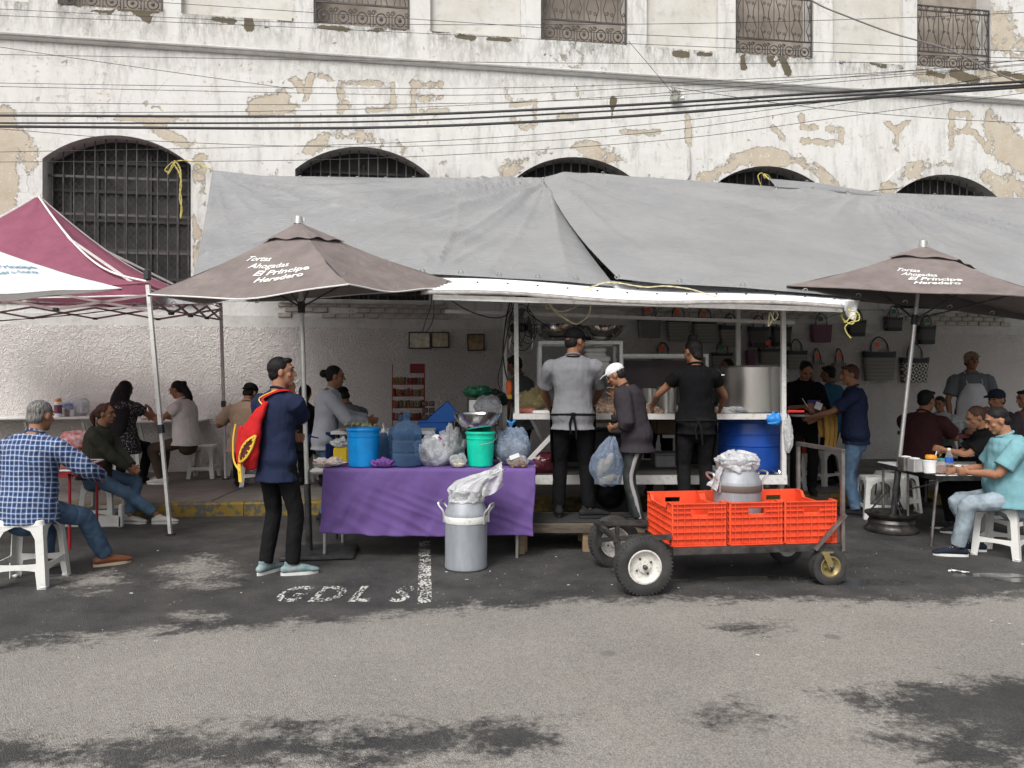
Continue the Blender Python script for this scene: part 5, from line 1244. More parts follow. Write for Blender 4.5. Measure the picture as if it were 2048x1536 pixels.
# bags on the table
M_BAGC = plastic_bag('clear_crinkled_film', (.74, .76, .80), .85, .10); M_BAGB = plastic_bag('blue_tinted_film', (.40, .50, .66), .84, .12)
M_STYR = mat('white_foam', (.78, .78, .77), .6); M_PAPER = mat('white_paper_pack', (.76, .77, .78), .55, bump=.3, bs=30)
p = TT(873, dy=.22); pk = thing('tray_packet', 'slanted packet of white foam plates with a printed orange and black label', 'packet', tuple(p))
Mr = Matrix.Rotation(R(-28), 3, 'Y') @ Matrix.Rotation(R(15), 3, 'X')
MB().rbox((0, 0, .13), (.17, .10, .26), .02, rot=Mr).build('pack', M_PAPER, pk)
n = N('printed_packet_label'); v = n.coord(); sx = n.new('SeparateXYZ'); n.link(v, sx.inputs[0])
cc = n.mix(n.ramp(n.noise(22, 1, .4, v), [(.44, 0.), (.5, 1.)], 'CONSTANT'), (.75, .22, .03), (.03, .02, .05)); cc = n.mix(n.ramp(n.noise(13, 1, .4, v), [(.56, 0.), (.6, 1.)]), cc, (.35, .03, .18)); n.set(Base_Color=cc, Roughness=.35)
MB().box((0, -.053, .19), (.13, .004, .10), rot=Mr).build('printed_label', n.m, pk, smooth=False)
MB().lathe([(.001, .0), (.035, .0), (.035, .002), (.001, .002)], Vector((0, 0, 0)) + Vector((-.01, -.058, .185)), 16, Mr @ Matrix.Rotation(R(90), 3, 'X')).build('round_emblem', mat('black_white_emblem', (.02, .02, .02), .4, c2=(.5, .5, .5), vs=60), pk)
crumple('plastic_bag', 'clear crinkled bag of foam plates between the jug and green bucket', 'plastic bag', TT(868, dy=.2), (.16, .13, .14), M_BAGC, 21, .45)
crumple('plastic_bag', 'clear empty bag sagging against the green bucket', 'plastic bag', TT(905, dy=.3), (.11, .11, .17), M_BAGC, 27, .5)
crumple('dough_ball', 'ball of pale dough or chopped onion in a clear bag on the cloth', 'food', TT(917, dy=.07), (.058, .05, .038), mat('pale_dough', (.62, .58, .42), .6, bump=1, bs=120, bd=.006, var=.3), 31, .2)
crumple('plastic_bag', 'small clear bag wrapped over the dough ball', 'plastic bag', TT(917, dy=.075), (.066, .056, .06), M_BAGC, 33, .35)
bg_ = crumple('plastic_bag', 'big blue knotted bag full of packed food at the table right end', 'plastic bag', TT(1025, dy=.25), (.155, .14, .185), M_BAGB, 41, .25)
crumple('food_pack', 'dark packed food inside the big blue knotted bag', 'food', TT(1012, dy=.26), (.09, .09, .12), mat('dark_green_food', (.12, .13, .11), .6, c2=(.35, .33, .28), vs=30, bump=.5), 43, .3)
crumple('food_pack', 'pale foam pack inside the big blue knotted bag', 'food', TT(1035, dy=.24), (.085, .085, .12), M_BAGW, 44, .3)
mb = MB()
for k in range(7): a_ = k * .9; mb.tube([(0, 0, 0), (.02 * math.cos(a_), .02 * math.sin(a_), .03), (.04 * math.cos(a_), .03 * math.sin(a_), .05 - .01 * (k % 3))], [.012, .008, .004], 6, (1, 0, 0), 3)
o = mb.build('bag_knot', mat('blue_film_knot', (.05, .25, .65), .3)); o.location = TT(1022, dy=.25) + Vector((0, 0, .345)); tag(o, 'bright blue knot on top of the big food bag', 'knot')
t = thing('peanut_bag', 'clear bag of brown peanuts with a white label at the table corner', 'snack bag', tuple(TT(1036, dy=.06)))
random.seed(3)
M_NUT = mat('roasted_brown_wafer', (.42, .22, .08), .55, var=.35, vs=30, c2=(.55, .36, .17)); nu_me = None
for k in range(46):
    if nu_me is None: o = MB().rbox((0, 0, 0), (.034, .012, .022), .004).build('wafer', M_NUT, t); nu_me = o.data
    else: o = bpy.data.objects.new('wafer', nu_me); col.objects.link(o); o.parent = t
    a_ = random.uniform(0, 6.28); r_ = random.uniform(0, 1) ** .5
    o.location = (.075 * r_ * math.cos(a_), .035 * r_ * math.sin(a_), random.uniform(.012, .10 - .05 * r_)); o.rotation_euler = (random.uniform(-.8, .8), random.uniform(-.8, .8), random.uniform(0, 3))
MB().box((-.03, -.05, .10), (.085, .004, .035), rot=Matrix.Rotation(R(-20), 3, 'Y')).build('white_label', M_PAPER, t, smooth=False)
mb = MB(); 
crumple('clear_wrap', 'clear wrapper around the brown wafers', 'wrapper', TT(1036, dy=.06), (.088, .05, .06), plastic_bag('very_clear_film', (.8, .8, .82), .97, .08), 52, .25)
# chopping board, greens, pump bottle
bz = thing('chopping_board', 'wooden chopping board with cut greens beside the grey shirt cook', 'chopping board', tuple(W(722, 857, 7.15)))
MB().rbox((0, 0, 0), (.34, .26, .025), .008).build('board', M_WOOD, bz)
tb2 = thing('prep_table', 'low prep table behind the purple table carrying the chopping board', 'table', (W(740, 900, 7.35).x, 7.35, 0))
MB().box((.15, 0, 1.02), (.95, .5, .03)).build('tabletop', M_TW, tb2); [MB().tube([(x, y, 1.0), (x, y, 0)], .014, 8).build('leg', M_BLKM, tb2) for x in (-.28, .58) for y in (-.2, .2)]
mb = MB(); random.seed(5)
for k in range(46): mb.rbox((random.gauss(0, .07), random.gauss(0, .04), random.uniform(.015, .05)), (.035, .02, .012), .003, rot=Matrix.Rotation(random.uniform(0, 3), 3, Vector((random.random(), random.random(), random.random())).normalized()))
o = mb.build('cut_cabbage', mat('pale_green_cabbage', (.35, .42, .14), .6, var=.4, vs=20, c2=(.55, .55, .3))); o.location = W(725, 857, 7.15); tag(o, 'heap of cut pale green cabbage on the chopping board', 'food'); o['kind'] = 'stuff'
t = thing('pump_bottle', 'clear pump dispenser bottle with a white pump behind the blue tub', 'bottle', tuple(TT(767, dy=.5) + Vector((0, 0, .0))))
MB().lathe([(.001, 0), (.042, 0), (.045, .01), (.045, .22), (.03, .26), (.018, .27), (.001, .27)], (0, 0, 0), 20).build('body', M_JUG, t); MB().tube([(0, 0, .26), (0, 0, .34), (0, -.0, .345), (.0, -.045, .34)], .007, 6, (1, 0, 0)).build('pump', M_STYR, t); MB().lathe([(.02, .27), (.02, .29), (.01, .3), (.001, .3)], (0, 0, 0), 12).build('cap', M_STYR, t)
# side counter behind the purple table with leaning frame, lid, bags
sc_ = thing('side_counter', 'dark cluttered counter behind the steel bowl at the stall left end', 'counter', (W(920, 860, 8.1).x, 8.1, 0))
MB().box((.05, 0, .93), (1.35, .6, .04)).build('tabletop', M_BLKM, sc_, smooth=False); [MB().box((x, y, .46), (.04, .04, .92)).build('leg', M_BLKM, sc_, smooth=False) for x in (-.58, .68) for y in (-.25, .25)]
MB().box((.05, .27, .5), (1.3, .02, .8)).build('back_cloth', mat('dark_cloth', (.02, .02, .022), .9), sc_, smooth=False)
def frame_pic(label, p, w, h, rz, tilt, pic, group=None, yaw=0):
    t = thing('picture_frame', label, 'picture frame', tuple(p), rz, group); M = Matrix.Rotation(tilt, 3, 'X') @ Matrix.Rotation(yaw, 3, 'Y')
    b = .018
    for (cx, cz, sx_, sz) in ((0, h / 2 - b / 2, w, b), (0, -h / 2 + b / 2, w, b), (-w / 2 + b / 2, 0, b, h - 2 * b), (w / 2 - b / 2, 0, b, h - 2 * b)): MB().rbox(M @ Vector((cx, 0, cz)), (sx_, .024, sz), .004, rot=M).build('frame_side', mat('black_frame_wood', (.018, .014, .012), .4), t)
    MB().box(M @ Vector((0, .004, 0)), (w - 2 * b, .004, h - 2 * b), rot=M).build('print', pic, t, smooth=False); return t
def picm(name, a, b, c, s=9):
    n = N(name); v = n.coord(); f = n.noise(s, 3, .5, v, .6); n.set(Base_Color=n.mix(n.ramp(f, [(.35, 0.), (.5, .5), (.65, 1.)]), a, b), Roughness=.12, Specular_IOR_Level=.8); return n.m
def onwall(px, py, off): s = ws(px); return wallp(s, wz(px, py), off)
frame_pic('framed yellowish certificate, leftmost of the three pictures on the wall', onwall(839, 681, .05), .345, .265, WA, R(3), picm('yellow_green_certificate', (.30, .28, .16), (.52, .50, .36), 0, 14), 'framed pictures on the wall')
frame_pic('framed brown picture, middle of the three on the wall', onwall(880, 680, .05), .28, .25, WA, R(3), picm('brown_picture', (.20, .14, .06), (.42, .34, .18), 0, 11), 'framed pictures on the wall')
frame_pic('squarish framed picture, rightmost of the three, with an orange patch', onwall(951, 685, .05), .275, .27, WA, R(3), picm('dim_orange_picture', (.16, .12, .06), (.42, .28, .12), 0, 8), 'framed pictures on the wall', R(-2))
frame_pic('gold framed picture leaning behind the steel bowl', W(957, 820, 8.0) + Vector((.05, 0, -.02)), .34, .30, 0, R(-14), picm('pale_blue_white_print', (.55, .56, .58), (.72, .72, .72), 0, 4), None)
crumple('plastic_bag', 'clear bag of white foam cups behind the steel bowl', 'plastic bag', W(975, 832, 7.75), (.13, .12, .115), M_BAGC, 61, .3)
MB_ = MB().rbox((0, 0, .07), (.2, .14, .12), .02); o = MB_.build('foam_pack', M_STYR); o.location = W(985, 832, 7.8); tag(o, 'white foam pack inside the clear bag behind the bowl', 'packet')
crumple('plastic_bag', 'dark green plastic bag on the side counter', 'plastic bag', W(955, 795, 8.25), (.15, .1, .06), mat('green_film', (.01, .12, .06), .35), 63, .5)
crumple('black_bag', 'black bag piled behind the leaning gold frame', 'bag', W(985, 815, 8.3), (.16, .12, .10), mat('black_film', (.015, .015, .017), .35), 64, .4)
o = MB().rbox((0, 0, 0), (.34, .02, .20), .01, rot=Matrix.Rotation(R(-42), 3, 'Y')).build('slanted_cover', mat('deep_blue_plastic', (.0, .10, .42), .4)); o.location = W(883, 838, 7.7); tag(o, 'blue plastic lid leaning at an angle behind the jug', 'lid')
t = thing('blue_crate', 'blue plastic bin behind the water jug under the slanted lid', 'bin', tuple(W(868, 868, 7.8))); MB().rbox((0, 0, .06), (.30, .25, .14), .01).build('body', mat('deep_blue_plastic', (.0, .10, .42), .4), t); MB().box((0, 0, .135), (.32, .27, .015)).build('rim', mat('deep_blue_plastic', (.0, .10, .42), .4), t)
random.seed(11)
for k in range(9):
    x = W(850 + k * 17, 850, 8.1).x; h = random.uniform(.07, .16); t = thing('condiment_jar', '%s lidded jar, %s in the row on the side counter' % (('dark red', 'black', 'pale')[k % 3], ('first from the left', 'second', 'third', 'fourth', 'middle one', 'fourth from the right', 'third from the right', 'second from the right', 'rightmost')[k]), 'jar', (x, 8.0 + .1 * (k % 2), .95), 0, 'jars on the side counter')
    MB().lathe([(.001, 0), (.035, 0), (.036, h), (.02, h + .01), (.001, h + .01)], (0, 0, 0), 14).build('glass', mat('dim_jar_%d' % (k % 3), ((.12, .06, .04), (.05, .05, .05), (.2, .18, .15))[k % 3], .25), t); MB().lathe([(.034, h + .011), (.034, h + .035), (.001, h + .036)], (0, 0, 0), 14).build('lid', mat('jar_lid_%d' % (k % 2), ((.3, .3, .3), (.25, .02, .02))[k % 2], .4), t)
# snack rack
p = W(817, 865, 10.3); rk = thing('snack_rack', 'tiered red wire rack filled with packaged sweets and a square sign', 'snack rack', tuple(p), WA)
M_RW = mat('red_wire', (.30, .03, .02), .5); tz = [.0, .17, .34, .50, .66, .84]
mb = MB()
for x in (-.22, .22):
    for y in (-.0, .2): mb.tube([(x, y, -.1), (x, y, .93)], .006, 6)
mb.build('upright_wires', M_RW, rk); 
cols = [(.20, .012, .012), (.22, .14, .03), (.14, .012, .015), (.05, .10, .03), (.18, .13, .08), (.2, .2, .2), (.05, .015, .015)]
for j, z in enumerate(tz[:5]):
    mb = MB()
    for y in (-.02, .2): mb.tube([(-.22, y, z), (.22, y, z)], .005, 5); mb.tube([(-.22, y, z + .05), (.22, y, z + .05)], .003, 5)
    for i in range(15): mb.tube([(-.22 + .44 * i / 14, -.02, z), (-.22 + .44 * i / 14, -.02, z + .05)], .002, 4)
    mb.box((0, .09, z - .004), (.44, .2, .004)); mb.build('wire_shelf', M_RW, rk)
    for i in range(9):
        c = random.choice(cols[2:] if j < 2 else cols[:4]); o = MB().rbox((0, 0, .045), (.042, .08, random.uniform(.07, .11)), .006).build('snack_packet', mat('packet_%d' % cols.index(c), c, .35), rk); o.location = (-.2 + i * .05, .06, z + .005); o.rotation_euler = (R(-10), 0, random.uniform(-.2, .2))
MB().rbox((.12, .04, .88), (.20, .01, .13), .004).build('sign_plate', mat('dark_red_card', (.22, .015, .02), .5), rk)
hr = thing('hanging_packets', 'strips of small dark packets on a stand right of the snack rack', 'packets', tuple(W(850, 850, 10.2)))
for k in range(8): MB().rbox((.0 + (k % 2) * .09, 0, .02 + .09 * (k // 2)), (.08, .04, .07), .012).build('packet', mat('brown_packet', (.06, .035, .03), .4, c2=(.2, .12, .1), vs=20), hr)

# ================================================================== STALL EQUIPMENT
fan = thing('wall_fan', 'black caged electric fan clamped behind the left stall post', 'fan', tuple(W(1044, 655, 7.75)), R(55))
mb = MB()
Mf = Matrix.Rotation(R(90), 3, 'X')
for k in range(30): a_ = 2 * math.pi * k / 30; mb.tube([(0.03 * math.cos(a_), -.09, .03 * math.sin(a_)), (.17 * math.cos(a_), -.07, .17 * math.sin(a_)), (.24 * math.cos(a_), 0, .24 * math.sin(a_)), (.17 * math.cos(a_), .07, .17 * math.sin(a_)), (.04 * math.cos(a_), .09, .04 * math.sin(a_))], .002, 4)
for r_, y in ((.24, 0), (.17, -.07), (.1, -.085), (.17, .07)): mb.tube([(r_ * math.cos(i * math.pi / 14), y, r_ * math.sin(i * math.pi / 14)) for i in range(28)], .004, 5, (0, 1, 0), closed=True)
mb.build('cage', M_BLKM, fan)
for k in range(3):
    a_ = k * 2.094; mb = MB(); mb.grid(lambda u, v: Vector(((.03 + .17 * u) * math.cos(a_ + (v - .5) * (.5 + u)), .02 * (v - .5) * 2, (.03 + .17 * u) * math.sin(a_ + (v - .5) * (.5 + u)))), 6, 6); mb.build('blade', mat('dull_fan_blade', (.10, .10, .11), .4), fan)
MB().lathe([(.04, -.05), (.05, 0), (.05, .12), (.03, .14), (.001, .14)], (0, 0, 0), 16, Mf.inverted()).build('motor', M_BLK, fan)
MB().tube([(-.2, 0, -.1), (-.17, .02, -.25), (.17, .02, -.25), (.2, 0, -.1)], .01, 6, (0, 1, 0), 5).build('bracket', M_ALU, fan)
M_CASE = mat('satin_aluminium_profile', (.55, .55, .54), .4, .6); M_GLS = water('pane_glass', (.85, .88, .88), .06)
def case(label, x0, x1, y0, y1, z0, z1, nm='glass_case'):
    t = thing(nm, label, 'display case', ((x0 + x1) / 2, y0, z0)); w = .035
    for x in (x0, x1):
        for y in (y0, y1): MB().box((x, y, (z0 + z1) / 2), (w, w, z1 - z0)).build('case_post', M_CASE, t, world=True, smooth=False)
        MB().box((x, (y0 + y1) / 2, z1 - w / 2), (w, y1 - y0 - w, w)).build('case_rail', M_CASE, t, world=True, smooth=False)
    for y in (y0, y1):
        for z in (z0 + w / 2, z1 - w / 2): MB().box(((x0 + x1) / 2, y, z), (x1 - x0 - w, w, w)).build('case_rail', M_CASE, t, world=True, smooth=False)
    MB().box(((x0 + x1) / 2, y1 - .005, (z0 + z1) / 2), (x1 - x0 - w, .004, z1 - z0 - 2 * w)).build('glass_pane', M_GLS, t, world=True, smooth=False)
    return t
a_, b_ = W(1080, 682, 7.9), W(1242, 825, 7.9)
case('aluminium framed glass case behind the cook in grey T-shirt', a_.x, b_.x, 7.9, 8.4, CZ, a_.z)
a_, b_ = W(1243, 708, 8.2), W(1395, 825, 8.2)
case('lower glass case with dark panel between cook and woman in black', a_.x, b_.x + .1, 8.2, 8.7, CZ, a_.z)
MB().box((a_.x + .45, 8.68, (CZ + a_.z) / 2), (.85, .01, .5)).build('purple_panel', mat('dim_purple_panel', (.10, .07, .08), .5), bpy.data.objects['glass_case.001'], world=True, smooth=False)
bowl('large_bowl', 'large steel bowl on top of the glass case, left one', 'bowl', Vector((W(1113, 678, 8.1).x, 8.1, a_.z + .15)), .275, .165, 'large bowls above the glass case', m=M_SS).location.z = W(1113, 682, 8.1).z
bowl('large_bowl', 'large steel bowl above the glass case, right one', 'bowl', Vector((W(1205, 678, 8.1).x, 8.1, 0)), .245, .15, 'large bowls above the glass case').location.z = W(1205, 682, 8.1).z
random.seed(8)
for i, (px, py, w_, h) in enumerate(((1196, 725, .24, .14), (1207, 748, .2, .13), (1190, 705, .22, .10), (1196, 690, .1, .05))):
    p = W(px, py, 8.15); t = thing('foam_box', ('wide white foam box in the middle of the stack inside the glass case', 'small white foam box lowest of the stack in the glass case', 'thin foam box near the stack top in the glass case', 'short foam tub on top of the stack in the glass case')[i], 'foam box', tuple(p), 0, 'foam boxes in the glass case')
    MB().rbox((0, 0, -h / 4), (w_, .18, h / 2), .015).build('base', M_STYR, t); MB().rbox((0, 0, h / 4), (w_ + .01, .19, h / 2 - .004), .015).build('lid', M_STYR, t)
# heap of chopped pork and bag on the counter
mb = MB(); random.seed(9); hd = MB()
for k in range(1500):
    x = random.uniform(-1, 1); y = random.uniform(-1, 1)
    if x * x + y * y > 1: continue
    z = .14 * (1 - (x * x + y * y)) ** .7; c = Vector((x * .62, y * .25, z * random.uniform(.5, 1.05)))
    mb.box(c, (.035, .026, .016), rot=Matrix.Rotation(random.uniform(0, 3.1), 3, Vector((random.random() - .5, random.random() - .5, random.random())).normalized()))
mb.ell((0, 0, .0), (.6, .24, .11), None, 24, 10)
o = mb.build('chopped_pork', mat('cooked_pork', (.34, .19, .12), .5, var=.5, vs=35, c2=(.60, .45, .34)), smooth=False); o.location = W(1205, 826, 7.62) ; o.location.z = CZ; tag(o, 'heap of chopped cooked pork along the counter', 'food'); o['kind'] = 'stuff'
crumple('yellow_bag', 'yellowish clear bag of rolls at the counter left end', 'plastic bag', (W(1066, 800, 7.7).x, 7.75, CZ), (.15, .13, .13), plastic_bag('yellow_film', (.62, .52, .25), .4, .3), 71, .35)
mb = MB()
for k in range(26): mb.tube([(random.uniform(-.08, .08), random.uniform(-.05, .05), random.uniform(0, .04)) for q in range(4)], .01, 5, (0, 0, 1), 3)
o = mb.build('red_meat', mat('raw_pink_meat', (.5, .12, .08), .45, c2=(.6, .25, .2), vs=20)); o.location = (W(1055, 822, 7.5).x, 7.5, CZ); tag(o, 'strips of pink meat beside the left stall post', 'food'); o['kind'] = 'stuff'
t = thing('foam_tray', 'white foam tray lying on the counter beside the pink meat', 'tray', (W(1085, 826, 7.45).x, 7.42, CZ)); MB().rbox((0, 0, .012), (.2, .14, .024), .008).build('base', M_STYR, t); MB().rbox((0, 0, .028), (.18, .12, .006), .003).build('lip', M_STYR, t)
t = thing('electric_plug_cluster', 'orange cable connector hanging between the stall posts', 'connector', tuple(W(1018, 776, 7.7)))
MB().lathe([(.001, -.07), (.02, -.06), (.035, .0), (.03, .06), (.012, .08), (.001, .08)], (0, 0, 0), 12).build('plug', mat('orange_plug', (.75, .13, .02), .5), t); MB().rbox((.005, 0, -.09), (.05, .03, .05), .008).build('yellow_plug', mat('yellow_plug', (.6, .38, .03), .5), t)
M_WIRE = mat('black_hanging_wire', (.02, .02, .02), .6)
def wire(pts, label, r=.006, d=7.75):
    P = [W(x, y, d) for x, y in pts]; tag(MB().tube(P, r, 6, (1, 0, 0), 6).build('hanging_wire', M_WIRE, loc=tuple(P[0])), label, 'cable', 'black wires inside the stall')
wire([(890, 592), (930, 618), (975, 634), (1005, 634), (1020, 620), (1024, 596)], 'black wire looping below the roof left of the fan')
wire([(1022, 595), (1012, 640), (1006, 700), (1010, 740), (1018, 770)], 'black wire running down to the orange connector', .008)
wire([(1030, 595), (1016, 660), (1004, 720), (996, 760), (1005, 790)], 'second black wire beside the grey post behind the fan')
wire([(1062, 595), (1055, 622), (1075, 640), (1095, 652)], 'short wire from roof to the large bowls')
wire([(862, 585), (862, 610), (852, 640), (845, 664)], 'left of two wires dropping to the framed certificate', .005, 10.5)
wire([(866, 585), (868, 620), (864, 645), (853, 664)], 'right of two wires dropping to the framed certificate', .005, 10.5)
wire([(1640, 640), (1700, 622), (1760, 620), (1850, 620)], 'wire strung to the right from the roof corner over the baskets', .004, 11.8)
# great steel pot, smaller pots
p = Vector((W(1503, 828, 7.66).x, 7.66, CZ)); pt = thing('stock_pot', 'huge brushed steel stock pot at the right end of the counter', 'pot', tuple(p))
n = N('brushed_steel_pot'); n.set(Base_Color=n.mix(n.noise(1, 4, .6, n.coord((6, 6, 2))), (.42, .41, .38), (.58, .57, .54)), Metallic=1., Roughness=.34); n.link(n.bump(n.noise(1, 3, .5, n.coord((3, 3, 160))), .08, .004), n.b.inputs['Normal'])
MB().lathe([(.001, .0), (.275, 0), (.295, .015), (.295, .455), (.300, .46), (.304, .468), (.300, .474), (.290, .47), (.288, .02), (.001, .02)], (0, 0, 0), 56).build('body', n.m, pt)
for sg in (1, -1): MB().tube([(sg * .295, -.07, .38), (sg * .34, -.06, .38), (sg * .345, 0, .38), (sg * .34, .06, .38), (sg * .295, .07, .38)], .009, 7, (0, 0, 1), 3).build('handle', M_SS, pt)
for lb, px, r, h in (('small steel pot on the counter left of the woman in black', 1333, .10, .26), ('slim steel pot beside the lower glass case', 1300, .08, .24)):
    q = Vector((W(px, 825, 7.75).x, 7.75, CZ)); t = thing('steel_pot', lb, 'pot', tuple(q)); MB().lathe([(.001, 0), (r, 0), (r, h), (r + .008, h + .004), (r - .004, h), (r - .004, .01), (.001, .01)], (0, 0, 0), 32).build('body', n.m, t); MB().tube([(r, -.03, h * .8), (r + .03, 0, h * .8), (r, .03, h * .8)], .006, 6, (0, 0, 1), 3).build('handle', M_BLK, t)
crumple('plastic_bag', 'clear bag of lids lying in front of the huge pot', 'plastic bag', (W(1470, 826, 7.4).x, 7.42, CZ), (.12, .07, .035), M_BAGC, 81, .4)
t = thing('plate_stack', 'stack of white plates in film at the woman in black', 'plates', (W(1452, 826, 7.42).x, 7.45, CZ))
for k in range(6): MB().lathe([(.001, 0), (.06, 0), (.10, .010), (.10, .013), (.06, .004), (.001, .004)], (0, 0, .009 * k), 24).build('plate', M_STYR, t)
o = MB().tube([(0, 0, 0), (.16, 0, 0)], [.014, .012], 8, (0, 1, 0)).build('red_knife_handle', mat('red_handle_plastic', (.5, .02, .02), .35)); o.location = W(1575, 823, 7.3); tag(o, 'red knife handle sticking out right of the stall post', 'knife')
crumple('blue_bag', 'small bright blue bag tied under the counter edge', 'plastic bag', W(1548, 850, 7.27), (.07, .03, .055), mat('bright_blue_film', (.02, .22, .62), .3), 82, .6)
crumple('plastic_bag', 'bundle of white bags tied to the right stall post', 'plastic bag', W(1577, 905, 7.25), (.035, .035, .17), M_BAGW, 83, .5)
# blue drum below the counter
q = Vector((W(1497, 940, 7.72).x, 7.72, .585)); dr = thing('blue_drum', 'big blue plastic drum standing under the huge pot', 'drum', tuple(q))
M_DRM = mat('deep_blue_drum_plastic', (.005, .055, .30), .38, bump=.15, bs=20, dirt=.15)
MB().lathe([(.001, 0), (.29, 0), (.305, .02), (.31, .10), (.315, .27), (.323, .275), (.323, .285), (.315, .29), (.312, .38), (.318, .385), (.318, .395), (.310, .40), (.30, .50), (.31, .515), (.31, .535), (.28, .535), (.001, .53)], (0, 0, 0), 48).build('body', M_DRM, dr)
t = MB().tube([(.17, -.30, .04), (.19, -.36, .04), (.19, -.37, .02)], .012, 7, (0, 0, 1)).build('tap', M_SS, dr)
crumple('plastic_bag', 'heap of clear film on the lower deck left of the blue drum', 'plastic bag', W(1430, 952, 7.45), (.10, .08, .09), M_BAGC, 84, .5)
crumple('maroon_bag', 'shiny maroon handbag stowed on the lower deck behind the brace', 'bag', W(1088, 950, 7.6), (.16, .10, .13), mat('maroon_patent', (.09, .015, .025), .25), 85, .2)
for px, py, c, lb, w_, h in ((1335, 905, (.10, .06, .03), 'brown carton under the counter between the two cooks', .3, .16), (1240, 905, (.02, .02, .022), 'dark bin under the counter beside the man in the cap', .4, .34), (1330, 955, (.22, .22, .22), 'grey steel pot on the lower deck behind the cap man', .26, .14), (1170, 930, (.03, .03, .035), 'black box under the counter behind the cook', .5, .4)):
    p = W(px, py, 8.1); p.z = .586 if px != 1335 else .94; t = thing('storage_box', lb, 'box', tuple(p)); MB().rbox((0, 0, h / 2), (w_, .3, h), .015).build('body', mat('stored_%d' % px, c, .6), t); MB().rbox((0, 0, h + .008), (w_ + .015, .315, .016), .005).build('lid', mat('stored_%d' % px, c, .6), t)
crate('faded red crate upside down on the stool behind the right stall post', (G(1582, 982, .15).x, G(1582, 982, .15).y + .17, .61), R(12), None, (.34, .40, .26))
st_ = stl

# ================================================================== WOVEN BAGS ON THE WALL
def weave(name, a, b, kind, sc_=1):
    n = N(name); v = n.coord((1, 1, 1)); sx = n.new('SeparateXYZ'); n.link(v, sx.inputs[0]); x, z = sx.outputs[0], sx.outputs[2]
    if kind == 'diamond':
        fx = n.math('ABSOLUTE', n.math('SUBTRACT', n.math('FRACT', n.math('MULTIPLY', x, 8.5)), .5)); fz = n.math('ABSOLUTE', n.math('SUBTRACT', n.math('FRACT', n.math('MULTIPLY', z, 8.5)), .5))
        f = n.math('GREATER_THAN', n.math('FRACT', n.math('MULTIPLY', n.math('ADD', fx, fz), 2.0)), .5)
    elif kind == 'vee':
        fx = n.math('ABSOLUTE', n.math('SUBTRACT', n.math('FRACT', n.math('MULTIPLY', x, 22)), .5)); f = n.math('GREATER_THAN', n.math('FRACT', n.math('MULTIPLY_ADD', z, 42, fx)), .5)
    elif kind == 'bigv':
        fx = n.math('ABSOLUTE', n.math('SUBTRACT', x, 0.)); f = n.math('GREATER_THAN', n.math('FRACT', n.math('MULTIPLY', n.math('ADD', fx, n.math('ABSOLUTE', z)), 34)), .6)
    else:
        f = n.math('MULTIPLY', n.math('GREATER_THAN', n.math('FRACT', n.math('MULTIPLY', x, 60)), .45), n.math('GREATER_THAN', n.math('FRACT', n.math('MULTIPLY', z, 60)), .4))
    n.set(Base_Color=n.mix(f, a, b), Roughness=.5)
    ck = n.new('TexChecker'); ck.inputs['Scale'].default_value = 120; n.link(v, ck.inputs[0]); n.link(n.bump(ck.outputs[1], .5, .003), n.b.inputs['Normal']); return n.m
BK = (.018, .018, .022)
WM = [weave('woven_check_black_grey', BK, (.20, .19, .18), 'check'), weave('woven_chevron_black_cream', BK, (.42, .40, .34), 'vee'), weave('woven_diamond_black_cream', BK, (.58, .54, .46), 'diamond'), weave('woven_big_diamond', (.05, .05, .05), (.34, .32, .28), 'bigv')]
M_BAND = weave('woven_black_band', BK, (.035, .035, .04), 'check'); M_PINK = weave('woven_mauve', (.13, .05, .085), (.20, .08, .13), 'check'); M_BEIB = weave('woven_beige_brown', (.20, .16, .13), (.34, .30, .26), 'check')
M_TAGO = mat('orange_price_card', (.85, .12, .03), .6); M_TAGG = mat('green_price_card', (.01, .16, .06), .5); M_TAGT = mat('pale_teal_tag', (.35, .55, .50), .5)
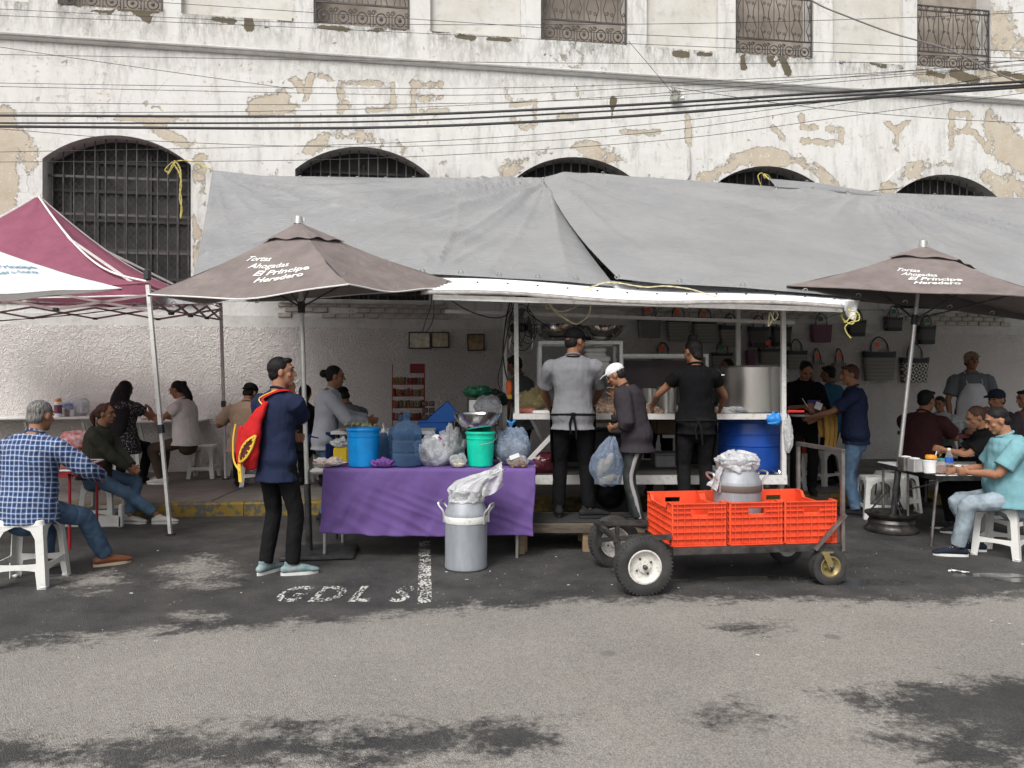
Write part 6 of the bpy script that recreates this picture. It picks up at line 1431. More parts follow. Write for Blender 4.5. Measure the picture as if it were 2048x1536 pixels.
def basket(i, px, py, w, h, kind, tagm, label, band='top', hh=.17, depth=.13):
    s = ws(px); p = wallp(s, wz(px, py) - h / 2, .02 + depth / 2); t = thing('woven_bag', label, 'woven bag', tuple(p), WA + R((i * 37 % 13) - 6), 'woven bags hanging on the wall')
    def body(z0, z1, m, nm, o=0):
        mb = MB(); vs = []; N_ = 20
        for z in np.linspace(z0, z1, 4):
            f = .86 + .14 * z / h
            for k in range(N_):
                a = 2 * math.pi * k / N_; c_, s_ = math.cos(a), math.sin(a); e = .5
                x = math.copysign(abs(c_) ** e, c_) * (w / 2 + o) * f; y = math.copysign(abs(s_) ** e, s_) * (depth / 2 + o) * f; vs.append((x, y, z + (.01 * math.cos(2 * a) if z > h * .95 else 0)))
        fs = [(r * N_ + k, r * N_ + (k + 1) % N_, (r + 1) * N_ + (k + 1) % N_, (r + 1) * N_ + k) for r in range(3) for k in range(N_)]
        if z0 == 0: fs.append(tuple(range(N_ - 1, -1, -1)))
        mb.add(vs, fs); mb.build(nm, m, t, angle=50)
    wm = M_PINK if kind == 'pink' else (M_BEIB if kind == 'beige' else WM[kind])
    body(0, h, wm, 'bag_body')
    if kind not in ('pink', 'beige'):
        body(h * .80, h + .003, M_BAND, 'top_band', .003)
        if band == 'both': body(0, h * .22, M_BAND, 'bottom_band', .003)
    hm = M_BLK if kind != 'pink' else mat('mauve_handle', (.2, .08, .13), .5)
    for q, yy in enumerate((-depth * .4, depth * .35)):
        dx = .03 * (q * 2 - 1); MB().tube([(-w * .26 + dx * .3, yy, h * .8), (-w * .24 + dx, yy, h + hh * .55), (dx * 1.2, yy + .01, h + hh), (w * .24 + dx, yy, h + hh * .55), (w * .26 + dx * .3, yy, h * .8)], .007, 6, (0, 1, 0), 5).build('handle', hm, t)
    if tagm is not None: MB().rbox((-w * .12, -depth * .4 - .012, h + hh * .48), (.085, .004, .075), .001, rot=Matrix.Rotation(R(i * 29 % 17 - 8), 3, 'Y')).build('price_card', tagm, t, smooth=False)
    MB().lathe([(.006, 0), (.006, .05)], (0, depth / 2 + .02, h + hh - .01), 8, Matrix.Rotation(R(90), 3, 'X')).build('wall_nail', M_BLKM, t)
u = .0079
for i, a_ in enumerate(((1295, 655, .40, .35, 3, M_TAGO, 'black woven bag with a large diamond, leftmost on the upper row'), (1352, 660, .40, .38, 1, M_TAGO, 'chevron woven bag, second from left on the upper row'), (1405, 663, .42, .38, 1, M_TAGO, 'chevron woven bag behind the head of the woman in black'),
    (1456, 673, .38, .36, 1, M_TAGG, 'chevron bag with a green card left of the thin stall post'), (1512, 675, .36, .34, 0, M_TAGO, 'black banded bag with a red card between two stall posts'), (1558, 674, .34, .33, 0, M_TAGG, 'black banded bag with green card partly behind the right post'),
    (1637, 668, .37, .30, 'pink', M_TAGG, 'mauve woven bag on the upper row right of the stall'), (1707, 657, .36, .27, 0, None, 'black and grey banded bag beside the rope bundle'), (1780, 649, .35, .23, 0, M_TAGG, 'low wide black bag, highest on the wall at right'), (1846, 671, .34, .31, 0, M_TAGG, 'banded black bag just right of the right umbrella pole'),
    (1322, 725, .34, .26, 1, M_TAGO, 'woven bag low behind the bald cook'), (1440, 722, .36, .26, 1, M_TAGG, 'woven bag low behind the woman in black with a green card'), (1497, 716, .17, .24, 'pink', None, 'small narrow mauve bag above the huge pot'), (1533, 713, .36, .25, 1, M_TAGO, 'chevron bag just above the huge pot'),
    (1587, 720, .40, .30, 1, None, 'chevron bag just right of the right stall post, lower row'), (1628, 745, .26, .30, 'beige', M_TAGO, 'beige brown bag above the waitress taking the order'), (1672, 745, .26, .30, 'beige', M_TAGO, 'beige brown bag behind the woman with the yellow cloth'),
    (1752, 733, .60, .50, 1, M_TAGO, 'largest woven bag, fine chevrons with an open black rim'), (1822, 741, .52, .43, 2, M_TAGT, 'black and cream diamond patterned bag behind the umbrella pole'))):
    basket(i, *a_, band='both' if i in (4, 5, 7, 8, 9) else 'top', hh=.2 if i < 15 else .26)

# ================================================================== RIGHT METAL TABLE
TZ2 = .655; mt = thing('metal_table', 'grey folding metal table with steel rim and tube legs at right', 'table', (4.35, 7.35, 0))
tx0, tx1, ty0, ty1 = 3.87, 4.95, 6.82, 7.95
n = N('worn_grey_table_top'); n.set(Base_Color=n.mix(n.noise(5, 6, .7), (.50, .50, .50), (.64, .64, .63)), Roughness=.4, Metallic=0.)
MB().rbox(((tx0 + tx1) / 2, (ty0 + ty1) / 2, TZ2 - .012), (tx1 - tx0, ty1 - ty0, .024), .006).build('tabletop', n.m, mt, world=True)
for a_, b_ in (((tx0, ty0), (tx1, ty0)), ((tx1, ty0), (tx1, ty1)), ((tx1, ty1), (tx0, ty1)), ((tx0, ty1), (tx0, ty0))): MB().bar((*a_, TZ2 - .028), (*b_, TZ2 - .028), .022, .045).build('rim', M_BLKM, mt, world=True, smooth=False)
for x, y, dx in ((tx0 + .03, ty0 + .05, -.06), (tx1 - .03, ty0 + .05, .06), (tx0 + .04, ty1 - .05, 0), (tx1 - .04, ty1 - .05, .0), (tx0 + .1, ty0 + .7, 0)): MB().tube([(x, y, TZ2 - .04), (x + dx * .5, y, .35), (x + dx, y, 0)], .013, 8, (1, 0, 0)).build('leg', M_TUBE, mt, world=True)
MB().tube([(tx0 + .1, ty0 + .7, .42), (tx0 + .5, ty0 + .4, TZ2 - .05)], .008, 6).build('folding_stay', M_TUBE, mt, world=True)
def tp2(px, d): return Vector(((px - 1024) / F * d, d, TZ2 + .001))
def cup(nm, label, cat, p, r0, r1, h, m, fill=None, fl=.8, group=None):
    t = thing(nm, label, cat, tuple(p), 0, group); MB().lathe([(.001, .003), (r0, 0), (r1, h), (r1 + .003, h), (r1 - .001, h - .002), (r0 - .002, .006)], (0, 0, 0), 24).build('cup_wall', m, t)
    if fill: MB().lathe([(.001, .007), (r0 - .003, .007), (r0 + (r1 - r0) * fl - .003, h * fl), (.001, h * fl)], (0, 0, 0), 20).build('contents', fill, t)
    return t
M_CLR = water('clear_cup_plastic', (.85, .87, .87), .12); M_SALS = mat('red_salsa', (.45, .06, .02), .3, var=.3, vs=40); M_TAMA = mat('tamarind_drink', (.16, .045, .02), .2)
for px, d, w_, h, lb in ((1812, 7.15, .11, .13, 'grey steel napkin holder next to the umbrella pole'), (1830, 7.05, .09, .125, 'pale steel napkin holder right of the grey one')):
    p = tp2(px, d); t = thing('napkin_holder', lb, 'napkin holder', tuple(p), R(8)); MB().rbox((0, 0, h / 2), (w_, .1, h), .006).build('body', M_TUBE if px == 1812 else M_CASE, t); MB().box((0, 0, h + .004), (w_ * .5, .07, .01)).build('napkins', M_STYR, t)
cup('foam_cups', 'nested white foam cups beside the salsa cup', 'cups', tp2(1860, 6.98), .05, .058, .11, M_STYR)
cup('salsa_cup', 'clear cup of red salsa in front of the cola bottle', 'cup', tp2(1882, 6.92), .034, .042, .10, M_CLR, M_SALS)
t = thing('cola_bottle', 'clear bottle with blue label half full of dark cola', 'bottle', tuple(tp2(1898, 6.95)))
MB().lathe([(.001, .0), (.030, 0), (.034, .01), (.032, .06), (.034, .10), (.034, .14), (.026, .175), (.013, .20), (.013, .225), (.001, .226)], (0, 0, 0), 24).build('bottle_wall', M_CLR, t); MB().lathe([(.001, .004), (.029, .004), (.031, .02), (.029, .075), (.001, .075)], (0, 0, 0), 20).build('cola', mat('dark_cola', (.012, .006, .004), .15), t)
MB().lathe([(.0352, .10), (.0352, .15)], (0, 0, 0), 24).build('label_wrap', mat('blue_label', (.02, .09, .45), .35, c2=(.05, .15, .6)), t); MB().lathe([(.015, .215), (.015, .232), (.001, .233)], (0, 0, 0), 14).build('cap', M_STYR, t)
tx = TXT['S']
t = thing('salsa_jar', 'clear lidded container with an orange cap behind the foam cups', 'jar', tuple(tp2(1862, 7.3)))
MB().lathe([(.001, 0), (.05, 0), (.052, .01), (.052, .09), (.045, .10), (.001, .10)], (0, 0, 0), 24).build('body', M_CLR, t); MB().lathe([(.001, .006), (.047, .006), (.047, .05), (.001, .05)], (0, 0, 0), 24).build('contents', mat('purple_onion', (.18, .05, .15), .4), t); MB().lathe([(.052, .10), (.052, .125), (.045, .135), (.001, .135)], (0, 0, 0), 24).build('lid', mat('orange_lid', (.75, .28, .02), .4), t)
MB().tube([(.03, 0, .05), (.06, .01, .17)], .004, 6).build('spoon', M_STYR, t)
for k, (px, d) in enumerate(((1846, 7.25), (1880, 7.4))):
    cup('lidded_tub', ('clear tub with a teal lid behind the pale napkin holder', 'second clear tub with a teal lid left of the cola bottle')[k], 'tub', tp2(px, d), .05, .055, .08, M_CLR, M_SALS, .5, 'teal lidded tubs'); MB().lathe([(.058, .08), (.058, .09), (.001, .092)], (0, 0, 0), 20).build('lid', mat('teal_lid', (.02, .32, .26), .4), bpy.data.objects[[o.name for o in bpy.data.objects if o.name.startswith('lidded_tub')][-1]])
def plate(label, p, food=True, s=1):
    t = thing('food_plate', label, 'plate', tuple(p)); MB().lathe([(.001, .002), (.08, 0), (.12, .018), (.122, .02), (.08, .006), (.001, .006)], (0, 0, 0), 32).build('dish', M_STYR, t)
    if food:
        mb = MB(); random.seed(4)
        for k in range(22): mb.ell((random.gauss(0, .03), random.gauss(0, .025), .015 + random.uniform(0, .012)), (.014, .010, .008), None, 7, 5)
        mb.build('sauced_food', mat('red_sauced_food', (.42, .10, .03), .35, c2=(.55, .25, .1), vs=30), t)
    t.scale = (s, s, s); return t
plate('white foam plate with red sauced food before the turquoise shirt man', tp2(1942, 6.98), True, 1.15)
plate('white plate with a folded napkin at the far end of the metal table', tp2(1935, 7.35), False)
o = MB().rbox((0, 0, .004), (.20, .05, .008), .003, R(10)).build('dark_spoon_tray', M_BLKM); o.location = tp2(1870, 6.88); tag(o, 'dark flat utensil lying near the table edge under the cups', 'utensil')
# farther table of the maroon shirt diner
t = thing('red_table', 'dark red table edge behind the metal table by the apron man', 'table', (5.3, 8.95, 0)); MB().rbox((.0, 0, .87), (1.1, .6, .05), .006).build('tabletop', mat('dark_red_top', (.10, .015, .015), .4), t); [MB().tube([(x, y, .85), (x, y, .1)], .014, 8).build('leg', M_BLKM, t) for x in (-.5, .5) for y in (-.25, .25)]
def tp3(px, d): return Vector(((px - 1024) / F * d, d, .897))
cup('clear_cup', 'large clear empty cup in front of the white apron', 'cup', tp3(1916, 8.85), .045, .06, .15, M_CLR); cup('red_drink', 'tall cup of red drink right of the clear cup', 'cup', tp3(1938, 8.8), .04, .055, .15, M_CLR, M_SALS)

# ================================================================== LEFT TABLES
t = thing('folding_red_table', 'red folding table with white edged top before the checked shirt man', 'table', (-4.5, 7.2, 0))
RT = W(205, 919, 7.62); zt = RT.z
A_, B_, C_, D_ = Vector((RT.x, 7.62, zt)), Vector((-3.93, 6.72, zt)), Vector((-5.0, 6.62, zt)), Vector((-5.25, 7.55, zt))
mb = MB(); mb.add([C_, B_, A_, D_] + [p - Vector((0, 0, .03)) for p in (C_, B_, A_, D_)], [(0, 1, 2, 3), (4, 7, 6, 5), (0, 4, 5, 1), (1, 5, 6, 2), (2, 6, 7, 3), (3, 7, 4, 0)]); mb.build('tabletop', mat('red_table_top', (.36, .015, .02), .35, dirt=.2), t, world=True, smooth=False)
for p, q in ((C_, B_), (B_, A_), (A_, D_), (D_, C_)):
    MB().bar(p + Vector((0, 0, -.002)), q + Vector((0, 0, -.002)), .03, .012).build('white_edge', M_PAPER, t, world=True, smooth=False); MB().bar(p.lerp(q, .04) - Vector((0, 0, .05)), q.lerp(p, .04) - Vector((0, 0, .05)), .02, .035).build('red_apron', mat('red_paint_metal', (.30, .012, .02), .4), t, world=True, smooth=False)
for p in (A_.lerp(C_, .04), B_.lerp(D_, .04), C_.lerp(A_, .04), D_.lerp(B_, .04)): MB().tube([p - Vector((0, 0, .03)), Vector((p.x, p.y, 0))], .013, 8).build('leg', mat('red_paint_metal', (.30, .012, .02), .4), t, world=True)
MB().tube([A_.lerp(C_, .04) - Vector((0, 0, .2)), B_.lerp(D_, .3) - Vector((0, 0, .04))], .009, 6).build('folding_stay', mat('red_paint_metal', (.30, .012, .02), .4), t, world=True)
# bench of the olive woman
t = thing('white_bench', 'low white bench rail between red table and sneakers', 'bench', tuple(G(150, 1062))); MB().rbox((.0, .2, .06), (.75, .05, .12), .01).build('lower_rail', M_STOOL, t)
[MB().rbox((x, .2, .12), (.04, .05, .24), .008).build('leg', M_STOOL, t) for x in (-.36, .36)]
# wall shelf
sh = thing('wall_counter', 'long white counter board fixed along the wall behind the left diners', 'counter', tuple(wallp(ws(150), 0, .3)), WA)
zs = .985; s0, s1, s2 = ws(-60), ws(262), ws(420)
def shb(nm, s_a, s_b, z, dep, th=.035): 
    c = wallp((s_a + s_b) / 2, z, dep / 2 + .02) ; MB().rbox(sh_loc(c), (s_b - s_a, dep, th), .01).build(nm, M_TW, sh)
def sh_loc(c): return Matrix.Rotation(-WA, 3, 'Z') @ (Vector(c) - Vector(sh.location))
shb('board', s0, s1, zs, .62); shb('board', s1 + .02, s2, zs - .055, .66)
for s_ in np.linspace(s0 + .2, s2 - .1, 5): MB().bar(sh_loc(wallp(s_, .2, .05)), sh_loc(wallp(s_, zs - .05, .5)), .03, .03).build('wall_bracket', M_POLEW, sh, smooth=False)
def shp(px, off=.45, dz=.0): p = wallp(ws(px, off), 0, off); return Vector((p.x, p.y, zs + .018 + dz))
t = thing('sauce_bottle', 'white bottle with an orange cap and dark label on the wall counter', 'bottle', tuple(shp(106)))
MB().lathe([(.001, 0), (.05, 0), (.052, .01), (.052, .19), (.04, .21), (.001, .21)], (0, 0, 0), 24).build('body', M_STYR, t); MB().lathe([(.0535, .045), (.0535, .165)], (0, 0, 0), 24).build('label_wrap', mat('navy_red_label', (.05, .06, .16), .4, c2=(.3, .05, .05), vs=20), t); MB().lathe([(.042, .21), (.042, .245), (.03, .255), (.001, .255)], (0, 0, 0), 20).build('cap', mat('orange_cap', (.8, .25, .03), .4), t)
cup('drink_cup', 'clear cup of brown tamarind drink on the wall counter', 'cup', shp(119, .55), .035, .048, .13, M_CLR, M_TAMA)
cup('foam_cup', 'empty white cup right of the tamarind drink', 'cup', shp(131, .5), .03, .04, .1, M_STYR)
t = thing('plastic_pack', 'large clear pack of cups with blue print leaning on the wall', 'packet', tuple(shp(140, .25))); MB().rbox((0, 0, .13), (.46, .16, .25), .05).build('film', M_BAGC, t); MB().rbox((-.02, -.085, .12), (.15, .006, .13), .002).build('blue_print', mat('blue_print', (.03, .07, .32), .4, c2=(.4, .45, .6), vs=30), t); [MB().lathe([(.001, 0), (.035, 0), (.045, .12)], (-.16 + .1 * k, .0, .02), 16).build('cup', M_STYR, t) for k in range(4)]
crumple('patterned_bag', 'white bag with red fruit print behind the woman in olive', 'bag', W(150, 885, 8.35) - Vector((0, 0, .09)), (.17, .08, .12), mat('white_red_print', (.70, .68, .66), .8, c2=(.5, .02, .04), vs=17), 91, .25)
plate('white plate of food between the two women at the wall counter', shp(283, .5, -.055), True, .9)
# litter on the road: small scraps of paper and crumbs
random.seed(21); M_LIT = mat('white_litter', (.6, .6, .57), .8); lm = None
mb = MB()
for k in range(420):
    px = random.uniform(-100, 2100); py = random.choice((random.uniform(1090, 1230), random.uniform(1120, 1190), random.uniform(1100, 1400)))
    p = G(px, py, .004); r_ = random.uniform(.002, .006) if k > 30 else random.uniform(.006, .018)
    a_ = random.uniform(0, 3); mb.add([p + Vector((r_ * math.cos(a_ + q) * random.uniform(.5, 1.2), r_ * math.sin(a_ + q) * random.uniform(.5, 1.2), random.uniform(0, .003))) for q in (0, 1.3, 2.6, 4.2)], [(0, 1, 2, 3)])
o = mb.build('litter', M_LIT, smooth=False); tag(o, 'tiny white crumbs and scraps scattered over the asphalt', 'litter', kind='stuff')
t = thing('paper_scrap', 'crumpled white paper scrap on the road at right', 'litter', tuple(G(1900, 1146))); MB().grid(lambda u, v: Vector((.14 * u, .03 * v + .03 * math.sin(5 * u), .012 * abs(math.sin(9 * u + 4 * v)) + .003)), 12, 5).build('paper', M_LIT, t)

# ================================================================== PEOPLE
def skinm(name, c):
    n = N(name); v = n.coord(); n.set(Base_Color=n.mix(n.ramp(n.noise(14, 4, .6, v), [(.3, 0.), (.7, 1.)]), tuple(x * .88 for x in c), tuple(x * 1.08 for x in c)), Roughness=.62, Specular_IOR_Level=.2)
    n.set(Subsurface_Weight=.08); n.b.inputs['Subsurface Radius'].default_value = (.01, .004, .002); n.link(n.bump(n.noise(160, 3, .5, v), .1, .002), n.b.inputs['Normal']); return n.m
SK = [skinm('tan_skin', (.33, .165, .10)), skinm('brown_skin', (.27, .135, .08)), skinm('deep_brown_skin', (.20, .10, .06))]
def hairm(name, c, c2=None):
    n = N(name); v = n.coord((1, 1, .25)); n.set(Base_Color=n.mix(n.ramp(n.noise(90, 4, .6, v), [(.35, 0.), (.65, 1.)]), c, c2 or tuple(x * 1.9 + .004 for x in c)), Roughness=.62, Specular_IOR_Level=.18)
    n.link(n.bump(n.noise(130, 3, .6, v), .6, .004), n.b.inputs['Normal']); return n.m
HB = hairm('black_hair', (.006, .0055, .0055)); HG = hairm('grey_hair', (.05, .047, .045), (.26, .25, .24)); HBR = hairm('dark_brown_hair', (.03, .016, .012), (.08, .04, .03))
M_EYE = mat('dark_eye', (.012, .009, .008), .2); M_LIP = mat('lips', (.24, .09, .07), .5); M_SOLE = mat('white_rubber_sole', (.62, .62, .60), .5)
def ik(a, t, l1, l2, pole):
    a = Vector(a); t = Vector(t); d = t - a; L = d.length
    if L > (l1 + l2) * .995: d = d * ((l1 + l2) * .995 / L); t = a + d; L = d.length
    L = max(L, abs(l1 - l2) + .02); c = (l1 * l1 + L * L - l2 * l2) / (2 * l1 * L); c = max(-1, min(1, c)); n_ = d.normalized(); p = Vector(pole); p = p - n_ * p.dot(n_)
    if p.length < 1e-4: p = Vector((0, 0, 1))
    p.normalize(); return a + n_ * l1 * c + p * l1 * math.sqrt(1 - c * c), t
def person(label, loc, face, h=1.68, sit=None, lean=0, head=(0, 0), rh=None, lh=None, rf=None, lf=None, w=1., belly=0, skin=0, top=None, bottom=None, shoe=None, hair=('short', HB),
           cap=None, apron=None, fem=False, vox=.0085, rel=(1, -.1, -1), lel=(-1, -.1, -1), twist=0, glasses=False, curl=(.5, .5), side=0, feet=(0, 0), beard=False):
    """local frame: +Y is where the chest faces, +X the person's right, feet on z=0"""
    k = h / 1.70; t = thing('person', label, 'person', tuple(loc), R(face)); t['group_pose'] = 'sitting' if sit else 'standing'
    del t['group_pose']
    hipz = (sit + .085) if sit else .905 * k; hip = Vector((0, 0, hipz)); hw = .086 * k
    # spine
    lens = [0, .10, .20, .30, .38, .45]; tot = [hip]; L_ = R(lean); S_ = R(side)
    dirs = []
    for i in range(1, len(lens)):
        a = L_ * (.35 + 1.0 * lens[i] / .45); d = Vector((math.sin(S_) , math.sin(a) * math.cos(S_), math.cos(a) * math.cos(S_))); dirs.append(d); tot.append(tot[-1] + d * (lens[i] - lens[i - 1]) * k * 1.08)
    up = dirs[-1].normalized(); chest = tot[-1]; fw = Vector((0, math.cos(L_ * 1.2), -math.sin(L_ * 1.2)))
    tw = Matrix.Rotation(R(twist), 3, up); rt = tw @ Vector((1, 0, 0)); fw = tw @ fw
    sw = (.168 if fem else .192) * k * (w * .5 + .5)
    shR, shL = chest + rt * sw + up * -.055 * k, chest - rt * sw + up * -.055 * k
    # head frame
    hy, hp = R(head[0]), R(head[1]); nb = chest + up * .045 * k
    base = Matrix.Rotation(R(twist) * .5, 3, 'Z') @ Matrix.Rotation(hy, 3, 'Z')
    Hd = base @ Matrix.Rotation(hp - L_ * .35, 3, 'X'); f, u_, r_ = Hd @ Vector((0, 1, 0)), Hd @ Vector((0, 0, 1)), Hd @ Vector((1, 0, 0))
    nd = (up * .75 + fw * .18 + u_ * .25).normalized(); hc = nb + nd * .068 * k + u_ * .080 * k + f * .018 * k; hk = k * (.98 if fem else 1.0) * 1.02
    HM = Hd
    def hpnt(a, b, c): return hc + (r_ * a + f * b + u_ * c) * hk
    b = MB()
    b.ell(hpnt(0, -.010, .022), (.073 * hk, .092 * hk, .088 * hk), HM, 20, 14); b.ell(hpnt(0, .022, -.040), (.056 * hk, .060 * hk, .072 * hk), HM, 16, 12)
    b.ell(hpnt(0, .058, -.090), (.026 * hk, .024 * hk, .020 * hk), HM); b.tube([hpnt(0, .076, .018), hpnt(0, .092, -.006), hpnt(0, .100, -.024)], [.009 * hk, .011 * hk, .015 * hk], 8, r_, round_=True)
    b.ell(hpnt(0, .070, .034), (.050 * hk, .018 * hk, .012 * hk), HM); b.ell(hpnt(0, .076, -.056), (.026 * hk, .014 * hk, .013 * hk), HM)
    for s_ in (1, -1): b.ell(hpnt(s_ * .075, -.004, -.006), (.010 * hk, .019 * hk, .031 * hk), HM, 10, 8); b.ell(hpnt(s_ * .038, .052, -.024), (.022 * hk, .022 * hk, .02 * hk), HM, 10, 8)
    b.tube([nb - up * .05 * k, nb + nd * .04 * k, hpnt(0, -.018, -.045)], [(.070 * k * w, .06 * k), (.054 * k, .056 * k), (.052 * k, .058 * k)], 14, rt, round_=True)
    # torso core
    wf = w; prof = [(-.07, .13, .095), (0, .146 if not fem else .162, .106), (.10, .138 if not fem else .148, .098), (.20, .132 if not fem else .125, .095), (.30, .150 if not fem else .138, .108), (.38, .160 if not fem else .145, .108), (.44, .145 if not fem else .130, .085), (.48, .085, .065)]
    def spine(q):
        q2 = max(0, q); 
        for i in range(len(lens) - 1):
            if q2 <= lens[i + 1]: return tot[i].lerp(tot[i + 1], (q2 - lens[i]) / (lens[i + 1] - lens[i])) - (Vector((0, 0, 1)) * (-q) * k if q < 0 else Vector((0, 0, 0)))
        return tot[-1] + up * (q2 - .45) * k * 1.08
    def torso(mb, add, q0=-.07, hem=None, flare=0, bel=belly):
        pts, rad = [], []
        for q, rx, ry in prof:
            if q < q0: continue
            be = bel * math.exp(-((q - .12) / .13) ** 2); bk = spine(q)
            if add > 0 and q <= .02: rx, ry = rx + .016, ry + .012
            pts.append(bk + fw * be * .55 * (1)); rad.append(((rx * wf) * k + add + be * .35, ry * (wf * .7 + .3) * k + add + be * .65))
        if hem is not None: 
            p0 = pts[0]; pts.insert(0, hem[0] if isinstance(hem, tuple) else p0 + Vector((0, 0, -hem)) + fw * .0); rad.insert(0, (rad[0][0] + flare, rad[0][1] + flare))
        mb.tube(pts, rad, 22, rt, 3, round_=False)
    torso(b, -.012)
    # limbs
    UA, FA, TH, SHN = .275 * k, .24 * k, .42 * k, .395 * k
    def tgt(v, d): return Vector(v) if v is not None else d
    hR = tgt(rh, shR + Vector((.06, .05, -.50)) * k); hL = tgt(lh, shL + Vector((-.06, .05, -.50)) * k)
    eR, wR = ik(shR, hR, UA, FA, rel); eL, wL = ik(shL, hL, UA, FA, lel)
    for s_, e, wr in ((shR, eR, wR), (shL, eL, wL)):
        a = .92 + .12 * (w - 1) * 3; a = max(a, .85) * (1 if not fem else .9)
        b.tube([s_ - (e - s_).normalized() * .02 + (chest - s_) * .15, s_.lerp(e, .25), s_.lerp(e, .6), e, e.lerp(wr, .3), e.lerp(wr, .7), wr], [.052 * k * a, .050 * k * a, .045 * k * a, .039 * k * a, .041 * k * a, .032 * k * a, (.028 * k, .021 * k)], 12, rt, 3, round_=True)
    FL_ = []
    fR = tgt(rf, Vector((.11 * k, .02, 0))); fL = tgt(lf, Vector((-.11 * k, -.02, 0)))
    for s_, ft in ((1, fR), (-1, fL)):
        a_ = hip + Vector((s_ * hw, 0, -.02)); an = ft + Vector((0, 0, .085 * k)); kn, an = ik(a_, an, TH, SHN, (s_ * .25, 1, .15) if sit else (s_ * .1, 1, 0)); FL_.append((a_, kn, an, ft))
        b.tube([a_, a_.lerp(kn, .4), kn, kn.lerp(an, .35), an], [.080 * k, .070 * k, .052 * k, .050 * k, .036 * k], 12, (1, 0, 0), 3, round_=True)
    # hands: palm, four fingers, thumb
    for (e, wr, s_, cu) in ((eR, wR, 1, curl[0]), (eL, wL, -1, curl[1])):
        d = (wr - e).normalized(); inner = (rt * -s_ + fw * .25); pn = (inner - d * inner.dot(d)).normalized(); sd = d.cross(pn).normalized() * (1 if True else -1)
        if sd.dot(fw + up * .4) < 0: sd = -sd             # thumb side is forwards/up
        q = .95 * k
        b.tube([wr - d * .01, wr + d * .03 * q, wr + d * .075 * q], [(.024 * q, .019 * q), (.037 * q, .017 * q), (.038 * q, .014 * q)], 10, sd, 2, round_=True)
        for j, (o_, l_) in enumerate(((.030, .070), (.010, .078), (-.010, .072), (-.030, .058))):
            p0 = wr + d * .07 * q + sd * o_ * q; c1 = cu * .7; c2 = cu * 1.6; v1 = d * math.cos(c1) + pn * math.sin(c1) + sd * o_ * 1.2; v2 = d * math.cos(c2) + pn * math.sin(c2) + sd * o_
            p1 = p0 + v1.normalized() * l_ * .5 * q; p2 = p1 + v2.normalized() * l_ * .5 * q; b.tube([p0 - d * .015, p0, p1, p2], [.0095 * q, .0095 * q, .0088 * q, .0078 * q], 7, pn, round_=True)
        p0 = wr + d * .018 * q + sd * .026 * q; p1 = p0 + (sd * .7 + d * .7 + pn * .3).normalized() * .04 * q; p2 = p1 + (sd * .2 + d * .8 + pn * .5).normalized() * .03 * q; b.tube([p0, p1, p2], [.0115 * q, .0108 * q, .009 * q], 7, pn, round_=True)
    remesh(b.build('body', SK[skin], t), vox * .82, 2)
    for s_ in (1, -1):
        e_ = MB(); e_.ell(hpnt(s_ * .030, .0795, .012), (.013 * hk, .006 * hk, .006 * hk), HM, 10, 6); e_.build('eye', M_EYE, t)
        e_ = MB(); e_.tube([hpnt(s_ * .014, .088, .030), hpnt(s_ * .030, .088, .036), hpnt(s_ * .046, .076, .031)], [.0035 * hk, .0045 * hk, .003 * hk], 6, u_, 3); e_.build('eyebrow', hair[1] if hair else HB, t)
    e_ = MB(); e_.ell(hpnt(0, .0875, -.055), (.017 * hk, .005 * hk, .004 * hk), HM, 10, 6); e_.build('mouth', M_LIP, t)
    if beard: remesh(MB().ell(hpnt(0, .036, -.062), (.055 * hk, .052 * hk, .048 * hk), HM).build('stubble', HB, t), vox, 2)
    # shirt
    tm, slv, hem, loose = top
    s = MB(); torso(s, .014 + loose + (.010 if sit else 0), -.02 if sit else -.07, hem, .012 + loose * .5)
    s.tube([shL + up * .005, chest + up * .022 * k, shR + up * .005], [(.05 * k, .05 * k), (.055 * k, .052 * k), (.05 * k, .05 * k)], 14, fw, 3, round_=True)
    for s_, e, wr in ((shR, eR, wR), (shL, eL, wL)):
        a = (.95 if not fem else .88) * (.7 + .3 * w); g = .010 + loose * .8
        if slv == 'short': P_ = [s_ + (chest - s_) * .3, s_, s_.lerp(e, .35), s_.lerp(e, .74)]; Q = [.058 * k, .062 * k * a + g, .060 * k * a + g, .060 * k * a + g * 1.2]
        elif slv == 'cap': P_ = [s_ + (chest - s_) * .3, s_, s_.lerp(e, .38)]; Q = [.055 * k, .058 * k * a + g, .055 * k * a + g]
        elif slv == 'elbow': P_ = [s_ + (chest - s_) * .3, s_, s_.lerp(e, .5), e, e.lerp(wr, .15)]; Q = [.058 * k, .062 * k * a + g, .058 * k * a + g, .052 * k * a + g, .052 * k * a + g]
        else: P_ = [s_ + (chest - s_) * .3, s_, s_.lerp(e, .5), e, e.lerp(wr, .5), e.lerp(wr, .96)]; Q = [.058 * k, .062 * k * a + g, .056 * k * a + g, .050 * k * a + g, .044 * k * a + g, .034 * k + g * .8]
        s.tube(P_, Q, 14, rt, 3)
    remesh(s.build('shirt', tm, t), vox, 3, .014, .10)
    c_ = MB(); ring = [nb + up * .012 * k + (rt * math.cos(a) * .066 + fw * (math.sin(a) * .062 + .008)) * k * (w * .5 + .5) - up * .018 * k * math.sin(a) for a in [i * math.pi / 9 for i in range(18)]]; c_.tube(ring, .010 * k, 6, up, closed=True); c_.build('collar', tm, t)
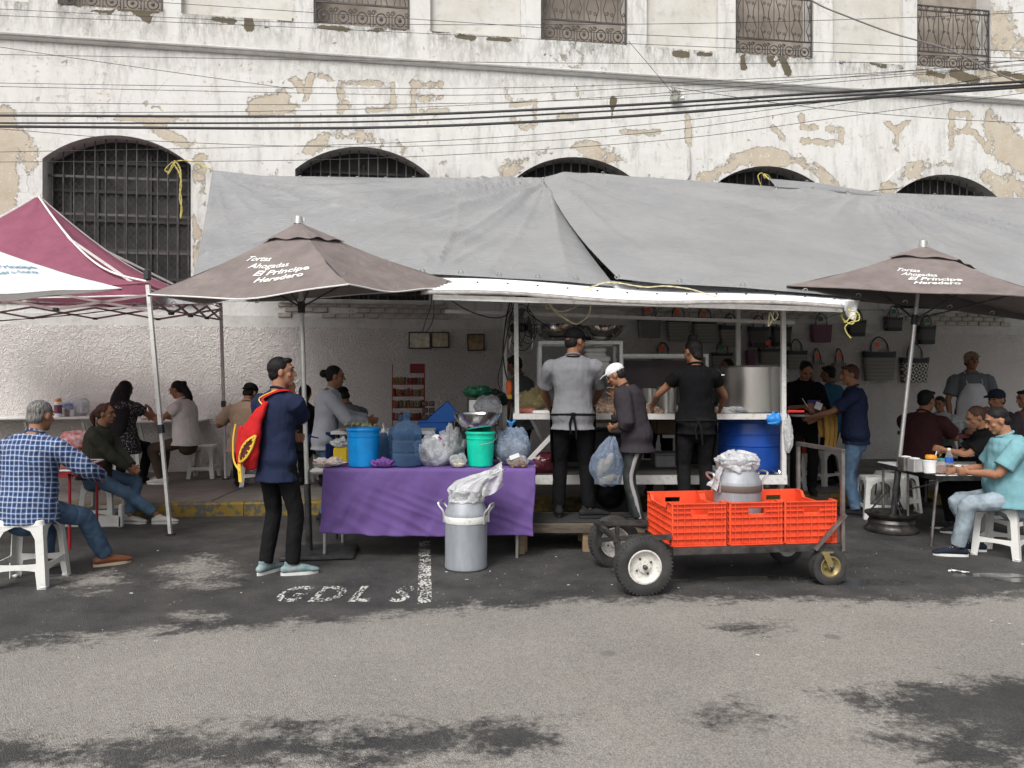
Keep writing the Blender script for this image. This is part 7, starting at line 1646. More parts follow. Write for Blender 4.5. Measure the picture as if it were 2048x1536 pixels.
    # trousers
    if bottom:
        bm, bl = bottom; tr = MB(); tr.tube([hip + Vector((0, 0, -.10 * k)), hip + Vector((0, 0, 0)), spine(.07)], [(.145 * k * w, .105 * k * w + belly * .3), (.152 * k * w * (1.07 if fem else 1), .104 * k * w + belly * .4), (.140 * k * w, .095 * k * w + belly * .5)], 20, (1, 0, 0), 3, round_=True)
        if sit: tr.ell(hip + Vector((0, -.015, -.02)), (.145 * k * w, .085 * k, .07 * k))
        elif fem: tr.ell(hip + Vector((0, -.055, -.01)), (.155 * k * w, .09 * k, .11 * k))
        for a_, kn, an, ft in FL_:
            e2 = kn.lerp(an, bl); ww = .5 + .5 * w; pts = [a_ + Vector((0, 0, .03)), a_.lerp(kn, .35), a_.lerp(kn, .75), kn, kn.lerp(an, .4), e2]
            tr.tube(pts, [.084 * k * ww, .084 * k * ww, .072 * k * ww, .067 * k * ww, .064 * k * ww, .056 * k * ww], 14, (1, 0, 0), 3)
        remesh(tr.build('trousers', bm, t), vox, 3, .010, .07)
        if shoe:
            for (a_, kn, an, ft), dy in zip(FL_, feet):
                Mz = Matrix.Rotation(R(dy), 3, 'Z'); o_ = Vector((ft.x, ft.y, ft.z)); q = k
                def sp_(x, y, z): return o_ + Mz @ Vector((x * q, y * q, z * q))
                m_ = MB(); m_.tube([sp_(0, -.06, .045), sp_(0, .0, .052), sp_(0, .08, .046), sp_(0, .15, .034), sp_(0, .19, .028)], [(.036 * q, .032 * q), (.040 * q, .042 * q), (.044 * q, .032 * q), (.044 * q, .024 * q), (.030 * q, .016 * q)], 14, Mz @ Vector((1, 0, 0)), 3, round_=True); m_.tube([sp_(0, -.02, .03), sp_(0, -.02, .105)], [(.036 * q, .045 * q), (.036 * q, .042 * q)], 12, Mz @ Vector((1, 0, 0)))
                so = remesh(m_.build('shoe', shoe[0], t), .007, 2)
                m_ = MB(); n_ = 22; out = []
                for i in range(n_):
                    a = 2 * math.pi * i / n_; y = .055 + .145 * math.sin(a); x = .043 * math.cos(a) * (1 if y > .05 else .85) * (1.1 if .06 < y < .14 else 1); out.append((x, y))
                for z in (0.0, .022): m_.v += [sp_(x, y, z) for x, y in out]
                m_.f += [tuple(range(n_ - 1, -1, -1)), tuple(range(n_, 2 * n_))] + [(i, (i + 1) % n_, n_ + (i + 1) % n_, n_ + i) for i in range(n_)]; m_.build('shoe_sole', shoe[1], t)
                if len(shoe) > 2:
                    for q2 in range(4): m_ = MB(); m_.bar(sp_(-.022, .045 + .022 * q2, .082 - .006 * q2), sp_(.022, .05 + .022 * q2, .082 - .006 * q2), .006 * q, .004 * q); m_.build('lace', shoe[1], t)
    # hair
    if hair:
        st_, hm = hair; g = MB()
        if st_ != 'bald':
            g.ell(hpnt(0, -.022, .034), (.081 * hk, .090 * hk, .086 * hk), HM, 18, 12); g.ell(hpnt(0, -.050, -.012), (.068 * hk, .052 * hk, .062 * hk), HM, 16, 10)
            if st_ in ('short', 'quiff'): g.ell(hpnt(0, .045, .088), (.058 * hk, .036 * hk, .022 * hk), HM)
        if st_ == 'fade': g = MB(); g.ell(hpnt(0, -.018, .040), (.0775 * hk, .090 * hk, .078 * hk), HM, 18, 12); g.ell(hpnt(0, -.050, -.015), (.071 * hk, .052 * hk, .062 * hk), HM)
        if st_ == 'bun': g.ell(hpnt(0, -.03, .125), (.048 * hk, .05 * hk, .042 * hk), HM); g.ell(hpnt(0, -.06, -.05), (.06 * hk, .045 * hk, .06 * hk), HM)
        if st_ == 'backbun': g.ell(hpnt(0, -.125, .02), (.045 * hk, .045 * hk, .045 * hk), HM)
        if st_ == 'clip': g.ell(hpnt(0, -.11, .05), (.045 * hk, .04 * hk, .04 * hk), HM); g.tube([hpnt(0, -.09, 0), hpnt(0, -.13, -.12), hpnt(0, -.12, -.26)], [.055 * hk, .045 * hk, .015 * hk], 10, r_, 4, round_=True)
        if st_ == 'pony': g.tube([hpnt(0, -.09, .03), hpnt(0, -.14, -.03), hpnt(0, -.12, -.14)], [.035 * hk, .035 * hk, .014 * hk], 10, r_, 4, round_=True)
        if st_ == 'long': 
            g.ell(hpnt(0, -.02, -.0), (.092 * hk, .088 * hk, .115 * hk), HM); bk = chest - fw * .11; g.tube([hpnt(0, -.05, -.0), hpnt(0, -.08, -.14), bk - up * .12, bk - up * .30, bk - up * .44], [(.095, .06), (.12, .055), (.14, .05), (.12, .045), (.07, .03)], 14, rt, 4, round_=True)
        if g.v: remesh(g.build('hair', hm, t), vox * .85, 2, .006, .02)
    if cap:
        cm, kind = cap; g = MB(); g.ell(hpnt(0, -.012, .050), (.084 * hk, .102 * hk, .074 * hk), HM, 20, 12)
        if kind == 'brim': g.tube([hpnt(0, .06, .052), hpnt(0, .11, .050), hpnt(0, .165, .038)], [(.066 * hk, .012 * hk), (.066 * hk, .007 * hk), (.040 * hk, .004 * hk)], 14, r_, 3, round_=True)
        if kind == 'back': g.tube([hpnt(0, -.06, .022), hpnt(0, -.11, .012), hpnt(0, -.15, -.005)], [(.062 * hk, .012 * hk), (.062 * hk, .007 * hk), (.040 * hk, .004 * hk)], 14, r_, 3, round_=True)
        remesh(g.build('cap', cm, t), .0065, 2, .004, .03)
        g = MB(); g.ell(hpnt(0, -.012, .122), (.008, .008, .006), HM, 8, 5); g.build('cap_button', cm, t)
        g = MB(); g.tube([hpnt(.082 * math.cos(q_), -.012 + .100 * math.sin(q_), .030) for q_ in [i_ * math.pi / 12 for i_ in range(24)]], .0035 * hk, 5, u_, closed=True); g.build('cap_seam', cm, t)
    if glasses:
        g = MB()
        for s_ in (1, -1): g.tube([hpnt(s_ * .031 + .022 * math.cos(a), .092, .010 + .018 * math.sin(a)) for a in [i * math.pi / 6 for i in range(12)]], .002 * hk, 5, f, closed=True); g.tube([hpnt(s_ * .053, .09, .014), hpnt(s_ * .078, .0, .010)], .002 * hk, 5)
        g.tube([hpnt(-.009, .094, .012), hpnt(.009, .094, .012)], .002 * hk, 5); g.build('glasses', M_BLK, t)
    if apron:
        am, kind = apron
        if kind == 'front':
            a = MB(); pts = [(spine(.36), .10), (spine(.30), .13), (spine(.16), .19), (spine(.0), .20), (hip + Vector((0, .02, -.25 * k)), .19), (hip + Vector((0, .03, -.42 * k)), .19)]
            def fn(u, v):
                i = min(int(v * 5), 4); q = v * 5 - i; c = pts[i][0].lerp(pts[i + 1][0], q); w_ = (pts[i][1] * (1 - q) + pts[i + 1][1] * q) * k; a_ = (u - .5) * 2
                return c + rt * a_ * w_ + fw * ((.150 + belly * .9) * k - .07 * a_ * a_ * k + .008 * math.sin(9 * u + 6 * v)) 
            a.grid(fn, 14, 24); solid(a.build('apron', am, t), .006)
            for s_ in (1, -1): a = MB(); a.tube([spine(.36) + rt * s_ * .09 * k + fw * .14 * k, chest + rt * s_ * .085 * k + up * .03 * k + fw * .05 * k, nb + rt * s_ * .06 * k - fw * .04 * k + up * .03 * k], .007 * k, 6, fw, 4); a.build('apron_strap', am, t)
        else:
            a = MB(); N_ = 24; c = spine(.01); a.tube([c + (rt * math.cos(i * 2 * math.pi / N_) * (.176 * w + .014) + fw * math.sin(i * 2 * math.pi / N_) * (.132 * w + .012)) * k + fw * belly * .5 for i in range(N_)], .010, 6, up, closed=True)
            kq = c - fw * .158 * k; a.ell(kq, (.03, .015, .018)); a.tube([kq, kq - up * .10 + rt * .02 - fw * .01, kq - up * .22 + rt * .03], [.012, .010, .008], 6, rt, 3); a.tube([kq, kq - up * .08 - rt * .03, kq - up * .17 - rt * .02], [.012, .010, .008], 6, rt, 3); a.build('apron_tie', am, t)
            a = MB(); a.tube([nb + up * .0 + (rt * math.cos(x) * .070 + fw * math.sin(x) * .066) * k for x in [R(d) for d in range(150, 391, 20)]], .006, 6, up); a.build('apron_neck_strap', am, t)
            a = MB()
            def fn2(u, v):
                a_ = R(-5 + 190 * u); rr = 1.0 + .04 * math.sin(7 * u + 3 * v); c = spine(.08).lerp(hip + Vector((0, 0, -.42 * k)), v); return c + (rt * math.cos(a_) * (.185 * w) + fw * math.sin(a_) * .145 * w) * k * rr
            a.grid(fn2, 24, 10); solid(a.build('apron_skirt', am, t), .004)
    t['_w'] = 0; del t['_w']
    return dict(t=t, hc=hc, f=f, u=u_, r=r_, rt=rt, fw=fw, up=up, chest=chest, wR=wR, wL=wL, eR=eR, eL=eL, spine=spine, shR=shR, shL=shL, FL=FL_, M=Matrix.Translation(t.location) @ Matrix.Rotation(R(face), 4, 'Z'))
def at(px, d, z=0.): return Vector(((px - 1024) / F * d, d, z))
F_NAVY = fabric('navy_pique', (.016, .022, .050)); F_BLK = fabric('black_jersey', (.006, .006, .007)); F_BLK2 = fabric('black_twill', (.010, .010, .011)); F_GRY = fabric('heather_grey_jersey', (.17, .173, .185)); F_CHAR = fabric('charcoal_jersey', (.034, .030, .035))
F_DJ = fabric('blue_denim', (.075, .125, .20), .3); F_DJ2 = fabric('mid_blue_denim', (.09, .15, .23), .3); F_LJ = fabric('pale_washed_denim', (.25, .30, .34), .3); F_OLV = fabric('olive_jacket', (.045, .048, .036)); F_TAN = fabric('beige_jersey', (.36, .26, .185)); F_WHT = fabric('white_lace_cotton', (.62, .60, .58)); F_KHK = fabric('dark_khaki', (.075, .055, .04))
F_TEAL = fabric('turquoise_polo', (.17, .34, .38)); F_MARN = fabric('dark_maroon_jersey', (.045, .018, .020)); F_SWT = fabric('light_grey_sweatshirt', (.38, .39, .43)); F_BLUE = fabric('petrol_blue_jersey', (.025, .09, .15)); F_APR = fabric('pale_grey_apron', (.50, .50, .53)); F_DGY = fabric('dark_grey_jersey', (.13, .14, .15)); F_CAPW = fabric('white_cap_cotton', (.66, .66, .66)); F_CAPN = fabric('navy_cap_cotton', (.016, .02, .035)); F_CAMO = mat('tan_camo_cap', (.20, .14, .08), .9, c2=(.42, .33, .22), vs=30, var=.3)
n = N('navy_white_check_shirt'); v = n.coord(); sx = n.new('SeparateXYZ'); n.link(v, sx.inputs[0])
nz = n.math('MULTIPLY', n.math('SUBTRACT', n.noise(6, 2, .5, v), .5), .025)
def fr(a, k, o=0.): return n.math('FRACT', n.math('ADD', n.math('MULTIPLY', n.math('ADD', a, nz), k), o))
ax = n.math('ADD', sx.outputs[0], n.math('MULTIPLY', sx.outputs[1], .6)); az = n.math('ADD', sx.outputs[2], n.math('MULTIPLY', sx.outputs[1], .15))
K = 26.0; bx_ = n.math('GREATER_THAN', fr(ax, K), .52); bz_ = n.math('GREATER_THAN', fr(az, K), .52)
lx = n.math('LESS_THAN', n.math('ABSOLUTE', n.math('SUBTRACT', fr(ax, K),   .76)), .042); lz = n.math('LESS_THAN', n.math('ABSOLUTE', n.math('SUBTRACT', fr(az, K), .76)), .042)
cc = n.mix(n.math('MULTIPLY', n.math('ADD', bx_, bz_), .5), (.012, .026, .085), (.09, .155, .32)); cc = n.mix(n.math('MULTIPLY', n.math('ADD', lx, lz), .8, clamp=True), cc, (.60, .63, .66))
n.set(Base_Color=cc, Roughness=.9); w_ = n.noise(10, 2, .45, v, 1.2); n.link(n.bump(n.math('ABSOLUTE', n.math('SUBTRACT', w_, .5)), .35, .05), n.b.inputs['Normal']); F_CHK = n.m
F_DOTS = mat('black_white_flecks', (.012, .012, .018), .9, c2=(.45, .45, .45), vs=70, var=.1)
_n = F_DOTS.node_tree.nodes
for x in _n:
    if x.bl_idname == 'ShaderNodeValToRGB': x.color_ramp.elements[0].position = .58; x.color_ramp.elements[1].position = .62; break
S_BLK = (fabric('black_shoe', (.02, .02, .022)), M_BLK); S_WHT = (fabric('white_sneaker', (.55, .54, .50)), M_SOLE, 1); S_BRN = (mat('brown_leather', (.22, .075, .03), .4, bump=.2, bs=80, var=.2), mat('cream_sole', (.55, .45, .33), .6)); S_TEA = (mat('grey_teal_runner', (.10, .19, .21), .7, c2=(.28, .33, .33), vs=14), M_SOLE, 1); S_NVY = (fabric('navy_sneaker', (.018, .022, .035)), M_SOLE, 1)

# --- front figures
A1 = person('grey haired man in blue and white checked shirt seated with his back to the street', at(50, 5.62), -12, 1.70, sit=.50, lean=10, head=(-4, -4), rh=(.30, .42, .76), lh=(-.28, .40, .76), rf=(.20, .58, 0), lf=(-.20, .40, 0), w=1.2, belly=.04, skin=0, top=(F_CHK, 'long', .12, .012), bottom=(F_DJ, .98), shoe=S_BRN, hair=('fade', HG), feet=(-38, 10), rel=(1, -.5, -.4), lel=(-1, -.4, -.5), vox=.008)
A2 = person('standing man in navy polo and black jeans with hand at his chin', at(553, 5.86), -30, 1.70, lean=2, head=(-46, 2), rh=(.01, .15, 1.42), lh=(.0, .15, 1.06), rf=(.11, .06, 0), lf=(-.10, -.02, 0), w=.94, skin=0, top=(F_NAVY, 'short', .10, .014), bottom=(F_BLK2, 1.0), shoe=S_TEA, hair=('short', HB), feet=(-40, 5), rel=(.35, .15, -1), lel=(-.6, -.1, -1), vox=.0075)
A3 = person('cook from behind in grey T-shirt, black joggers and black cap', at(1146, 6.86, .27), -4, 1.73, lean=3, head=(-52, -6), rh=(.20, .40, 1.02), lh=(-.22, .36, .98), rf=(.14, -.03, 0), lf=(-.13, .03, 0), w=1.06, skin=1, top=(F_GRY, 'short', .05, .016), bottom=(F_BLK, 1.0), shoe=S_BLK, hair=('fade', HB), cap=(F_BLK2, 'brim'), apron=(F_BLK, 'back'), glasses=True, rel=(1, -.5, -.3), lel=(-1, -.4, -.3), feet=(-75, 5), vox=.008)
A4 = person('man in white cap and charcoal T-shirt hunched with hand at mouth', at(1274, 6.72, .235), 66, 1.47, lean=15, head=(2, -24), rh=(.03, .22, 1.13), lh=(-.08, .20, .86), rf=(.10, .05, 0), lf=(-.10, -.04, 0), w=.96, skin=1, top=(F_CHAR, 'elbow', .08, .030), bottom=(mat('black_track_pants', (.014, .018, .018), .6, bump=.2), 1.0), shoe=S_BLK, hair=('fade', HB), cap=(F_CAPW, 'brim'), rel=(.5, -.3, -1), lel=(-.5, -.6, -1), feet=(0, 0), vox=.0075)
A5 = person('woman cook from behind in black T-shirt with bun', at(1392, 6.98, .25), -4, 1.66, lean=2, head=(38, -10), rh=(.30, .36, 1.00), lh=(-.36, .34, 1.02), w=1.02, fem=True, skin=1, top=(F_BLK, 'cap', .05, .008), bottom=(F_BLK2, 1.0), shoe=S_BLK, hair=('bun', HB), apron=(F_BLK2, 'back'), rel=(1, -.5, -.5), lel=(-1, -.5, -.5), vox=.008)
A6 = person('man in turquoise polo and pale torn jeans seated on a stool, eyes on his plate', at(2026, 6.46), 76, 1.64, sit=.45, lean=6, head=(2, -20), rh=(.30, .34, .70), lh=(-.06, .36, .72), rf=(.14, .24, 0), lf=(-.10, .46, 0), w=1.18, belly=.07, skin=0, top=(F_TEAL, 'short', .10, .014), bottom=(F_LJ, .97), shoe=S_NVY, hair=('fade', HB), feet=(0, 0), rel=(.8, -.7, -1), lel=(-1, -.4, -1), vox=.008)
# --- left diners
person('woman in olive jacket and blue jeans seated sideways with clasped hands', at(188, 7.86), -82, 1.58, sit=.46, lean=9, head=(-2, 2), rh=(.02, .36, .58), lh=(-.03, .38, .60), rf=(.02, .66, .0), lf=(-.04, .34, 0), w=1.0, belly=.03, fem=True, skin=1, top=(F_OLV, 'long', .05, .014), bottom=(F_DJ2, .93), shoe=S_WHT, hair=('pony', HBR), feet=(0, -12), rel=(1, -.5, -1), lel=(-1, -.6, -1))
person('woman with very long black hair seen from behind at the wall counter', at(243, 9.65, .15), 4, 1.68, sit=.50, lean=6, head=(-20, -8), rh=(.22, .34, .98), lh=(-.22, .38, .84), rf=(.14, .3, 0), lf=(-.14, .3, 0), w=1.02, fem=True, skin=1, top=(F_DOTS, 'cap', .16, .02), bottom=(F_BLK, .98), shoe=S_BLK, hair=('long', HB), rel=(1, -.2, -.9))
person('woman in white lace blouse and glasses eating at the wall counter', at(376, 9.95, .15), 84, 1.70, sit=.50, lean=9, head=(2, -14), rh=(.10, .48, .88), lh=(-.10, .46, .88), rf=(.10, .42, 0), lf=(-.12, .30, 0), w=1.02, belly=.03, fem=True, skin=0, top=(F_WHT, 'cap', .07, .022), bottom=(F_KHK, 1.0), shoe=S_WHT, hair=('clip', HB), glasses=True)
person('man in beige T-shirt seen from behind on a stool', at(490, 9.45, .15), 6, 1.72, sit=.47, lean=12, head=(-24, -20), rh=(.20, .42, .86), lh=(-.26, .38, .86), rf=(.16, .3, 0), lf=(-.16, .3, 0), w=1.08, skin=1, top=(F_TAN, 'short', .08, .014), bottom=(F_BLK, 1.0), shoe=S_BLK, hair=('fade', HB), cap=(F_BLK2, 'back'))
person('diner in black sitting in the dark behind the navy shirt man', at(604, 9.5, .15), -10, 1.66, sit=.46, lean=6, head=(10, -10), w=1.0, skin=1, top=(F_BLK, 'short', .06, .014), bottom=(F_BLK2, 1.0), shoe=S_BLK, hair=('pony', HB), fem=True, rf=(.14, .3, 0), lf=(-.14, .3, 0))
person('woman cook in light grey sweatshirt with black hair working at the board', at(650, 7.85, .02), -72, 1.66, lean=7, head=(-6, -2), rh=(.10, .42, 1.06), lh=(-.12, .46, 1.08), rf=(.10, .02, 0), lf=(-.10, .0, 0), w=1.02, fem=True, skin=1, top=(F_SWT, 'long', .04, .016), bottom=(F_DJ, 1.0), shoe=S_BLK, hair=('backbun', HB), apron=(fabric('blue_apron', (.02, .035, .12)), 'back'), rel=(.8, -.7, -.6), lel=(-.8, -.7, -.6))
person('capped diner in dark grey T-shirt looking down behind the cook in sweatshirt', at(704, 9.3, .15), 42, 1.66, sit=.46, lean=14, head=(20, -26), rh=(.1, .4, .86), lh=(-.1, .4, .86), rf=(.14, .3, 0), lf=(-.14, .3, 0), w=1.04, skin=2, top=(F_DGY, 'short', .06, .014), bottom=(F_BLK, 1.0), shoe=S_BLK, hair=('fade', HB), cap=(F_BLK2, 'brim'))
# --- behind the counter
person('cook in the shade behind the left stall post, in profile', at(1046, 9.0, .15), 60, 1.68, lean=6, head=(0, -18), skin=2, top=(F_DGY, 'short', .05, .012), bottom=(F_BLK, 1.0), shoe=S_BLK, hair=('short', HB))
person('bald cook whose head shows above the lower glass case', at(1318, 9.1, .15), 160, 1.70, lean=6, head=(10, -8), skin=2, top=(F_BLK, 'short', .05, .012), bottom=(F_BLK, 1.0), shoe=S_BLK, hair=('bald', HB))
person('dark haired person behind the huge steel pot, almost hidden', at(1462, 9.3, .15), 120, 1.64, lean=4, head=(0, -6), skin=2, fem=True, top=(F_DGY, 'short', .05, .012), bottom=(F_BLK, 1.0), shoe=S_BLK, hair=('pony', HB))
# --- right group
A7 = person('waitress in black writing an order on a small white pad', at(1606, 9.05, .15), 172, 1.62, lean=6, head=(4, -34), rh=(.06, .28, 1.06), lh=(-.08, .30, 1.02), w=1.06, fem=True, skin=1, top=(F_BLK, 'elbow', .05, .014), bottom=(F_BLK2, 1.0), shoe=S_BLK, hair=('backbun', HB), rel=(1, -.5, -1), lel=(-1, -.5, -1), feet=(0, 0))
person('man in petrol blue T-shirt half hidden between the two waitresses', at(1664, 9.85, .15), 40, 1.56, lean=2, head=(10, -4), w=1.05, skin=2, top=(F_BLUE, 'short', .08, .014), bottom=(F_BLK, 1.0), shoe=S_BLK, hair=('short', HB))
A8 = person('woman in navy T-shirt and jeans holding a plate with a yellow cloth on her arm', at(1712, 8.42), 62, 1.70, lean=3, head=(24, -4), rh=(.05, .42, 1.07), lh=(-.12, .46, 1.10), rf=(.10, -.02, 0), lf=(-.10, .0, 0), w=1.08, belly=.02, fem=True, skin=1, top=(F_NAVY, 'short', .03, .010), bottom=(F_DJ2, 1.0), shoe=S_BLK, hair=('short', HBR), rel=(.9, -.6, -1), lel=(-.9, -.5, -1))
person('man in pale apron and tan cap standing against the wall', at(1942, 9.95, .15), 166, 1.74, lean=0, head=(6, 4), w=1.02, skin=1, top=(F_DGY, 'short', .05, .014), bottom=(F_BLK, 1.0), shoe=S_BLK, hair=('fade', HB), cap=(F_CAMO, 'brim'), apron=(F_APR, 'front'), belly=.02)
person('big man in dark maroon T-shirt and glasses seated beyond the metal table', at(1838, 8.75, 0.02), -58, 1.78, sit=.48, lean=10, head=(-14, -4), rh=(.12, .50, .86), lh=(-.12, .50, .86), rf=(.16, .34, 0), lf=(-.16, .34, 0), w=1.2, belly=.05, skin=1, top=(F_MARN, 'short', .08, .016), bottom=(F_BLK, 1.0), shoe=S_BLK, hair=('short', HB), glasses=True)
person('child in a light patterned shirt beside the maroon shirt man', at(1884, 9.45, .15), 130, 1.34, sit=.46, lean=6, head=(0, -8), rf=(.12, .28, 0), lf=(-.12, .28, 0), rh=(.08, .32, .78), lh=(-.08, .32, .78), w=.95, skin=1, top=(mat('light_patterned_shirt', (.22, .24, .25), .9, c2=(.45, .46, .46), vs=24), 'short', .05, .01), bottom=(F_BLK, 1.0), shoe=S_BLK, hair=('short', HB))
person('young man in navy cap and dark hoodie sitting by the apron man', at(2010, 8.7, 0.05), 98, 1.72, sit=.48, lean=8, head=(16, -2), rh=(.1, .4, .86), lh=(-.1, .4, .86), rf=(.14, .3, 0), lf=(-.14, .3, 0), w=1.05, skin=1, top=(F_CHAR, 'long', .08, .024), bottom=(F_BLK, 1.0), shoe=S_BLK, hair=('fade', HB), cap=(F_CAPN, 'brim'))
person('woman in black top seated at the metal table beside the turquoise shirt man', at(1985, 7.45), 72, 1.60, sit=.45, lean=8, head=(8, -24), rh=(.04, .42, .80), lh=(-.02, .44, .82), rf=(.10, .34, 0), lf=(-.12, .30, 0), w=1.0, fem=True, skin=1, top=(F_BLK, 'short', .06, .012), bottom=(F_BLK2, 1.0), shoe=(fabric('black_white_sneaker', (.04, .04, .045)), M_SOLE, 1), hair=('backbun', HBR))
person('diner at the right edge of the photo behind the hoodie man', at(2062, 9.2, .1), 90, 1.62, sit=.46, lean=4, head=(0, -4), rf=(.12, .3, 0), lf=(-.12, .3, 0), skin=1, top=(fabric('dusty_pink_jersey', (.22, .12, .12)), 'short', .06, .012), bottom=(F_BLK, 1.0), shoe=S_BLK, hair=('short', HB))

# ---- things carried by people
def L2W(P, v): return P['M'] @ Vector(v)
# red and yellow backpack with a toothed mouth, slung on the left shoulder
P = A2; bk = thing('backpack', 'red backpack with yellow trim and toothed shark mouth worn by man in navy', 'backpack', tuple(L2W(P, P['spine'](.2))), R(-30))
b0 = Vector((-.075, -.15, -.02)); M_RED = fabric('red_nylon', (.42, .018, .02)); M_YEL2 = fabric('yellow_nylon', (.68, .46, .06))
g = MB(); g.tube([b0 + Vector((.10, .02, .24)), b0 + Vector((.05, -.02, .14)), b0 + Vector((.0, -.04, .0)), b0 + Vector((-.03, -.04, -.14)), b0 + Vector((-.03, -.02, -.24))], [(.02, .02), (.06, .035), (.105, .06), (.12, .06), (.09, .035)], 18, (1, 0, 0), 4, round_=True); o = g.build('bag_body', M_RED, bk); remesh(o, .008, 3, .008, .06)
g = MB(); g.tube([b0 + Vector((-.10, -.05, .05)), b0 + Vector((-.125, -.055, -.12)), b0 + Vector((-.10, -.06, -.24))], [(.022, .016), (.026, .018), (.02, .012)], 10, (1, 0, 0), 4, round_=True); g.build('side_pocket', M_RED, bk)
MB().tube([b0 + Vector((-.13, -.075, .08)), b0 + Vector((-.145, -.085, -.05)), b0 + Vector((-.13, -.09, -.2)), b0 + Vector((-.05, -.10, -.28))], .007, 6, (1, 0, 0), 4).build('yellow_piping', M_YEL2, bk)
mo = [b0 + Vector(p) for p in ((.105, -.085, -.00), (.05, -.112, -.035), (-.01, -.118, -.10), (-.05, -.105, -.20), (.02, -.11, -.175), (.075, -.10, -.10))]
MB().tube(mo + [mo[0]], .009, 8, (0, 1, 0), 4).build('mouth_trim', M_YEL2, bk)
g = MB(); c_ = sum(mo, Vector()) / 6; g.add([p + Vector((0, -.004, 0)) for p in mo] + [c_ + Vector((0, -.006, 0))], [(i, (i + 1) % 6, 6) for i in range(6)]); g.build('mouth_lining', mat('dark_red_lining', (.08, .01, .01), .8), bk)
for i in range(12):
    a = mo[i % 6].lerp(mo[(i + 1) % 6], .25 if i < 6 else .75); q = (c_ - a).normalized(); sd = q.cross(Vector((0, -1, 0))).normalized(); MB().add([a + sd * .009 + Vector((0, -.010, 0)), a - sd * .009 + Vector((0, -.010, 0)), a + q * .020 + Vector((0, -.016, 0)), a + Vector((0, -.002, 0))], [(0, 1, 2), (0, 2, 3), (1, 3, 2)]).build('tooth', M_YEL2, bk, smooth=False)
MB().bar(b0 + Vector((-.06, -.10, -.22)), b0 + Vector((-.055, -.09, -.36)), .035, .008, (0, 1, 0)).build('yellow_tab', M_YEL2, bk)
sp0 = Vector((0, 0, -(P['spine'](.2)).z)) + Vector((0, 0, 0))
off = -Vector(P['spine'](.2))
pts = [b0 + Vector((.10, .02, .22))] + [Vector(p) + off for p in ((P['chest'] + P['rt'] * -.02 - P['fw'] * .135 + P['up'] * -.02), (P['chest'] + P['rt'] * .085 - P['fw'] * .07 + P['up'] * .045), (P['chest'] + P['rt'] * .10 + P['fw'] * .05 + P['up'] * .03), (P['chest'] + P['rt'] * .02 + P['fw'] * .14 - P['up'] * .12))]
MB().tube(pts, [(.020, .005)] * 5, 8, (1, 0, 0), 5).build('strap', M_RED, bk); 
MB().tube([p + Vector((-.03, -.004, .004)) for p in pts[:3]], .005, 6, (1, 0, 0), 5).build('strap_piping', M_YEL2, bk)
# blue bag of rolls held by the man in the white cap
P = A4; w_ = L2W(P, P['wL']); hb = w_ + Vector((-.05, -.04, -.36))
o = film('carrier_bag', 'thin blue carrier bag of bread rolls held by the man in the white cap', 'carrier bag', tuple(hb), [(hb + Vector((0, 0, -.16)), .03, .03), (hb + Vector((0, 0, -.14)), .095, .06), (hb + Vector((-.01, 0, -.02)), .135, .08), (hb + Vector((-.01, 0, .10)), .13, .08), (hb + Vector((.01, 0, .20)), .07, .05), (hb + Vector((.04, .02, .28)), .02, .02)], M_BAGB, 5, 40, .02)
for k, (a, b_, lb) in enumerate(((Vector((.03, 0, .11)), Vector((-.03, 0, -.02)), 'long pale bread roll upright in the blue carrier bag'), (Vector((-.05, 0, .06)), Vector((-.07, 0, -.06)), 'second bread roll left in the blue carrier bag'), (Vector((.06, 0, -.08)), Vector((-.06, 0, -.12)), 'bread roll lying at the bottom of the carrier bag'))):
    g = MB(); g.tube([hb + a, hb + (a + b_) / 2, hb + b_], [(.028, .025), (.036, .032), (.028, .025)], 10, (1, 0, 0), 3, round_=True); tag(g.build('bread_roll', mat('pale_bread', (.50, .38, .22), .7, c2=(.62, .52, .36), vs=12), loc=tuple(hb + a)), lb, 'bread', 'bread rolls in the carrier bag')
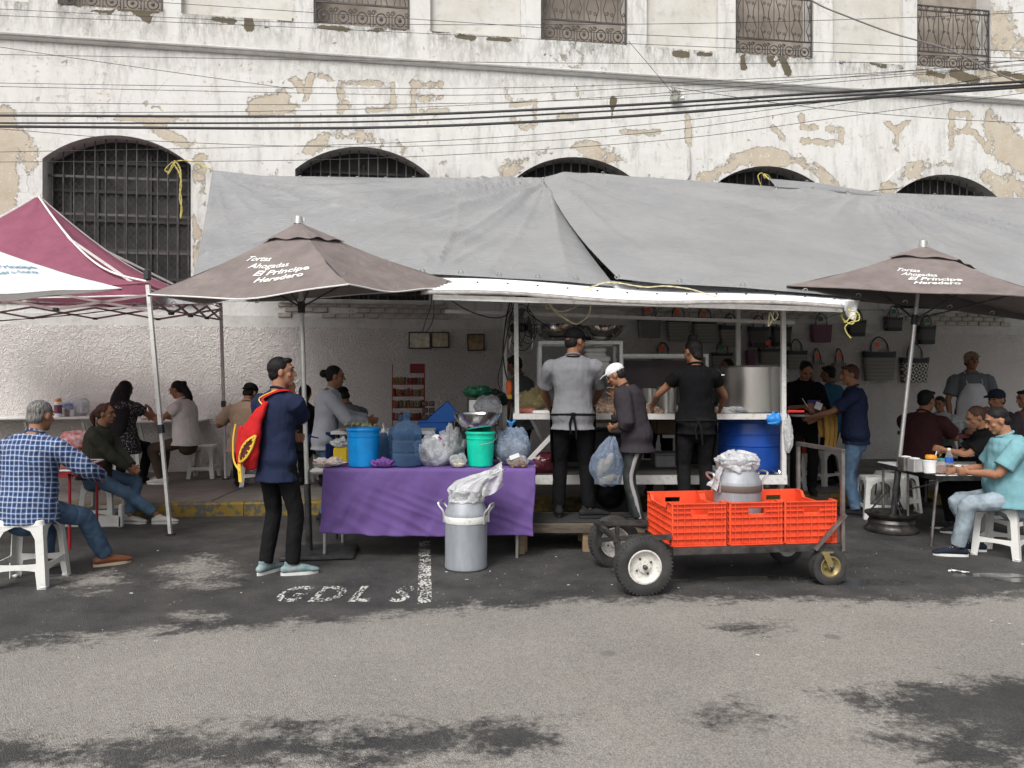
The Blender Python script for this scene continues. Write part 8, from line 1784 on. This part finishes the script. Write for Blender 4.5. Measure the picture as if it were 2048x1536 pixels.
# white stripe on his trousers, cap mark, pad and pen, plate, towel
a_, kn_, an_, ft_ = A4['FL'][1]; of = Vector((-.052, -.038, 0)); MB().tube([a_ + of * 1.0 + Vector((0, 0, -.12)), a_.lerp(kn_, .6) + of * .95, kn_ + of * .8, kn_.lerp(an_, .5) + of * .72, an_ + of * .55], [(.019, .014), (.019, .014), (.018, .012), (.018, .012), (.016, .010)], 10, (.4, -.9, 0), 4, round_=True).build('white_stripe', fabric('pale_side_panel', (.27, .255, .26)), A4['t'])
P = A4; g = MB()
vs, fs = TXT['S']; L = [P['hc'] + P['f'] * (.098) + P['r'] * ((v.x - .3) * .05) + P['u'] * (.052 + v.y * .04) for v in vs]; g.add(L, fs); g.build('cap_badge', M_BLK, A4['t'], smooth=False)
P = A7; o = MB().rbox((0, 0, 0), (.075, .004, .11), .001, rot=Matrix.Rotation(R(-40), 3, 'X') @ Matrix.Rotation(R(30), 3, 'Y')).build('order_pad', M_PAPER); o.location = L2W(P, P['wL'] + Vector((0, .09, .05))); tag(o, 'small white order pad in the hand of the waitress in black', 'note pad')
o = MB().tube([(0, 0, -.06), (0, 0, .08)], .004, 6, (1, 0, 0)).build('pen', M_STYR); o.rotation_euler = (R(20), R(-40), 0); o.location = L2W(P, P['wR'] + Vector((0, .09, .04))); tag(o, 'white pen in the hand of the waitress in black', 'pen')
o = MB().rbox((0, 0, 0), (.16, .02, .24), .008).build('purple_folder', mat('purple_card', (.07, .03, .16), .6)); o.location = W(1628, 820, 8.85); tag(o, 'purple folder held against the waitress in black', 'folder')
P = A8; pl_ = plate('white plate held out by the woman with the yellow cloth', L2W(P, P['wL'] + Vector((0, .12, .0))), False, 1)
M_TOW = fabric('yellow_towel', (.42, .25, .07)); c_ = L2W(P, P['wR'].lerp(P['eR'], .55)); 
def tow(u, v):
    a = -1 + 2 * v; return c_ + Vector(((u - .5) * .16 * (1 - .2 * abs(a)) + .02 * math.sin(a * 3), .05 * math.cos(math.pi * a / 2) * (1 if a > 0 else -1) * .0 - (.055 if a > -.0 else -.04) * min(1, abs(a) * 6), .045 - (abs(a) ** 1.1) * (.42 if a > 0 else .30))) + Vector((0, .012 * math.sin(u * 17), 0))
g = MB(); g.grid(tow, 18, 24); o = g.build('kitchen_cloth', M_TOW, loc=tuple(c_)); solid(o, .006); tag(o, 'yellow kitchen cloth hanging over the forearm of the woman in navy', 'cloth')
